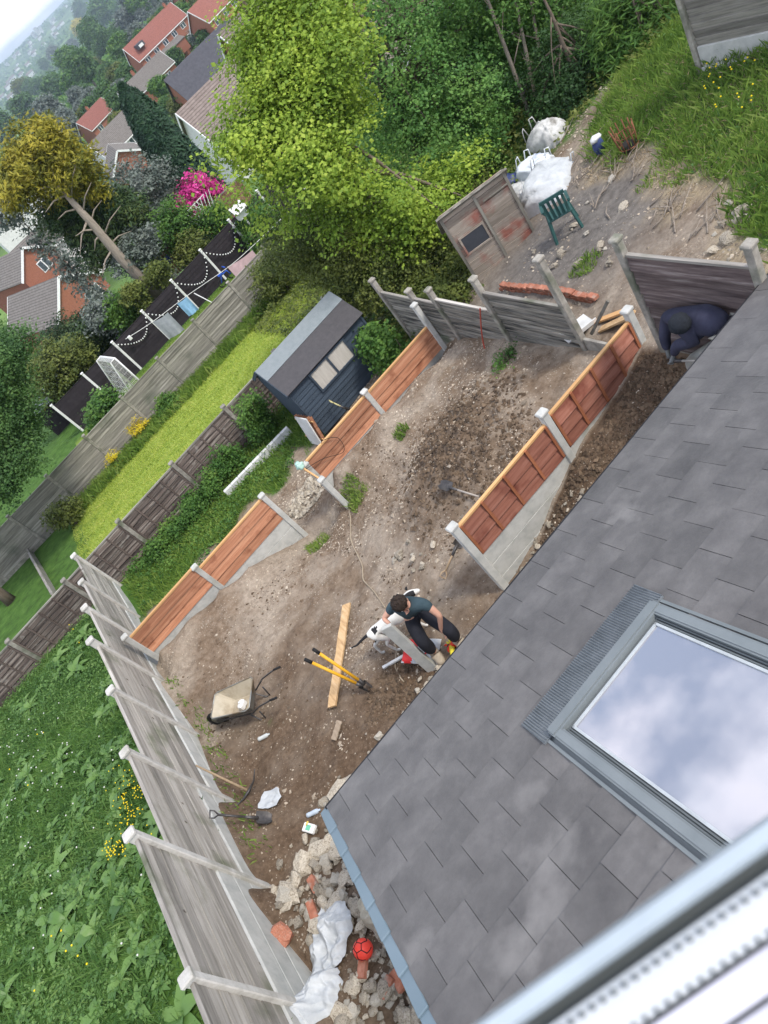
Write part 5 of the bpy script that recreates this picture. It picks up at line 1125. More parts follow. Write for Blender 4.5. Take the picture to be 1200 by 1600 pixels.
# left foreground tree over the lawn end
tree('left_tree', 'big dark green tree leaning in at the left edge above the lawn end', 'tree', (-7.6, 25.2, tzf(-7.6, 25.2)), (-7.0, 25.4, 2.5),
     [E_(-30, 590, 26, (1.7, 2.0, 1.3)), E_(-5, 650, 25.5, (1.6, 1.8, 1.2)), E_(-20, 720, 25, (1.8, 1.8, 1.1)), E_(15, 715, 24.8, (1.1, 1.4, .8)), E_(0, 770, 24.5, (.9, 1, .5)), E_(45, 670, 26, (.7, .9, .7)), E_(5, 555, 26.5, (1.1, 1.2, .8))],
     .17, 2300, 40, .2, .085, LM['left'], 18, nb=26, lo=.3, holes=.2, wid=.65)
# trees and shrubs behind the black fence
def conifer_dead():
    base = Vector((4.9, 38, tzf(4.9, 38))); t = thing('conifer', 'old golden conifer with a long bare trunk and dead snags left of the cypress', 'tree', base)
    me, p = cloud('crown', [E_(50, 235, 38.5, (1.7, 1.6, 1.15)), E_(95, 265, 38.5, (1.6, 1.5, 1.1)), E_(20, 280, 38.5, (1.3, 1.3, .9)), E_(135, 290, 39, (1.0, 1.0, .9)), E_(90, 220, 38.6, (.8, .8, .7))], 900, 26, .22, .24, LM['gold'], 21, off=base, lo=.3, holes=.15, wid=.35, droop=.3); link('crown', me, t)
    me, p = cloud('lower_boughs', [E_(85, 325, 39.3, (1.1, 1.1, .8)), E_(150, 375, 39.5, (1.2, 1.1, .9)), E_(175, 330, 39.5, (1.3, 1.2, 1.0)), E_(120, 345, 39.5, (1.0, 1, .8))], 700, 26, .22, .24, LM['conifer'], 22, off=base, lo=.3, holes=.15, wid=.35, droop=.4); link('lower_boughs', me, t)
    mb = MB(base); a = V(aty(190, 405, 37.6)); b = V(aty(90, 290, 37.6)); mb.tube([base, a, a.lerp(b, .5)+Vector((.05, 0, .05)), b], [.3, .24, .19, .1], 10)
    for f_, dx, dz, L in ((.15, -1, -.3, 1.3), (.3, 1, .35, 1.5), (.42, -1, .5, .9), (.5, 1, .3, 1.1), (.55, -1, -.5, 1.4), (.62, 1, .6, 1.2), (.7, -1, .3, 1), (.8, 1, .7, 1.4), (.88, -1, .1, 1.2), (.97, -1, .7, .8), (.98, .6, 1., .7), (.2, 1, -.2, 1.2), (.35, -1, -.4, .7)):
        s_ = a.lerp(b, f_); e_ = s_+Vector((dx*L, random.uniform(-.6, .1), dz*L)); m_ = s_.lerp(e_, .5)+Vector((0, 0, .12)); mb.tube([s_, m_, e_], [.06, .035, .012], 5)
    mb.build('trunk', M['barkpale'], t)
conifer_dead()
def cypress():
    base = V(aty(292, 292, 46)); base.z = tzf(base.x, base.y); tip = V(aty(188, 132, 46)); t = thing('cypress', 'tall dense dark green cypress with a rounded tip among the houses', 'tree', base)
    H_ = tip.z-base.z; ax_ = (tip-base); rg = np.random.default_rng(23); N = 15000; f_ = rg.random(N)**.8; an = rg.random(N)*6.283
    prof = np.interp(f_, [0, .15, .5, .8, .93, 1], [1.3, 1.75, 1.55, 1.0, .62, .1]); rr = prof*(.8+.2*rg.random(N))*(1+.25*fbm(an*1.2, f_*9, 3))
    p = np.stack([f_*ax_.x+rr*np.cos(an), f_*ax_.y+rr*np.sin(an), f_*H_], 1); n_ = np.stack([np.cos(an), np.sin(an), .5+0*an], 1)+rg.normal(size=(N, 3))*.35; n_ /= np.linalg.norm(n_, axis=1, keepdims=True)
    link('crown', leaves_mesh('crown', p, n_, .3*(.6+.8*rg.random(N)), LM['cypress'], rg.random(N), .4, 1.3), t); mb = MB(base); mb.tube([base, base+Vector((0, 0, H_*.8))], [.3, .05], 8); mb.build('trunk', M['bark'], t)
cypress()
def bush(label, px, py, y, r, mat, seed, name='shrub', cat='shrub', leaf=.14, ntw=None, group=None, flat_=.8, sit=True):
    c = aty(px, py, y); g0 = tzf(c[0], c[1]); base = (c[0], c[1], g0); ells = [(c, (r, r*.9, r*flat_)), (c+np.array([r*.5, .1, -r*.3]), (r*.7, r*.7, r*.6)), (c+np.array([-r*.5, 0, -r*.25]), (r*.7, r*.7, r*.6))]
    if c[2]-g0 > r: ells.append(((c+np.array(base))/2, (r*.6, r*.6, (c[2]-g0)/2)))
    return tree(name, label, cat, base, (c[0], c[1], max(c[2], g0+.2)), ells, .05, ntw or int(140*r*r+120), 24, leaf*1.3, leaf, mat, seed, nb=6, lo=.35, holes=.05, group=group, wid=.65)
bush('bright pink rhododendron in full flower below the cypress', 308, 300, 42, 1.05, LM['pink'], 41, 'rhododendron', leaf=.17, ntw=330)
bush('fresh green bush behind the black fence right of the dead conifer trunk', 262, 352, 39, 1.3, LM['mid'], 42)
bush('silvery grey leaved bush at the foot of the dead conifer trunk', 205, 385, 38.3, 1.15, LM['greyleaf'], 43)
bush('tall greyish pine crown left of the cypress foot', 215, 290, 44, 1.8, LM['greyleaf'], 44, leaf=.16)
bush('light green bush midway along the back of the black fence', 187, 478, 37.5, .95, LM['mid'], 45)
bush('small pale bush left of the light green bush behind the black fence', 155, 485, 38, .8, LM['greyleaf'], 46)
bush('yellowish green bush at the left end of the black fence', 85, 570, 38, 1.6, LM['olive'], 47)
bush('bush beside the blue tarpaulin behind the black fence', 298, 385, 38, .85, LM['olive'], 48)
bush('leafy bush behind the bird house', 330, 340, 38.5, .8, LM['mid'], 49)
bush('overhanging greenery at the right end of the black fence', 405, 345, 34.6, .95, LM['mid'], 50)
bush('low yellowish hedge plant along the black fence top', 245, 425, 36.6, .55, LM['olive'], 51)
bush('low climbing plant on the black fence left of centre', 205, 455, 36.2, .45, LM['olive'], 52)
bush('round bush in the washing garden beside the football goal', 160, 635, 30, .75, LM['mid'], 53)
bush('pale flowering bush between pink rhododendron and conifer', 240, 335, 43, .9, LM['greyleaf'], 54)
bush('dark bush left of the golden conifer', 8, 322, 50, 1.1, LM['greyleaf'], 55, leaf=.2)
for i, (px, py, r) in enumerate(((150, 515, 1.5), (185, 525, 1.3), (120, 555, 1.4), (210, 500, 1.2), (235, 475, 1.0), (100, 530, 1.5), (170, 555, 1.0))):
    bush('dark evergreen in the hedge below the gabled brick houses, %s' % ('just under the roof corner', 'right of centre', 'low on the left', 'next to the silvery bush', 'at its right end', 'at its left end', 'low in the middle')[i], px, py, 40+i*.5, r, LM['conifer'], 60+i, 'hedge_shrub', 'hedge', leaf=.16, group='dark hedge shrubs below the brick houses', ntw=420)
# yellow flowered shrub and greenery along the lawn
bush('shrub with yellow flowers against the grey lapped fence', 212, 665, 27.2, .36, LM['yellow'], 71, leaf=.055, ntw=55)
bush('second smaller yellow flowered plant lower along the grey lapped fence', 172, 712, 27.0, .3, LM['yellow'], 72, leaf=.05, ntw=30)
bush('bushy green weeds halfway along the grey lapped fence', 262, 632, 27.1, .5, LM['mid'], 73, leaf=.09, ntw=160)
bush('small round bush at the left end of the grey lapped fence', 95, 800, 26.0, .55, LM['olive'], 74, leaf=.09, ntw=160)
bush('green plant at the foot of the old fence beside the red pipe', 798, 568, 9.6, .28, LM['mid'], 75, leaf=.045, ntw=150)
bush('hanging shrub over the far end of the grey lapped fence', 425, 420, 26.4, 1.0, LM['olive'], 76, leaf=.1)
for i, (px, py) in enumerate(((330, 755), (300, 790), (270, 830), (245, 860), (225, 895), (390, 640), (405, 665), (350, 720))):
    bush('leafy green weed clump at the foot of the brown battened fence, %s from the shed' % ('fourth', 'fifth', 'sixth', 'seventh', 'eighth', 'first', 'second', 'third')[i], px, py, 17.2, .42, LM['mid'], 80+i, 'weed_clump', 'weeds', leaf=.07, ntw=140, group='weed clumps along the brown battened fence')

# ---- blades and low weeds (stuff)
def blades(name, pts, h, w, mat, lean=.5, rg=RNG, seg=2):
    N = len(pts); a = rg.random(N)*6.283; hh = h*(.5+rg.random(N)); ww = w*(.6+.8*rg.random(N)); d = np.stack([np.cos(a), np.sin(a), 0*a], 1); b = rg.random(N)*6.283; le = np.stack([np.cos(b), np.sin(b), 0*b], 1)*(lean*hh*rg.random(N))[:, None]
    v = np.empty((N, 4, 3)); u = np.array([0, 0, 1.]); v[:, 0] = pts-d*ww[:, None]/2; v[:, 1] = pts+d*ww[:, None]/2; v[:, 2] = pts+u*(hh*.6)[:, None]+le*.4+d*ww[:, None]*.35; v[:, 3] = pts+u*hh[:, None]+le
    me = npmesh(name, v.reshape(-1, 3), np.arange(N*4).reshape(N, 4), mat, rnd=rg.random(N)); return tag(link(name, me), None, None, kind='stuff')
def scatter(n, x0, x1, y0, y1, cond=None, rg=RNG):
    x = x0+(x1-x0)*rg.random(n); y = y0+(y1-y0)*rg.random(n)
    if cond is not None: k = cond(x, y); x, y = x[k], y[k]
    return np.stack([x, y, tz(x, y, True)], 1)
blades('lawn_grass', scatter(60000, -4.6, 9.2, 18.1, 27.5), .055, .022, LM['lawnb'], .9)
blades('long_grass_edge', scatter(14000, -4, 9, 26.3, 27.5, lambda x, y: RNG.random(len(x)) < (y-26.2)), .28, .03, LM['grassy'], .9)
blades('garden_grass', scatter(26000, -2.5, 12, 28.2, 35.1), .06, .03, LM['grassy'], .9)
blades('grass_strip', scatter(26000, -3.4, 5, 13, 17.8, lambda x, y: (y-15.3-.1*(x-1)+fbm(x*1.3, y*1.3, 4)*1.5) > 0), .13, .016, LM['grassy'], .9)
blades('rough_grass', scatter(60000, 6.2, 17, 4.6, 15, lambda x, y: grassy(x, y, fbm(x*1.3, y*1.3, 4)) > RNG.random(len(x))), .17, .018, LM['grassy'], 1.1)
blades('dry_grass', scatter(9000, 7, 13, 6.5, 14, lambda x, y: grassy(x+.9, y+.5, fbm(x*1.3, y*1.3, 4)) > RNG.random(len(x))), .08, .008, LM['dry'], 2.0)
blades('soil_weeds', np.concatenate([scatter(500, 1.2, 1.75, 11.2, 11.8), scatter(260, .1, .6, 11.8, 12.3), scatter(160, 2.75, 3.05, 11.1, 11.35), scatter(300, -3.5, -3.2, 7, 12), scatter(500, 8.3, 9.3, 8.5, 9.6), scatter(250, 6.5, 7.0, 9.2, 9.7)]), .09, .02, LM['grassy'], 1.)
# meadow left of the grey boundary fence
blades('meadow_grass', scatter(52000, -11, -3.65, 4.5, 17.6, lambda x, y: RNG.random(len(x)) < np.clip(.75+fbm(x, y, 3), .2, 1)), .13, .016, LM['weed'], 1.3)
def low_leaves(name, n, x0, x1, y0, y1, h, size, mat, cond=None):
    p = scatter(n, x0, x1, y0, y1, cond); p[:, 2] += RNG.random(len(p))*h*np.clip(.6+fbm(p[:, 0]*1.7, p[:, 1]*1.7, 3)*1.4, .1, 1.6); nn = RNG.normal(size=(len(p), 3))*.45+np.array([0, 0, 1.]); nn /= np.linalg.norm(nn, axis=1, keepdims=True)
    return tag(link(name, leaves_mesh(name, p, nn, size*(.5+RNG.random(len(p))), mat, RNG.random(len(p)), .7)), None, None, kind='stuff')
low_leaves('meadow_weeds', 60000, -11, -3.65, 4.5, 17.6, .2, .05, LM['weed'], lambda x, y: RNG.random(len(x)) < np.clip(.7+fbm(x+5, y, 3)*1.6, .1, 1))
low_leaves('terrace_weeds', 9000, 7, 16, 4.6, 15, .15, .05, LM['weed'], lambda x, y: (grassy(x, y, fbm(x*1.3, y*1.3, 4)) > .5) & (fbm(x*.8+4, y*.8, 3) > -.05))
low_leaves('strip_weeds', 9000, -3.4, 3, 15.2, 17.8, .25, .06, LM['mid'], lambda x, y: (y-15.6+fbm(x*1.5, y*1.5, 3)*1.5) > 0)
low_leaves('bushland_cover', 26000, 4.9, 14, 12.6, 27, .4, .1, LM['olive'], lambda x, y: (y > 13.6) | (x > 12.3))
# docks
def dock_mesh(seed, L):
    rg = random.Random(seed); mb = MB()
    for k in range(rg.randint(8, 12)):
        a = k*2.4+rg.uniform(-.3, .3); l_ = L*rg.uniform(.65, 1.1); w_ = l_*.19; el = rg.uniform(.35, 1.1); vs = []; K = 6; d = Vector((math.cos(a), math.sin(a), 0)); s_ = Vector((-math.sin(a), math.cos(a), 0)); r_ = rg.random()
        for i in range(K+1):
            u = i/K; c_ = d*(l_*(math.cos(el)*u+.25*u*u))+Vector((0, 0, l_*(math.sin(el)*u-.75*u*u*math.sin(el)-.1*u*u))); ww = w_*math.sin(math.pi*min(.98, .12+.86*u))**.7*(1+.12*math.sin(i*2.1+k))
            vs += [c_+s_*ww+Vector((0, 0, ww*.3)), c_, c_-s_*ww+Vector((0, 0, ww*.3))]
        mb.add(vs, [(i*3+j, i*3+j+1, i*3+j+4, i*3+j+3) for i in range(K) for j in range(2)], rnd=r_, sm=True)
    return mb.mesh('dock_plant', LM['dock'])
dm = [dock_mesh(s_, L) for s_, L in ((1, .33), (2, .38), (3, .29), (4, .35))]; k = 0
rg_ = random.Random(5); pl_ = []
for _ in range(4000):
    px, py = rg_.uniform(0, 420), rg_.uniform(985, 1590)
    z = tzf(-6, 9); p = gp(px, py)
    if p[0] < -3.95 and p[0] > -11 and p[1] < 17 and fbm(p[0]*.9+3, p[1]*.9, 2) > (-.12 if py > 1180 else .12) and all((p[0]-q_[0])**2+(p[1]-q_[1])**2 > .11 for q_ in pl_): pl_.append(p)
    if len(pl_) > 105: break
for i, p in enumerate(pl_):
    o = link('dock_plant', dm[i % 4]); o.location = V(p)+Vector((0, 0, .05)); o.rotation_euler = (0, 0, rg_.uniform(0, 6.28)); s_ = rg_.uniform(.45, 1.15); o.scale = (s_, s_, s_*rg_.uniform(.7, 1.2))
    tag(o, 'broad leaved dock plant in the weedy plot left of the grey fence', 'dock plant', 'dock plants in the weedy plot')
# dandelion clocks and flowers, two materials
def dand(col, r, h):
    mb = MB(); mb.tube([(0, 0, 0), (.01, 0, h)], [.003, .003], 4, 0); mb.blob((.01, 0, h+r*.5), (r, r, r*.8), 5, 1, .1); return mb.mesh('flower_head', [LM['weed'], col])
clk = dand(flat('seed_white', (.6, .6, .56), .9), .014, .34); yel = dand(flat('dandelion_yellow', (.8, .6, .02), .9), .015, .3); but = dand(flat('dandelion_yellow', (.8, .6, .02), .9), .011, .24)
def put_flowers(pts, me, label, name, grp):
    for p in pts:
        o = link(name, me); o.location = V(p); o.rotation_euler = (rg_.uniform(-.2, .2), rg_.uniform(-.2, .2), rg_.uniform(0, 6)); tag(o, label, 'flower', grp)
cl_px = [(rg_.gauss(60, 60), rg_.gauss(1240, 70)) for _ in range(50)]+[(rg_.uniform(0, 260), rg_.uniform(1080, 1500)) for _ in range(25)]+[(180, 1160), (200, 1180), (112, 1130), (62, 1165)]
put_flowers([gp(*q_) for q_ in cl_px if 0 < q_[0] < 330 and gp(*q_)[0] < -3.8], clk, 'white dandelion clock standing above the weedy plot', 'dandelion_clock', 'dandelion clocks in the weedy plot')
ye = [(78, 1157), (84, 1156), (35, 1208), (66, 1232), (109, 1468), (119, 1469), (85, 1550), (130, 1490), (141, 1489), (150, 1506), (168, 1505), (130, 995), (140, 1010), (125, 985)]
put_flowers([gp(*q_) for q_ in ye], yel, 'yellow dandelion in the weedy plot', 'dandelion', 'yellow dandelions in the weedy plot')
bt = []
while len(bt) < 170:
    a = rg_.random(); px, py = (rg_.gauss(222, 13), rg_.gauss(1262, 32)) if a < .7 else (rg_.gauss(197, 9), rg_.gauss(1333, 9))
    q_ = gp(px, py)
    if q_[0] < -3.68: bt.append(q_)
put_flowers(bt, but, 'yellow buttercup in the dense patch against the grey fence', 'buttercup', 'buttercups against the grey boundary fence')
put_flowers([gp(rg_.uniform(1105, 1195), rg_.uniform(115, 200)) for _ in range(26)], yel, 'yellow buttercup in the rough grass at the top right', 'buttercup', 'buttercups in the top right grass')
# ================================================================== stones, clods, rubble
def rocks_stuff(name, pts, size, mat, flat_=.6, kind='stuff'):
    N = len(pts); o8 = np.array([(1, 0, 0), (0, 1, 0), (-1, 0, 0), (0, -1, 0), (0, 0, 1), (0, 0, -1)], float)
    F8 = np.array([(0, 1, 4), (1, 2, 4), (2, 3, 4), (3, 0, 4), (1, 0, 5), (2, 1, 5), (3, 2, 5), (0, 3, 5)])
    a = RNG.random(N)*6.28; v = o8[None]*(.6+.8*RNG.random((N, 6, 1)))+RNG.normal(size=(N, 6, 3))*.18
    v[:, :, 2] *= flat_; x = v[:, :, 0]*np.cos(a)[:, None]-v[:, :, 1]*np.sin(a)[:, None]; y = v[:, :, 0]*np.sin(a)[:, None]+v[:, :, 1]*np.cos(a)[:, None]
    v = np.stack([x, y, v[:, :, 2]], 2)*size[:, None, None]+pts[:, None, :]; f = (np.arange(N)[:, None, None]*6+F8[None]).reshape(-1, 3)
    me = npmesh(name, v.reshape(-1, 3), f, mat, rnd=np.repeat(RNG.random(N), 8)); return tag(link(name, me), None, None, kind=kind)
ing = lambda x, y: (y < 12.5) & (x > -3.45)
psz = lambda n, a, b, p=2.5: a+(b-a)*RNG.random(n)**p
def dens(x, y, s=1.3, t=-.1): return RNG.random(len(x)) < np.clip(.35+1.6*fbm(x*s+11, y*s, 4), .08, 1)
p = scatter(46000, -3.45, 5.05, 4.3, 12.5, dens); rocks_stuff('small_stones', p, psz(len(p), .005, .024), M['pebble'])
p = scatter(1500, -3.4, 5.05, 4.3, 12.4, dens); rocks_stuff('loose_stones', p, psz(len(p), .018, .05), M['pebble'])
p = scatter(26000, 1.4, 5.05, 4.6, 11.3, lambda x, y: (np.exp(-(((x-3.0+fbm(x, y, 3))/1.4)**2+((y-9.3+fbm(y, x, 3))/1.2)**2)) > .15+.75*RNG.random(len(x))) | ((y < 6.8) & (x > 1.7))); rocks_stuff('soil_clods', p, psz(len(p), .01, .05, 2), M['clod'], .8)
p = scatter(9000, -3.4, 2.5, 4.5, 12, dens); rocks_stuff('crumbled_soil', p, psz(len(p), .008, .035, 2.5), M['clod'], .7)
p = scatter(2600, -1.6, .6, 6.5, 8.2, lambda x, y: np.exp(-(((x+.45)/.8)**2+((y-7.35)/.5)**2)) > .4); rocks_stuff('dug_earth', p, psz(len(p), .01, .045, 2), M['clod'], .8)
p = scatter(17000, 5.3, 13, 5, 14.5, lambda x, y: dens(x, y, .9) & (grassy(x, y, 0*x) < .5)); rocks_stuff('terrace_stones', p, psz(len(p), .008, .04, 3), M['pebble'])
p = scatter(9000, -3.2, 4.8, 12.9, 15.6, lambda x, y: (y < 14.6+.1*x+fbm(x, y, 2))); rocks_stuff('lower_strip_stones', p, psz(len(p), .01, .035, 2), M['pebble'])
p = scatter(900, .45, 2.05, 13.0, 14.1, lambda x, y: ((x-1.25)/.8)**2+((y-13.55)/.5)**2 < 1); p[:, 2] += .02; rocks_stuff('stone_heap', p, psz(len(p), .025, .075, 1.5), M['stone'], .75)
def rock_mesh(seed, mat, boxy=False):
    rg = random.Random(seed); mb = MB(); r = (rg.uniform(.8, 1.1), rg.uniform(.55, .85), rg.uniform(.4, .65)); mb.blob((0, 0, 0), r, 4, 0, .75, 1.5, seed=seed, sm=False, sq=.6 if boxy else .75); return mb.mesh('stone', mat)
RM = [rock_mesh(s_, M['stone']) for s_ in range(1, 6)]+[rock_mesh(s_, M['stone'] if s_ % 2 else M['cblock'], True) for s_ in range(6, 10)]
def brick_mesh(seed):
    mb = MB(); mb.box((0, 0, 0), (.215, .1, .065), ch=.006); return mb.mesh('brick', M['brick'])
BM = brick_mesh(1)
def put(name, me, p, s_, label, cat, grp, sc=True, tilt=.5):
    o = link(name, me); o.location = V(p); o.rotation_euler = (rg_.uniform(-tilt, tilt), rg_.uniform(-tilt, tilt), rg_.uniform(0, 6.28))
    if sc: o.scale = (s_, s_, s_)
    return tag(o, label, cat, grp)
def stones_px(poly_pts, n, smin, smax, label, grp, lift=.0, mind=.8):
    done = []; tries = 0
    while len(done) < n and tries < n*40:
        tries += 1; (px, py, sp) = rg_.choice(poly_pts); q_ = gp(px+rg_.gauss(0, sp), py+rg_.gauss(0, sp)); s_ = smin+(smax-smin)*rg_.random()**2
        if q_[0] < -3.42+s_: continue
        if q_[1] < EY0-.2 and q_[0] > EX+.05: continue
        if any((q_[0]-a)**2+(q_[1]-b)**2 < (mind*(s_+c_)*.62)**2 for a, b, c_ in done): continue
        done.append((q_[0], q_[1], s_)); put('stone', rg_.choice(RM), (q_[0], q_[1], q_[2]+s_*.25+rg_.uniform(0, lift)), s_, label, 'stone', grp)
stones_px([(540, 1330, 22), (500, 1370, 24), (550, 1380, 24), (470, 1420, 22), (580, 1420, 24), (620, 1450, 20), (440, 1470, 16), (600, 1500, 26), (640, 1530, 24), (660, 1580, 20), (620, 1560, 26), (565, 1560, 24), (460, 1500, 18)], 275, .035, .125, 'broken stone in the rubble by the blue verge of the slate roof', 'rubble stones beside the slate roof verge', .06, .5)
stones_px([(520, 1255, 8), (545, 1225, 9), (575, 1195, 9), (605, 1160, 8), (640, 1115, 8), (670, 1070, 8), (690, 1050, 6)], 42, .035, .1, 'pale stone in the row along the eaves of the slate roof', 'stones along the eaves', .02, .7)
stones_px([(815, 890, 8), (840, 855, 8), (865, 820, 8), (885, 795, 8), (905, 775, 6)], 26, .025, .06, 'small pale stone in the gravelly edge under the tall orange fence', 'stones under the tall fence', .01, .7)
stones_px([(640, 870, 22), (655, 880, 18)], 11, .04, .085, 'flat pale stone lying on the soil above the crouching man', 'flat stones on the soil', .0, .9)
stones_px([(845, 415, 10), (880, 400, 16), (940, 390, 20), (1130, 395, 14), (1150, 350, 16), (900, 345, 14), (960, 300, 30)], 30, .04, .13, 'pale stone on the upper dug terrace beyond the old fence', 'stones on the upper terrace', .0, .9)
for i, (px, py, rz, lab) in enumerate(((498, 1385, 1.5, 'long red brick standing among the upper rubble'), (496, 1425, 1.3, 'red brick below the long red brick in the rubble'), (630, 1535, 1.4, 'whole brick near the lower end of the roof verge'), (612, 1545, .3, 'brick lying flat in the lower rubble'), (575, 1515, .9, 'brick next to the red ball'), (650, 1500, .5, 'orange brick close to the roof verge'))):
    q_ = gp(px, py); o = put('brick', BM, (q_[0], q_[1], q_[2]+.1), 1, lab, 'brick', None, False, .25); o.rotation_euler[2] = rz
for i, (px, py, s_, lab) in enumerate(((447, 1462, .15, 'dark red brick boulder by the foot of the grey fence'), (437, 1470, .11, 'smaller dark red lump of brickwork by the grey fence'))):
    me = rock_mesh(40+i, M['brick']); q_ = gp(px, py); put('brick_lump', me, (q_[0], q_[1], q_[2]+.08), s_, lab, 'rubble', None)
for (px, py, s_, lab) in ((505, 1330, .14, 'large pale boulder at the top of the rubble by the roof corner'), (480, 1352, .17, 'flat topped beige boulder left of the rubble'), (455, 1405, .15, 'long cream boulder nearest the grey fence'), (535, 1240, .16, 'pale boulder wedged under the roof corner')):
    q_ = gp(px, py); put('boulder', rg_.choice(RM[:5]), (q_[0], q_[1], q_[2]+.07), s_, lab, 'boulder', None, True, .2)
c = G(656, 1113, .03); 
# ================================================================== upper terrace on the right
def bulk_bag(name, label, c, r, rz, mat, seed, tilt=(0, 0), loops=3, pinch=0., dirt_top=False):
    t = thing(name, label, 'bag', (c[0], c[1], tzf(c[0], c[1])))
    mb = MB(t.location); n = 26; vs = []; Mx = Matrix.Translation(V(c))@Matrix.Rotation(rz, 4, 'Z')@Matrix.Rotation(tilt[0], 4, 'X')@Matrix.Rotation(tilt[1], 4, 'Y')
    for i in range(n+1):
        th = math.pi*i/n
        for j in range(2*n):
            ph = math.pi*j/n; d = Vector((math.sin(th)*math.cos(ph), math.sin(th)*math.sin(ph), math.cos(th))); e = Vector([math.copysign(abs(q_)**.6, q_) for q_ in d])
            f1 = abs(float(fbm(d.x*2.6+seed, d.y*2.6+d.z*2.1, 3))); f2 = abs(float(fbm(d.x*6+seed, d.y*6-d.z*5, 2))); g_ = 1.03-.3*f1-.05*f2
            pz = 1-pinch*max(0, d.z)**1.5; vs.append(Mx@Vector((e.x*r[0]*g_*pz, e.y*r[1]*g_*pz, e.z*r[2]*(g_ if d.z > -.3 else 1))))
    mb.add(vs, [(i*2*n+j, (i+1)*2*n+j, (i+1)*2*n+(j+1) % (2*n), i*2*n+(j+1) % (2*n)) for i in range(n) for j in range(2*n)], sm=True); mb.build('sack', mat, t)
    for k in range(loops):
        sx, sy = ((1, 1), (-1, 1), (1, -1), (-1, -1))[k]; mb = MB(t.location); b = Vector((sx*r[0]*.7, sy*r[1]*.7, r[2]*.75)); pts = [Mx@(b+Vector((.0, 0, -.05))), Mx@(b+Vector((-.05*sx, 0, .17))), Mx@(b+Vector((-.16*sx, .03, .19))), Mx@(b+Vector((-.22*sx, .02, -.05)))]
        mb.tube(pts, .022, 6, flat=.5); mb.build('handle', mat, t)
    return t
bulk_bag('bulk_bag', 'large clean white bulk bag slumped above the green chair', aty(862, 302, 12.6), (.86, .6, .5), .55, M['plastic_white'], 3, (.25, .1))
bulk_bag('bulk_bag', 'dusty grey bulk bag with a pinched top, farthest back of the bags', aty(858, 222, 14.2), (.46, .46, .5), .3, M['dustybag'], 8, (0, 0), 2, .45)
bulk_bag('bulk_bag', 'white bulk bag with blue smears left of the big one', aty(838, 268, 13.6), (.42, .38, .3), .2, pmat('blue_smeared_plastic', [(.5, .54, .58), (.7, .73, .75)], 4, .5, .2, rnd=0, dirt=((.10, .16, .3), 3, .55)), 15, (.1, .2), 3)
bulk_bag('bulk_bag', 'narrow white bulk bag standing at the right of the pile by the dark bush', aty(900, 228, 13.9), (.3, .3, .36), 1.0, M['plastic_white'], 21, (.3, -.2), 2)
bulk_bag('bulk_bag', 'small crumpled white sack sagging off the lower left of the bag pile', aty(812, 305, 12.9), (.28, .3, .2), .1, M['dustybag'], 27, (.1, .1), 0)
mb = MB(G(803, 292)); mb.blob(G(800, 292, .12), (.3, .26, .16), 10, 0, .6, 3, seed=3); tag(mb.build('blue_bag', flat('navy_plastic', (.03, .045, .12), .4)), 'dark blue plastic bag between the derelict shed and the bulk bags', 'bag')
mb = MB(G(940, 240)); mb.blob(G(940, 240, .15), (.12, .12, .2), 8, 0, .5, 3, seed=5); mb.blob(G(940, 240, .33), (.13, .1, .06), 6, 1, .4, 3); tag(mb.build('rubbish_bag', [flat('navy_plastic2', (.04, .06, .16), .4), M['whitedirty']]), 'small navy and white rubbish bag right of the bulk bags', 'bag')
def garden_chair():
    c = G(888, 362); t = thing('garden_chair', 'dark green plastic garden chair in front of the white bulk bag', 'chair', c); gm_ = flat('green_plastic', (.03, .085, .08), .4); Mx = Matrix.Translation(c)@Matrix.Rotation(2.5, 4, 'Z')@Matrix.Rotation(.1, 4, 'X')
    mb = MB(c); mb.box((0, 0, .42), (.46, .44, .03), M=Mx, ch=.01); mb.build('seat', gm_, t)
    mb = MB(c)
    for x in (-.17, -.085, 0, .085, .17): mb.beam(Mx@Vector((x, .2, .43)), Mx@Vector((x*1.05, .32, .84)), .055, .014, upv=(0, 1, 0))
    mb.beam(Mx@Vector((-.23, .325, .85)), Mx@Vector((.23, .325, .85)), .03, .06); mb.build('backrest', gm_, t)
    for sx in (-1, 1):
        for y0 in (-.2, .2): mb = MB(c); mb.beam(Mx@Vector((sx*.21, y0*.95, .42)), Mx@Vector((sx*.26, y0*1.3, 0)), .05, .035, upv=(0, 1, 0)); mb.build('leg', gm_, t)
        mb = MB(c); mb.beam(Mx@Vector((sx*.24, -.2, .63)), Mx@Vector((sx*.24, .28, .66)), .055, .02); mb.beam(Mx@Vector((sx*.24, -.2, .42)), Mx@Vector((sx*.24, -.2, .63)), .04, .03, upv=(0, 1, 0)); mb.build('armrest', gm_, t)
garden_chair()
def fire_basket():
    c = G(985, 232); t = thing('fire_basket', 'rusty basket of upright iron stakes leaning on the burnt patch', 'fire basket', c); rm = pmat('rust', [(.12, .05, .03), (.3, .13, .07)], 12, .9, .4, rnd=.2)
    for k in range(11):
        a = k*.571; b0 = c+Vector((.17*math.cos(a), .17*math.sin(a), 0)); mb = MB(c); mb.tube([b0, b0+Vector((.04*math.cos(a)-.03, .04*math.sin(a), .5))], .012, 5); mb.build('stake', rm, t)
    mb = MB(c)
    for z in (.08, .3): mb.tube([c+Vector((.18*math.cos(a), .18*math.sin(a), z)) for a in [q_*.4488 for q_ in range(15)]], .011, 5)
    mb.build('hoop', rm, t); mb = MB(c); mb.blob(c+Vector((0, 0, .06)), (.16, .16, .08), 8, 0, .5, 4); mb.build('ash', flat('charred', (.03, .028, .027), .9), t)
fire_basket()
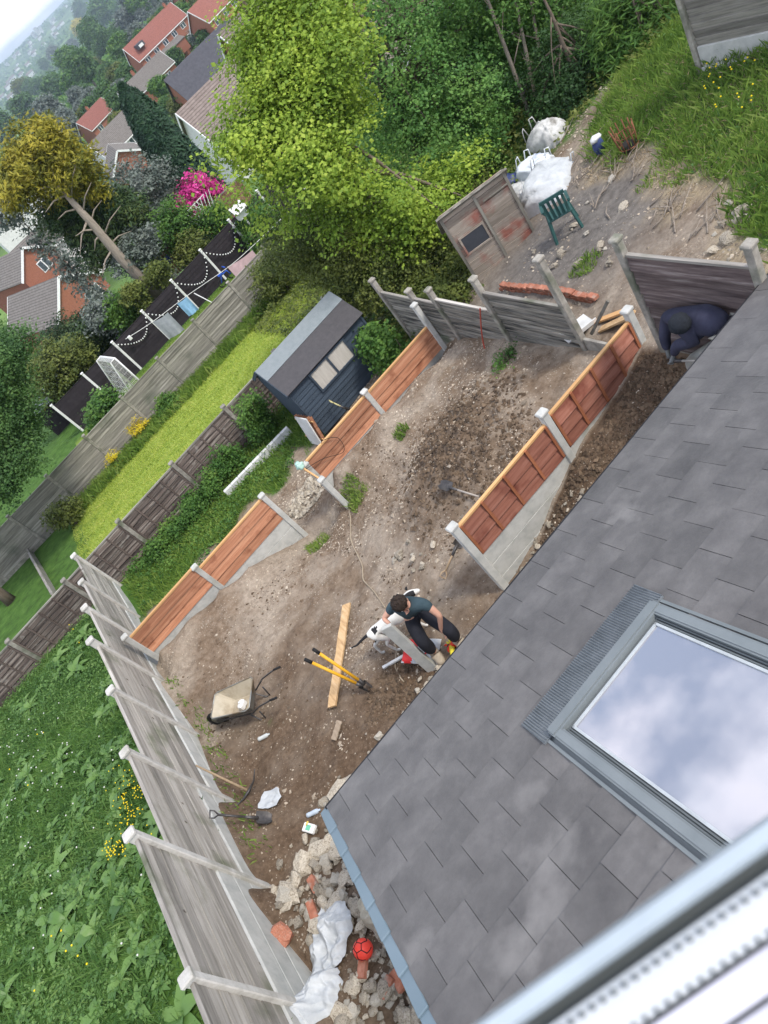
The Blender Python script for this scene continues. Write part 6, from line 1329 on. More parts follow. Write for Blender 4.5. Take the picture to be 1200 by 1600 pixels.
for k in range(46):
    a = G(rg_.gauss(945, 34), rg_.gauss(285, 30), .04) if k < 30 else G(rg_.uniform(1010, 1150), rg_.uniform(320, 380), .02); an = rg_.gauss(.2, .5); L = rg_.uniform(.25, .9); d = Vector((math.cos(an), math.sin(an), 0))*L; m_ = a+d*.5; m_.z = tzf(m_.x, m_.y)+.05; e_ = a+d; e_.z = tzf(e_.x, e_.y)+rg_.uniform(.02, .16)
    mb = MB(a); mb.tube([a, m_+Vector((rg_.uniform(-.05, .05), rg_.uniform(-.05, .05), 0)), e_], [.013, .01, .004], 5); tag(mb.build('twig', M['barkpale']), 'dry twig lying on the upper terrace', 'twig', 'dry twigs on the upper terrace')
def derelict_shed():
    A, B_ = aty(688, 345, 12.6), aty(779, 258, 12.0); A = V(A); B_ = V(B_); A.z = B_.z = (A.z+B_.z)/2; g0 = min(tzf(A.x, A.y), tzf(B_.x, B_.y))-.15; H1 = A.z; t = thing('derelict_shed', 'derelict wooden shed with flaking red paint and a blank dark window', 'shed', (A.x, A.y, g0))
    d = (B_-A); d.z = 0; L = d.length; d.normalize(); n_ = Vector((-d.y, d.x, 0)); Mx = Matrix(((d.x, n_.x, 0, A.x), (d.y, n_.y, 0, A.y), (0, 0, 1, 0), (0, 0, 0, 1)))
    wm = pmat('flaking_red_boards', [(.2, .17, .13), (.3, .255, .21), (.36, .31, .26)], 3, .9, .5, stretch=(.5, .5, 7), rnd=.25, dirt=((.25, .1, .075), 2.2, .5), bscale=8)
    mb = MB(t.location); n = 11
    for i in range(n):
        z0 = g0+(H1-g0)*i/n; z1 = g0+(H1-g0)*(i+1)/n; mb.box((L/2, -.012, (z0+z1)/2), (L, .025, z1-z0-.006), M=Mx, rx=.06)
        dd_ = min(.85, .85*(1-(z1-H1+.75)/.75)) if z1 > H1-.75 else .85
        if dd_ > .02: mb.box((L-.01, dd_/2, (z0+z1)/2), (.025, dd_, z1-z0-.006), M=Mx); mb.box((.01, dd_/2, (z0+z1)/2), (.025, dd_, z1-z0-.006), M=Mx)
    mb.build('walls', wm, t); mb = MB(t.location); slab(mb, Mx@Vector((-.08, -.1, H1+.02)), Mx@Vector((L+.08, -.1, H1+.02)), Mx@Vector((L+.08, .95, H1-.75)), Mx@Vector((-.08, .95, H1-.75)), .04); mb.build('roof', M['greyx'], t)
    mb = MB(t.location)
    for a, b in (((0, -.04, g0), (0, -.04, H1)), ((L, -.04, g0), (L, -.04, H1)), ((L*.52, -.04, g0), (L*.52, -.04, H1-.1)), ((0, -.04, H1-.06), (L, -.04, H1-.06)), ((L*.6, -.04, H1-.28), (L-.02, -.04, H1-.28))): mb.beam(Mx@Vector(a), Mx@Vector(b), .06, .02, upv=tuple(n_) if a[2] != b[2] else (0, 0, 1))
    mb.build('frame', M['greyz'], t); mb = MB(t.location); zc = (g0+H1)/2+.12; mb.box((L*.27, -.035, zc), (.52, .02, .36), M=Mx); w = mb.build('window', flat('dull_pane', (.055, .06, .07), .35), t); mb = MB(t.location)
    for c_, s_ in (((L*.27, -.045, zc+.19), (.58, .02, .04)), ((L*.27, -.045, zc-.19), (.58, .02, .04)), ((L*.27-.27, -.045, zc), (.04, .02, .36)), ((L*.27+.27, -.045, zc), (.04, .02, .36))): mb.box(c_, s_, M=Mx)
    mb.build('window_frame', wm, w)
derelict_shed()
# brick edging, tray, stacked boards near the old fence
a, b = G(788, 452), G(935, 470); nb_ = 15
t = thing('brick_edging', 'low run of old red bricks edging the terrace behind the old fence', 'wall', a)
for c_ in range(2):
    mb = MB(a)
    for k in range(nb_):
        p_ = a.lerp(b, (k+.5*(c_ % 2))/nb_); mb.box((p_.x, p_.y, tzf(p_.x, p_.y)+.02+c_*.07), ((b-a).length/nb_-.012, .11, .064), rz=math.atan2(b.y-a.y, b.x-a.x)+rg_.uniform(-.05, .05), ch=.006)
    mb.build('course', M['brick'], t)
c = G(905, 522, .12); mb = MB(c); mb.box(c, (.5, .34, .02), rz=-.3); mb.beam(c+Vector((-.25, -.1, .03)), c+Vector((.22, -.25, .03)), .02, .07); tag(mb.build('white_tray', M['whitedirty']), 'white plastic tray behind the open bay of the old fence', 'tray')
for i, (p0, p1, w_, mt) in enumerate((((938, 515), (990, 490), .13, 'plank'), ((925, 505), (985, 482), .1, 'railx'), ((930, 525), (995, 512), .15, 'greyy'), ((945, 495), (985, 488), .08, 'plank'))):
    a = V(atx(*p0, 5.45+.12*i)); b = V(atx(*p1, 5.6+.12*i)); mb = MB(a); mb.beam(a, b, w_, .03); tag(mb.build('offcut', M[mt]), ('broad pale board end', 'yellowish batten', 'wide grey board', 'short pale batten')[i]+' on the timber stack behind the old fence', 'board')
a, b = V(atx(924, 522, 5.3)), V(atx(950, 470, 5.5)); mb = MB(a); mb.beam(a, b, .045, .03, upv=(1, 0, 0)); tag(mb.build('grey_stake', M['greyz']), 'grey stake leaning across the open bay of the old fence', 'stake')
# fence at the top right
xf = 11.6; a = aty(1093, 108, 0) if False else None
P1_ = atz(1095, 108, 1.1); P2_ = atz(1200, 88, 1.1); P1_, P2_ = V(P1_), V(P2_); d = (P2_-P1_).normalized()
t = thing('panel_fence', 'tall grey slatted fence on a concrete base at the top right corner', 'fence', P1_)
for bay in range(2):
    A = P1_+d*(1.95*bay); B_ = A+d*1.95; zb = 1.15
    mb = MB(t.location); mb.beam((A.x, A.y, zb-.4), (A.x, A.y, zb+2.1), .11, .1, upv=(0, 1, 0), ch=.01); mb.build('post', M['concold'], t)
    A2, B2 = A+d*.06, B_-d*.06; mb = MB(t.location); boards(mb, (B2.x, B2.y), (A2.x, A2.y), zb+.38, zb+2.0, 13, rag=.1, lap=.035); mb.build('panel', pmat('grey_slats', [(.15, .14, .12), (.25, .235, .205), (.33, .31, .27)], 3, .9, .2, stretch=(.6, .6, 9), rnd=.25), t)
    mb = MB(t.location); mb.beam((A2.x, A2.y, zb+.2), (B2.x, B2.y, zb+.2), .05, .32, ch=.006); mb.build('gravel_board', M['concnew'], t)
    mb = MB(t.location); mb.beam((A2.x-.05, A2.y-.05, zb+.0), (B2.x-.05, B2.y-.05, zb+.0), .14, .08, ch=.01); mb.build('footing', M['concnew'], t)
# ================================================================== the gardens beyond
def cloth(name, label, p0, p1, h, mat, seed, sag=.05):
    p0, p1 = V(p0), V(p1); mb = MB(p0); K = 10; vs = []; d = (p1-p0); n_ = Vector((-d.y, d.x, 0)).normalized()
    for i in range(K+1):
        for j in range(7):
            u, v = i/K, j/6; q_ = p0.lerp(p1, u)+n_*(.05*math.sin(u*7+seed)*v+.03*math.sin(u*17)*v); vs.append((q_.x, q_.y, q_.z-h*v-sag*math.sin(math.pi*u)*(1-v)))
    mb.add(vs, [(i*7+j, i*7+j+1, (i+1)*7+j+1, (i+1)*7+j) for i in range(K) for j in range(6)], sm=True); return tag(mb.build(name, mat), label, 'laundry')
YL = 31.5
L0, L1 = aty(196, 530, YL), aty(450, 332, YL)
cable('washing_line', 'washing line strung across the garden beyond the grey lapped fence', 'washing line', [L0, aty(238, 503, YL), aty(291, 463, YL), aty(320, 443, YL), aty(372, 405, YL), L1], .012, M['white'], follow=False)
cloth('grey_sheet', 'grey sheet hanging on the washing line left of the blue towel', aty(238, 503, YL), aty(262, 488, YL), 1.0, flat('grey_sheet', (.3, .32, .35), .9), 1)
cloth('blue_towel', 'pale blue towel hanging on the washing line', aty(276, 474, YL), aty(291, 463, YL), .75, flat('blue_towel', (.25, .45, .66), .9), 2)
cloth('pink_sheet', 'pale pink sheet hanging at the right of the washing line', aty(355, 417, YL), aty(394, 391, YL), .95, flat('pink_sheet', (.55, .38, .42), .9), 3)
for (px, py, lab) in ((303, 458, 'white washing line prop between the blue towel and the pink sheet'),):
    q_ = aty(px, py, YL); mb = MB((q_[0], q_[1], tzf(q_[0], q_[1]))); mb.tube([(q_[0]+.5, q_[1]-.5, tzf(q_[0], q_[1])), q_], .02, 6); tag(mb.build('line_prop', M['white']), lab, 'prop')
def goal():
    a = V(aty(157, 557, 33.2)); b = V(aty(197, 576, 31.6)); g0 = tzf(a.x, a.y); t = thing('football_goal', 'small white football goal with netting by the black fence', 'goal', (a.x, a.y, g0)); b.z = a.z; back = Vector((1.0, .1, 0))*.8
    fa, fb = Vector((a.x, a.y, g0)), Vector((b.x, b.y, g0)); mb = MB(t.location); mb.tube([fa, a, b, fb], .045, 8); mb.tube([a, a-back*.3, fa-back], .03, 6); mb.tube([b, b-back*.3, fb-back, fa-back], .03, 6); mb.build('frame', M['white'], t)
    mb = MB(t.location); K = 9
    def surf(p, q_, r, s_):
        for k in range(K+1): mb.tube([p.lerp(q_, k/K), s_.lerp(r, k/K)], .007, 3, cap=False); mb.tube([p.lerp(s_, k/K), q_.lerp(r, k/K)], .007, 3, cap=False)
    surf(a-back*.3, b-back*.3, fb-back, fa-back); surf(a, a-back*.3, fa-back, fa); surf(b, b-back*.3, fb-back, fb); surf(a, b, b-back*.3, a-back*.3); mb.build('net', M['white'], t)
goal()
bulb = MB(); bulb.blob((0, 0, 0), (.035, .035, .035), 5, 0, 0); bulb = bulb.mesh('bulb', M['white'])
for i, (x0, x1) in enumerate(((1.54, 3.49), (3.49, 5.43), (5.43, 7.38), (7.38, 9.32), (9.32, 11.26))):
    q0 = Vector((x0, 35.2, -1.95)); lab = 'string of white bulbs sagging across the %s swag of the black fence' % ('leftmost', 'second', 'middle', 'fourth', 'rightmost')[i]
    t = thing('string_lights', lab, 'string lights', q0); mb = MB(q0); pts = [Vector((x0+(x1-x0)*u, 35.2, -1.95-(.9 if i != 0 else .7)*(1-(2*u-1)**2)*(.75+.5*u))) for u in [k/12 for k in range(13)]]; mb.tube(pts, .008, 4); mb.build('cord', M['rubber'], t)
    for k in range(1, 18):
        u = k/18; o = link('bulb', bulb, t); o.location = Vector((x0+(x1-x0)*u, 35.18, -1.98-(.9 if i != 0 else .7)*(1-(2*u-1)**2)*(.75+.5*u)))-q0
c = V(aty(376, 333, 34.6)); t = thing('bird_house', 'white bird house on a post in front of the black fence right end', 'bird house', (c.x, c.y, tzf(c.x, c.y))); mb = MB(t.location); mb.box(c, (.5, .4, .4)); mb.build('box', M['white'], t); mb = MB(t.location)
for s_ in (-1, 1): slab(mb, *[c+Vector(q_) for q_ in ((-.35, s_*.38, .12), (.35, s_*.38, .12), (.35, 0, .45), (-.35, 0, .45))][::s_], .03)
mb.build('roof', M['whitedirty'], t); mb = MB(t.location); mb.tube([(c.x, c.y, tzf(c.x, c.y)), c], .05, 6); mb.build('pole', M['white'], t)
c = V(aty(316, 330, 38.6)); mb = MB(c)
for k in range(6):
    for s_ in (-1, 1): mb.beam(c+Vector((-.5+k*.2, 0, -.5)), c+Vector((-.5+k*.2+s_*.45, 0, .5)), .025, .025)
mb.beam(c+Vector((-.55, 0, .5)), c+Vector((.6, 0, .5)), .03, .03); tag(mb.build('trellis', M['white']), 'white diamond trellis below the pink rhododendron', 'trellis')
crumple('blue_tarpaulin', 'bright blue tarpaulin heaped behind the black fence', 'tarpaulin', V(aty(315, 352, 38.2))*1.0, .5, .4, .9, 0, flat('blue_tarp', (.04, .2, .62), .4), 4, n=14)
def rail_fence(name, label, pa, pb, y, h, mat, extra=None):
    a, b = V(aty(*pa, y)), V(aty(*pb, y)); t = thing(name, label, 'fence', (a.x, a.y, a.z-h)); mb = MB(t.location); n = 16
    for k in range(n): q_ = a.lerp(b, (k+.5)/n); mb.box((q_.x, q_.y, q_.z-h/2), ((b-a).length/n-.02, .03, h))
    mb.build('boards', mat, t); mb = MB(t.location); mb.beam(a, b, .06, .05); mb.build('top_rail', M['greyx'], t); return t, a, b
t, a, b = rail_fence('brown_fence', 'reddish brown upright boarded fence with a dark blue cover hung on it', (215, 430), (268, 378), 39.0, 1.3, pmat('brown_boards', [(.16, .08, .05), (.28, .16, .11)], 4, .85, .2, rnd=.2))
mb = MB(a); q_ = a.lerp(b, .55); mb.box((q_.x, q_.y-.07, q_.z-.45), (1.0, .04, .4)); tag(mb.build('blue_cover', flat('navy_cover', (.03, .05, .18), .5)), 'dark blue cover hanging on the reddish brown fence', 'cover')
rail_fence('red_fence', 'reddish fence running away under the rhododendron', (330, 318), (372, 278), 39.5, 1.2, pmat('brown_boards', [], 1))
q_ = aty(203, 528, 35.0); c = V(q_); mb = MB(c); mb.box(c, (.16, .12, .2), ch=.02); tag(mb.build('white_lantern', M['white']), 'small white lantern hanging on the black fence', 'lantern')
c = G(358, 440, .3); t = thing('toy_bike', 'small blue toy bike on the washing garden lawn', 'toy', c-Vector((0, 0, .3))); mb = MB(t.location); mb.tube([c+Vector((-.3, 0, -.1)), c+Vector((-.1, 0, .15)), c+Vector((.25, 0, .15)), c+Vector((.3, 0, -.1))], .035, 6); mb.tube([c+Vector((.25, -.2, .35)), c+Vector((.25, .2, .35))], .03, 6); mb.box(c+Vector((-.1, 0, .22)), (.25, .14, .06)); mb.build('frame', flat('toy_blue', (.03, .1, .5), .4), t)
for s_ in (-.3, .3): mb = MB(t.location); mb.tube([c+Vector((s_+.17*math.cos(a), 0, -.12+.17*math.sin(a))) for a in [k*.5236 for k in range(13)]], .03, 6); mb.build('wheel', M['rubber'], t)
mb = MB(G(350, 438)); mb.blob(G(350, 437, .12), (.12, .12, .12), 8, 0, .3); tag(mb.build('pink_ball', flat('pink_plastic', (.7, .1, .15), .4)), 'pink ball at the foot of a white post of the black fence', 'ball')
# timber edging and sheds at the left end
for (pa, pb, nm, lab) in (((45, 855), (92, 935), 'timber_edging', 'old timber edging closing the left end of the green lawn'),):
    a, b = G(*pa), G(*pb); mb = MB(a); mb.beam(a+Vector((0, 0, .1)), b+Vector((0, 0, .1)), .08, .3); tag(mb.build(nm, M['greyy']), lab, 'edging')
c = G(115, 655, 0); t = thing('low_shed', 'low black roofed shed at the left end of the washing garden', 'shed', (c.x, c.y, tzf(c.x, c.y))); mb = MB(t.location); mb.box((c.x, c.y+.8, c.z+.7), (2.2, 1.6, 1.4)); mb.build('walls', M['black'], t); mb = MB(t.location); slab(mb, (c.x-1.2, c.y-.1, c.z+1.42), (c.x+1.2, c.y-.1, c.z+1.42), (c.x+1.2, c.y+1.7, c.z+1.6), (c.x-1.2, c.y+1.7, c.z+1.6), .04); mb.build('roof', M['feltlight'], t)

# ================================================================== houses
def roofmat(name, cols, row=3.2):
    mt = pmat(name, cols, 3, .85, .3, rnd=.1, coord='Object'); n = mt.node_tree.nodes; l = mt.node_tree.links
    if 'rows' in n: return mt
    b = n['Principled BSDF']; old = b.inputs['Base Color'].links[0].from_socket; u = n.new('ShaderNodeUVMap'); w = n.new('ShaderNodeTexWave'); w.name = 'rows'; w.wave_type = 'BANDS'; w.bands_direction = 'Z'; w.inputs['Scale'].default_value = row; w.inputs['Distortion'].default_value = .6; w.inputs['Detail'].default_value = 2
    t_ = n.new('ShaderNodeTexCoord'); l.new(t_.outputs['Object'], w.inputs['Vector']); mr = n.new('ShaderNodeMapRange'); mr.inputs[1].default_value = .05; mr.inputs[2].default_value = .4; mr.inputs[3].default_value = .55; l.new(w.outputs['Fac'], mr.inputs[0])
    m_ = n.new('ShaderNodeMix'); m_.data_type = 'RGBA'; m_.blend_type = 'MULTIPLY'; m_.inputs['Factor'].default_value = 1; l.new(old, m_.inputs['A']); l.new(mr.outputs[0], m_.inputs['B']); l.new(m_.outputs['Result'], b.inputs['Base Color']); return mt
RMt = dict(red=roofmat('red_tiles', [(.2, .075, .06), (.3, .12, .09)], 2.2), brown=roofmat('brown_tiles', [(.14, .11, .095), (.24, .195, .17)], 1.6), grey=roofmat('grey_brown_tiles', [(.13, .115, .10), (.22, .2, .18)], 1.8), slate=pmat('far_slate', [(.045, .045, .055), (.075, .075, .088)], 2, .6, .1, rnd=.1))
WMt = dict(brick=pmat('house_brick', [(.24, .09, .055), (.33, .14, .09)], 6, .9, .1, rnd=.05), white=pmat('white_render', [(.55, .55, .53), (.68, .68, .66)], 3, .8, .05, rnd=.05))
def house(label, pos, rot, L, W, wall, rise, roof, wallm, wins=(), gwins=(), chim=None, rollup=.35, dormer=None, name='house', group=None, white=True, sink=1.5, porch=None):
    """ridge along local x, front towards local -y"""
    t = thing(name, label, 'house', pos, R(rot), group); z0 = -sink
    mb = MB(); hw = W/2; hl = L/2
    mb.add([(-hl, -hw, z0), (hl, -hw, z0), (hl, hw, z0), (-hl, hw, z0), (-hl, -hw, wall), (hl, -hw, wall), (hl, hw, wall), (-hl, hw, wall), (-hl, 0, wall+rise), (hl, 0, wall+rise)],
           [(0, 1, 5, 4), (2, 3, 7, 6), (1, 2, 6, 9, 5), (3, 0, 4, 8, 7), (3, 2, 1, 0)]); mb.build('walls', WMt[wallm], t)
    mb = MB(); o_ = rollup; e = rise*o_/hw
    for s_ in (-1, 1):
        A = [(-hl-o_, s_*(hw+o_), wall-e+.06), (hl+o_, s_*(hw+o_), wall-e+.06), (hl+o_, 0, wall+rise+.06), (-hl-o_, 0, wall+rise+.06)]
        if s_ > 0: A = A[::-1]
        slab(mb, *A, .14)
    rf = mb.build('roof', RMt[roof], t)
    if white:
        for s_ in (-1, 1):
            mb = MB()
            for q_ in (-1, 1): mb.beam((s_*(hl+o_), q_*(hw+o_), wall-e-.06), (s_*(hl+o_), 0, wall+rise-.06), .06, .26)
            mb.build('bargeboard', M['white'], t)
        mb = MB(); mb.box((0, -(hw+o_), wall-e-.1), (L+2*o_, .12, .18)); mb.build('gutter', M['white'], t)
    def win(c, sx, sz, ax):
        mb = MB(); d = (lambda w_, h_, dd: (w_, dd, h_)) if ax == 'y' else (lambda w_, h_, dd: (dd, w_, h_)); mb.box(c, d(sx, sz, .12)); w = mb.build('window', M['white'], t); mb = MB()
        off = Vector((0, -.07, 0)) if ax == 'y' else Vector((math.copysign(.07, c[0]), 0, 0)); k = 2 if sx > 1 else 1
        for i in range(k):
            dx = (i-(k-1)/2)*sx/k; cc = Vector(c)+off+(Vector((dx, 0, 0)) if ax == 'y' else Vector((0, dx, 0))); mb.box(cc, d(sx/k-.16, sz-.2, .03))
        mb.build('pane', M['glassdark'], w)
    for x, z, sx, sz in wins: win((x, -hw, z), sx, sz, 'y')
    for s_, y, z, sx, sz in gwins: win((s_*hl, y, z), sx, sz, 'x')
    for x, y in (chim or ()):
        mb = MB(); zt = wall+rise; mb.box((x, y, zt), (.7, .5, 1.6)); mb.tube([(x-.15, y, zt+.8), (x-.15, y, zt+1.1)], .1, 6); mb.tube([(x+.17, y, zt+.8), (x+.17, y, zt+1.1)], .1, 6); mb.build('chimney', WMt['brick'], rf)
    for x in (dormer or ()):
        mb = MB(); mb.box((x, -hw*.55, wall+rise*.55), (2.2, hw*.8, 1.1)); dm_ = mb.build('dormer', RMt['slate'], t); mb = MB(); mb.box((x, -hw*.96, wall+rise*.52), (1.3, .06, .7)); mb.build('pane', M['white'], dm_)
    if porch:
        x, w_, dp = porch; mb = MB(); mb.box((x, -hw-dp/2, 1.1), (w_, dp, 2.6)); p_ = mb.build('extension', WMt[wallm], t); mb = MB(); slab(mb, (x-w_/2-.2, -hw-dp-.2, 2.4), (x+w_/2+.2, -hw-dp-.2, 2.4), (x+w_/2+.2, -hw, 3.3), (x-w_/2-.2, -hw, 3.3), .12); mb.build('extension_roof', RMt['grey'], p_)
    return t
def HR(px, py, y, rot, L, wall, rise, end):
    # pixel of the ridge middle (end=0) or of the near gable's apex (end=-1)
    p = aty(px, py, y); a = R(rot); l = end*L/2
    return (p[0]-l*math.cos(a), p[1]-l*math.sin(a), p[2]-wall-rise)
def hs(label, px, py, y, rot, L, W, wall, rise, roof, wallm, end=0, **k): return house(label, HR(px, py, y, rot, L, wall, rise, end), rot, L, W, wall, rise, roof, wallm, sink=9, **k)
w2 = lambda xs, zs, a=1.6, b=1.25: tuple((x, z, a, b) for x in xs for z in zs)
hs('brick gabled bungalow with a broad tiled roof, larger one at the lower left', 88, 433, 84, 112, 12, 7.2, 2.6, 2.6, 'grey', 'brick', -1, gwins=((-1, -1.6, 1.5, 2.0, 1.3),), rollup=.4)
hs('smaller brick gabled bungalow above and left of the larger one', 32, 388, 96, 110, 12, 5.4, 2.8, 2.0, 'grey', 'brick', -1, gwins=((-1, -.6, 2.0, 1.5, 1.3),), rollup=.4)
hs('white sided house between the two gabled bungalows and the golden conifer', 60, 352, 104, -6, 10, 6.5, 3.4, 2.0, 'grey', 'white', wins=w2((-2, 1.5), (2.2,)), chim=((2, 0),))
hs('pinkish roofed house cut by the left edge', 2, 292, 135, 0, 13, 8, 3, 2.6, 'red', 'white', wins=((0, 1.5, 1.5, 1.1),))
hs('grey roofed house with a white dormered front beside the cypress', 172, 192, 150, 4, 11, 8, 4.2, 2.8, 'grey', 'white', wins=w2((-3, 0, 3), (1.4, 3.3)), chim=((4, 0),))
hs('small orange brick gable below the grey roofed house, left of the cypress', 182, 235, 118, 80, 10, 5.6, 3.0, 2.0, 'grey', 'brick', -1, gwins=((-1, 0, 1.4, 1.3, 1.1),))
hs('red tiled house with white framed windows standing alone among trees', 138, 172, 240, 12, 10, 8, 4.5, 3.2, 'red', 'brick', wins=w2((-2.5, 2), (1, 3.2)), chim=((0, 0),))
hs('grey bungalow with a chimney above the tip of the cypress', 216, 112, 195, -4, 13, 9, 2.8, 2.8, 'grey', 'brick', wins=w2((1, 4), (1.4,)), chim=((-1, 1.),))
hs('long red tiled terrace with a dark dormer on the far slope', 229, 40, 225, -2, 17, 9, 5.2, 3.8, 'red', 'brick', wins=w2((-6.4, -3.2, 0, 3.2, 6.4), (1.2, 3.9), 1.5, 1.2), dormer=(-5.5,), chim=((7, 0),), porch=(-1, 9, 4))
hs('red tiled brick house right of the long red terrace', 316, -6, 190, 8, 10, 9, 5.2, 3.6, 'red', 'brick', wins=w2((-3, 0, 3), (1.2, 3.9)), chim=((3, 0),))
hs('house with a big dark slate roof and orange brick gable', 306, 76, 135, -4, 14, 9, 4.4, 4.2, 'slate', 'brick', gwins=((-1, 2, 3, 1.2, 1.2),), white=False)
hs('brown tiled house showing its roof left of the lime tree', 415, -20, 82, -4, 13, 10, 4.6, 4.2, 'brown', 'brick', wins=((-4, 3.4, 1.8, 1.2),))
hs('brown tiled house with white walls just behind the lime tree', 335, 118, 72, -4, 9, 8, 3.0, 2.8, 'brown', 'white', wins=w2((-3, 0, 3), (1.5,)))
hs('white rendered house glimpsed through the big trees', 520, 70, 48, -3, 15, 7, 4.6, 2.0, 'brown', 'white', wins=w2((-5, -1, 3), (1.3, 3.6)))
hs('white house with dark roof behind the saplings at the top', 880, -120, 34, -18, 15, 8, 5.4, 2.6, 'slate', 'white', wins=w2((-4, 3), (4,)))
hs('red roofed house at the top edge above the long terrace', 290, -40, 300, 6, 16, 9, 5.2, 3.6, 'red', 'brick', wins=w2((-4, 3), (3.9,)))
# ---- trees between and beyond the houses
tmesh = []
for i, (mat, sc) in enumerate((('left', 1), ('mid', 1), ('left', 1), ('olive', 1), ('greyleaf', 1), ('mid', 1))):
    rgx = np.random.default_rng(100+i); ells = [((0, 0, 4.6), (2.6, 2.6, 2.6))]+[((rgx.uniform(-1.6, 1.6), rgx.uniform(-1.6, 1.6), rgx.uniform(3.2, 6.2)), (1.6, 1.6, 1.4)) for _ in range(5)]
    me, p = cloud('crown', ells, 520, 13, .42, .55, LM[mat], 200+i, lo=.55, wid=.7); mb = MB(); mb.tube([(0, 0, -1), (0, 0, 3), (0, 0, 6)], [.35, .25, .08], 7)
    for q_ in range(5): a = q_*1.25; mb.tube([(0, 0, 2.2+q_*.3), (1.3*math.cos(a), 1.3*math.sin(a), 4.4)], [.13, .04], 5)
    tmesh.append((me, mb.mesh('trunk', M['bark'])))
def midtree(px, py, s_, kind, label, grp=None, d=0):
    p = gp(px, py); t = thing('tree', label, 'tree', (p[0], p[1]+d, p[2]), rg_.uniform(0, 6.28), grp); t.scale = (s_, s_, s_*rg_.uniform(.9, 1.2)); me, tk = tmesh[kind]; link('crown', me, t); link('trunk', tk, t)
def mt2(px, py, rpx, kind, label, grp=None):
    bx, by = px+rpx*.62, py+rpx*.62; p = gp(bx, by); dep = (np.array(p)-O)@AX[:, 2]; s_ = rpx*dep/F_PX/3.5
    t = thing('tree', label, 'tree', p, rg_.uniform(0, 6.28), grp); t.scale = (s_, s_, s_*rg_.uniform(.9, 1.15)); me, tk = tmesh[kind]; link('crown', me, t); link('trunk', tk, t); return t
for px, py, s_, k, lab in ((225, 12, 30, 4, 'pale grey green tree left of the long red terrace at the top'), (165, 30, 24, 1, 'green tree left of the dark dormer'), (150, 65, 22, 2, 'dark tree below the yellow tree on the slope'), (160, 75, 20, 2, 'dark round tree left of the long red terrace'),
    (95, 150, 22, 0, 'tree left of the lone red tiled house'), (140, 125, 26, 0, 'large green tree above the lone red tiled house'), (120, 110, 24, 1, 'bright green tree above the lone red tiled house'), (90, 190, 26, 4, 'hazy grey tree left of the lone red house'), (280, 55, 14, 1, 'small tree in front of the red terrace right end'), (268, 85, 14, 3, 'yellowish tree between terrace and slate roof'),
    (195, 160, 15, 3, 'small yellowish tree by the grey roofed house'), (50, 180, 24, 0, 'green tree above the golden conifer'), (15, 215, 26, 2, 'dark tree at the left edge above the golden conifer'), (262, 175, 13, 1, 'small tree right of the cypress tip'), (120, 215, 20, 4, 'grey tree just below the lone red house'), (45, 150, 18, 3, 'yellow green tree beyond the golden conifer'), (125, 160, 17, 4, 'pinkish grey tree left of the lone red house'), (25, 330, 16, 2, 'dark garden tree above the smaller brick gable'), (60, 322, 13, 4, 'grey garden tree beside the white sided house'), (105, 318, 15, 0, 'garden tree under the golden conifer'), (150, 262, 14, 3, 'yellowish garden tree left of the small orange gable'), (130, 395, 12, 2, 'dark garden tree right of the larger bungalow'), (125, 300, 14, 0, 'green garden tree just right of the golden crown'), (205, 250, 11, 4, 'grey garden tree beside the small orange gable')):
    mt2(px, py, s_, k, lab)
mt2(128, 52, 14, 1, 'bright yellow tree standing out on the far slope')
yt = [o for o in C.objects if o.name.startswith('tree') and o.get('label', '').startswith('bright yellow')][0]
ym_ = tmesh[1][0].copy(); ym_.materials.clear(); ym_.materials.append(leafmat('yellow_leaves', [(.2, .2, .02), (.4, .36, .03), (.55, .48, .05)], .3)); [c for c in yt.children if c.name.startswith('crown')][0].data = ym_
cnt = 0
for _ in range(1500):
    px, py = rg_.uniform(-30, 330), rg_.uniform(-30, 330)
    if px*1.53+py < 205 or cnt >= 200: continue
    p = gp(px, py); dd = math.hypot(p[0], p[1])
    if dd < 100: continue
    if any((o.location.x-p[0])**2+(o.location.y-p[1])**2 < 11**2 for o in C.objects if o.get('category') == 'house'): continue
    cnt += 1; mt2(px, py, rg_.uniform(8, 15) if px*1.53+py < 330 else rg_.uniform(12, 22), rg_.choice((0, 1, 2, 0, 3, 4)), 'tree on the wooded hillside among and beyond the houses', 'trees on the hillside beyond the houses')
# far woods: one mass
N = 9000; az = RNG.uniform(-12, 42, N)*math.pi/180; dd = 450*(5000/450)**RNG.random(N); wx_ = dd*np.sin(az); wy_ = dd*np.cos(az); keep = fbm(wx_/230+1, wy_/230, 3) > -.1; wx_, wy_, dd = wx_[keep], wy_[keep], dd[keep]; wz_ = tz(wx_, wy_); K = 9
c_ = np.repeat(np.stack([wx_, wy_, wz_+3.], 1), K, 0); s_ = np.repeat(5+dd/330, K); c_ += RNG.normal(size=c_.shape)*np.array([1, 1, .45])*s_[:, None]*.5; nn = RNG.normal(size=c_.shape)*.7+np.array([0, -.2, .8]); nn /= np.linalg.norm(nn, axis=1, keepdims=True)
tag(link('far_woods', leaves_mesh('far_woods', c_, nn, s_*.8, LM['mid'], RNG.random(len(c_)), .9)), None, None, kind='stuff')
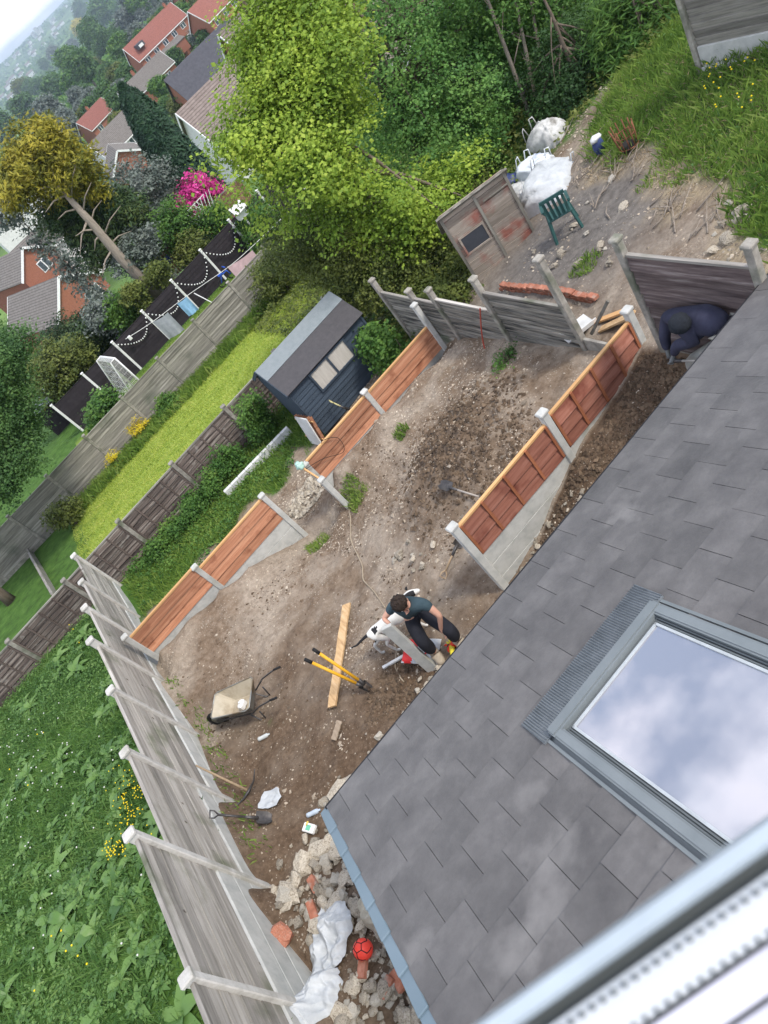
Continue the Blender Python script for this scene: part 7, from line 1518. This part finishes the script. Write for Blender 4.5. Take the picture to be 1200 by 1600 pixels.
# white tower blocks and far houses in the valley
for i, (px, py, w_, h_) in enumerate(((62, 54, 5, 11), (67, 50, 4, 9), (57, 59, 5, 9), (25, 92, 6, 6), (84, 34, 9, 5), (13, 103, 5, 5))):
    p = gp(px, py); k_ = ((np.array(p)-O)@AX[:, 2])/F_PX; w_ *= k_; h_ *= k_; t = thing('tower_block', ('tallest pale tower block in the distant valley', 'second pale tower block right of the tallest', 'third pale tower block left of the tallest', 'pale low block in the valley near the left edge', 'pale long block in the valley near the top', 'small pale block close to the left edge of the valley')[i], 'building', p)
    mb = MB(t.location); mb.box((p[0], p[1], p[2]+h_/2-5), (w_, w_, h_+10)); mb.build('walls', WMt['white'], t); mb = MB(t.location)
    for k in range(6): mb.box((p[0], p[1]-w_/2-.1, p[2]+h_*(.93-k*.14)), (w_*.85, .3, h_/16))
    mb.build('windows', M['glassdark'], t)
vh = MB(); vh.box((0, 0, 3), (14, 8, 6), mi=1); slab(vh, (-7.5, -4.5, 6), (7.5, -4.5, 6), (7.5, 0, 9), (-7.5, 0, 9), .2); slab(vh, (7.5, 4.5, 6), (-7.5, 4.5, 6), (-7.5, 0, 9), (7.5, 0, 9), .2); vh = vh.mesh('valley_house', [RMt['brown'], WMt['white']])
for k in range(60):
    px = rg_.uniform(0, 130); py = 205-px*1.53-rg_.uniform(5, 95)
    if py < -20: continue
    p = gp(px, py)
    if math.hypot(p[0], p[1]) > 5500: continue
    o = link('valley_house', vh); o.location = V(p); o.rotation_euler = (0, 0, rg_.uniform(0, 3)); s_ = min(1.6, .5+math.hypot(p[0], p[1])/2500); o.scale = (s_, s_, s_); tag(o, 'tiny pale house in the hazy valley', 'house', 'tiny houses in the valley')
# ================================================================== haze
hz = bpy.data.materials.new('haze'); hz.use_nodes = True; hn = hz.node_tree.nodes; hn.clear(); ho = hn.new('ShaderNodeOutputMaterial'); hv = hn.new('ShaderNodeVolumePrincipled'); hv.inputs['Color'].default_value = (.74, .88, 1, 1); hv.inputs['Density'].default_value = .00022; hv.inputs['Anisotropy'].default_value = .3
hz.node_tree.links.new(hv.outputs[0], ho.inputs['Volume'])
mb = MB(); mb.box((1500, 6950, 0), (21200, 14600, 500)); 
zmin = float(GZ.min()); mb = MB(); x0, x1, y0, y1 = gx[0]-5, gx[-1]+5, gy[0]-5, gy[-1]+5; zt = max(float(GZ.max())+30, 40)
mb.box(((x0+x1)/2, (y0+y1)/2, (zmin-1+zt)/2), (x1-x0, y1-y0, zt-zmin+1)); tag(mb.build('haze', hz), None, None, kind='stuff')
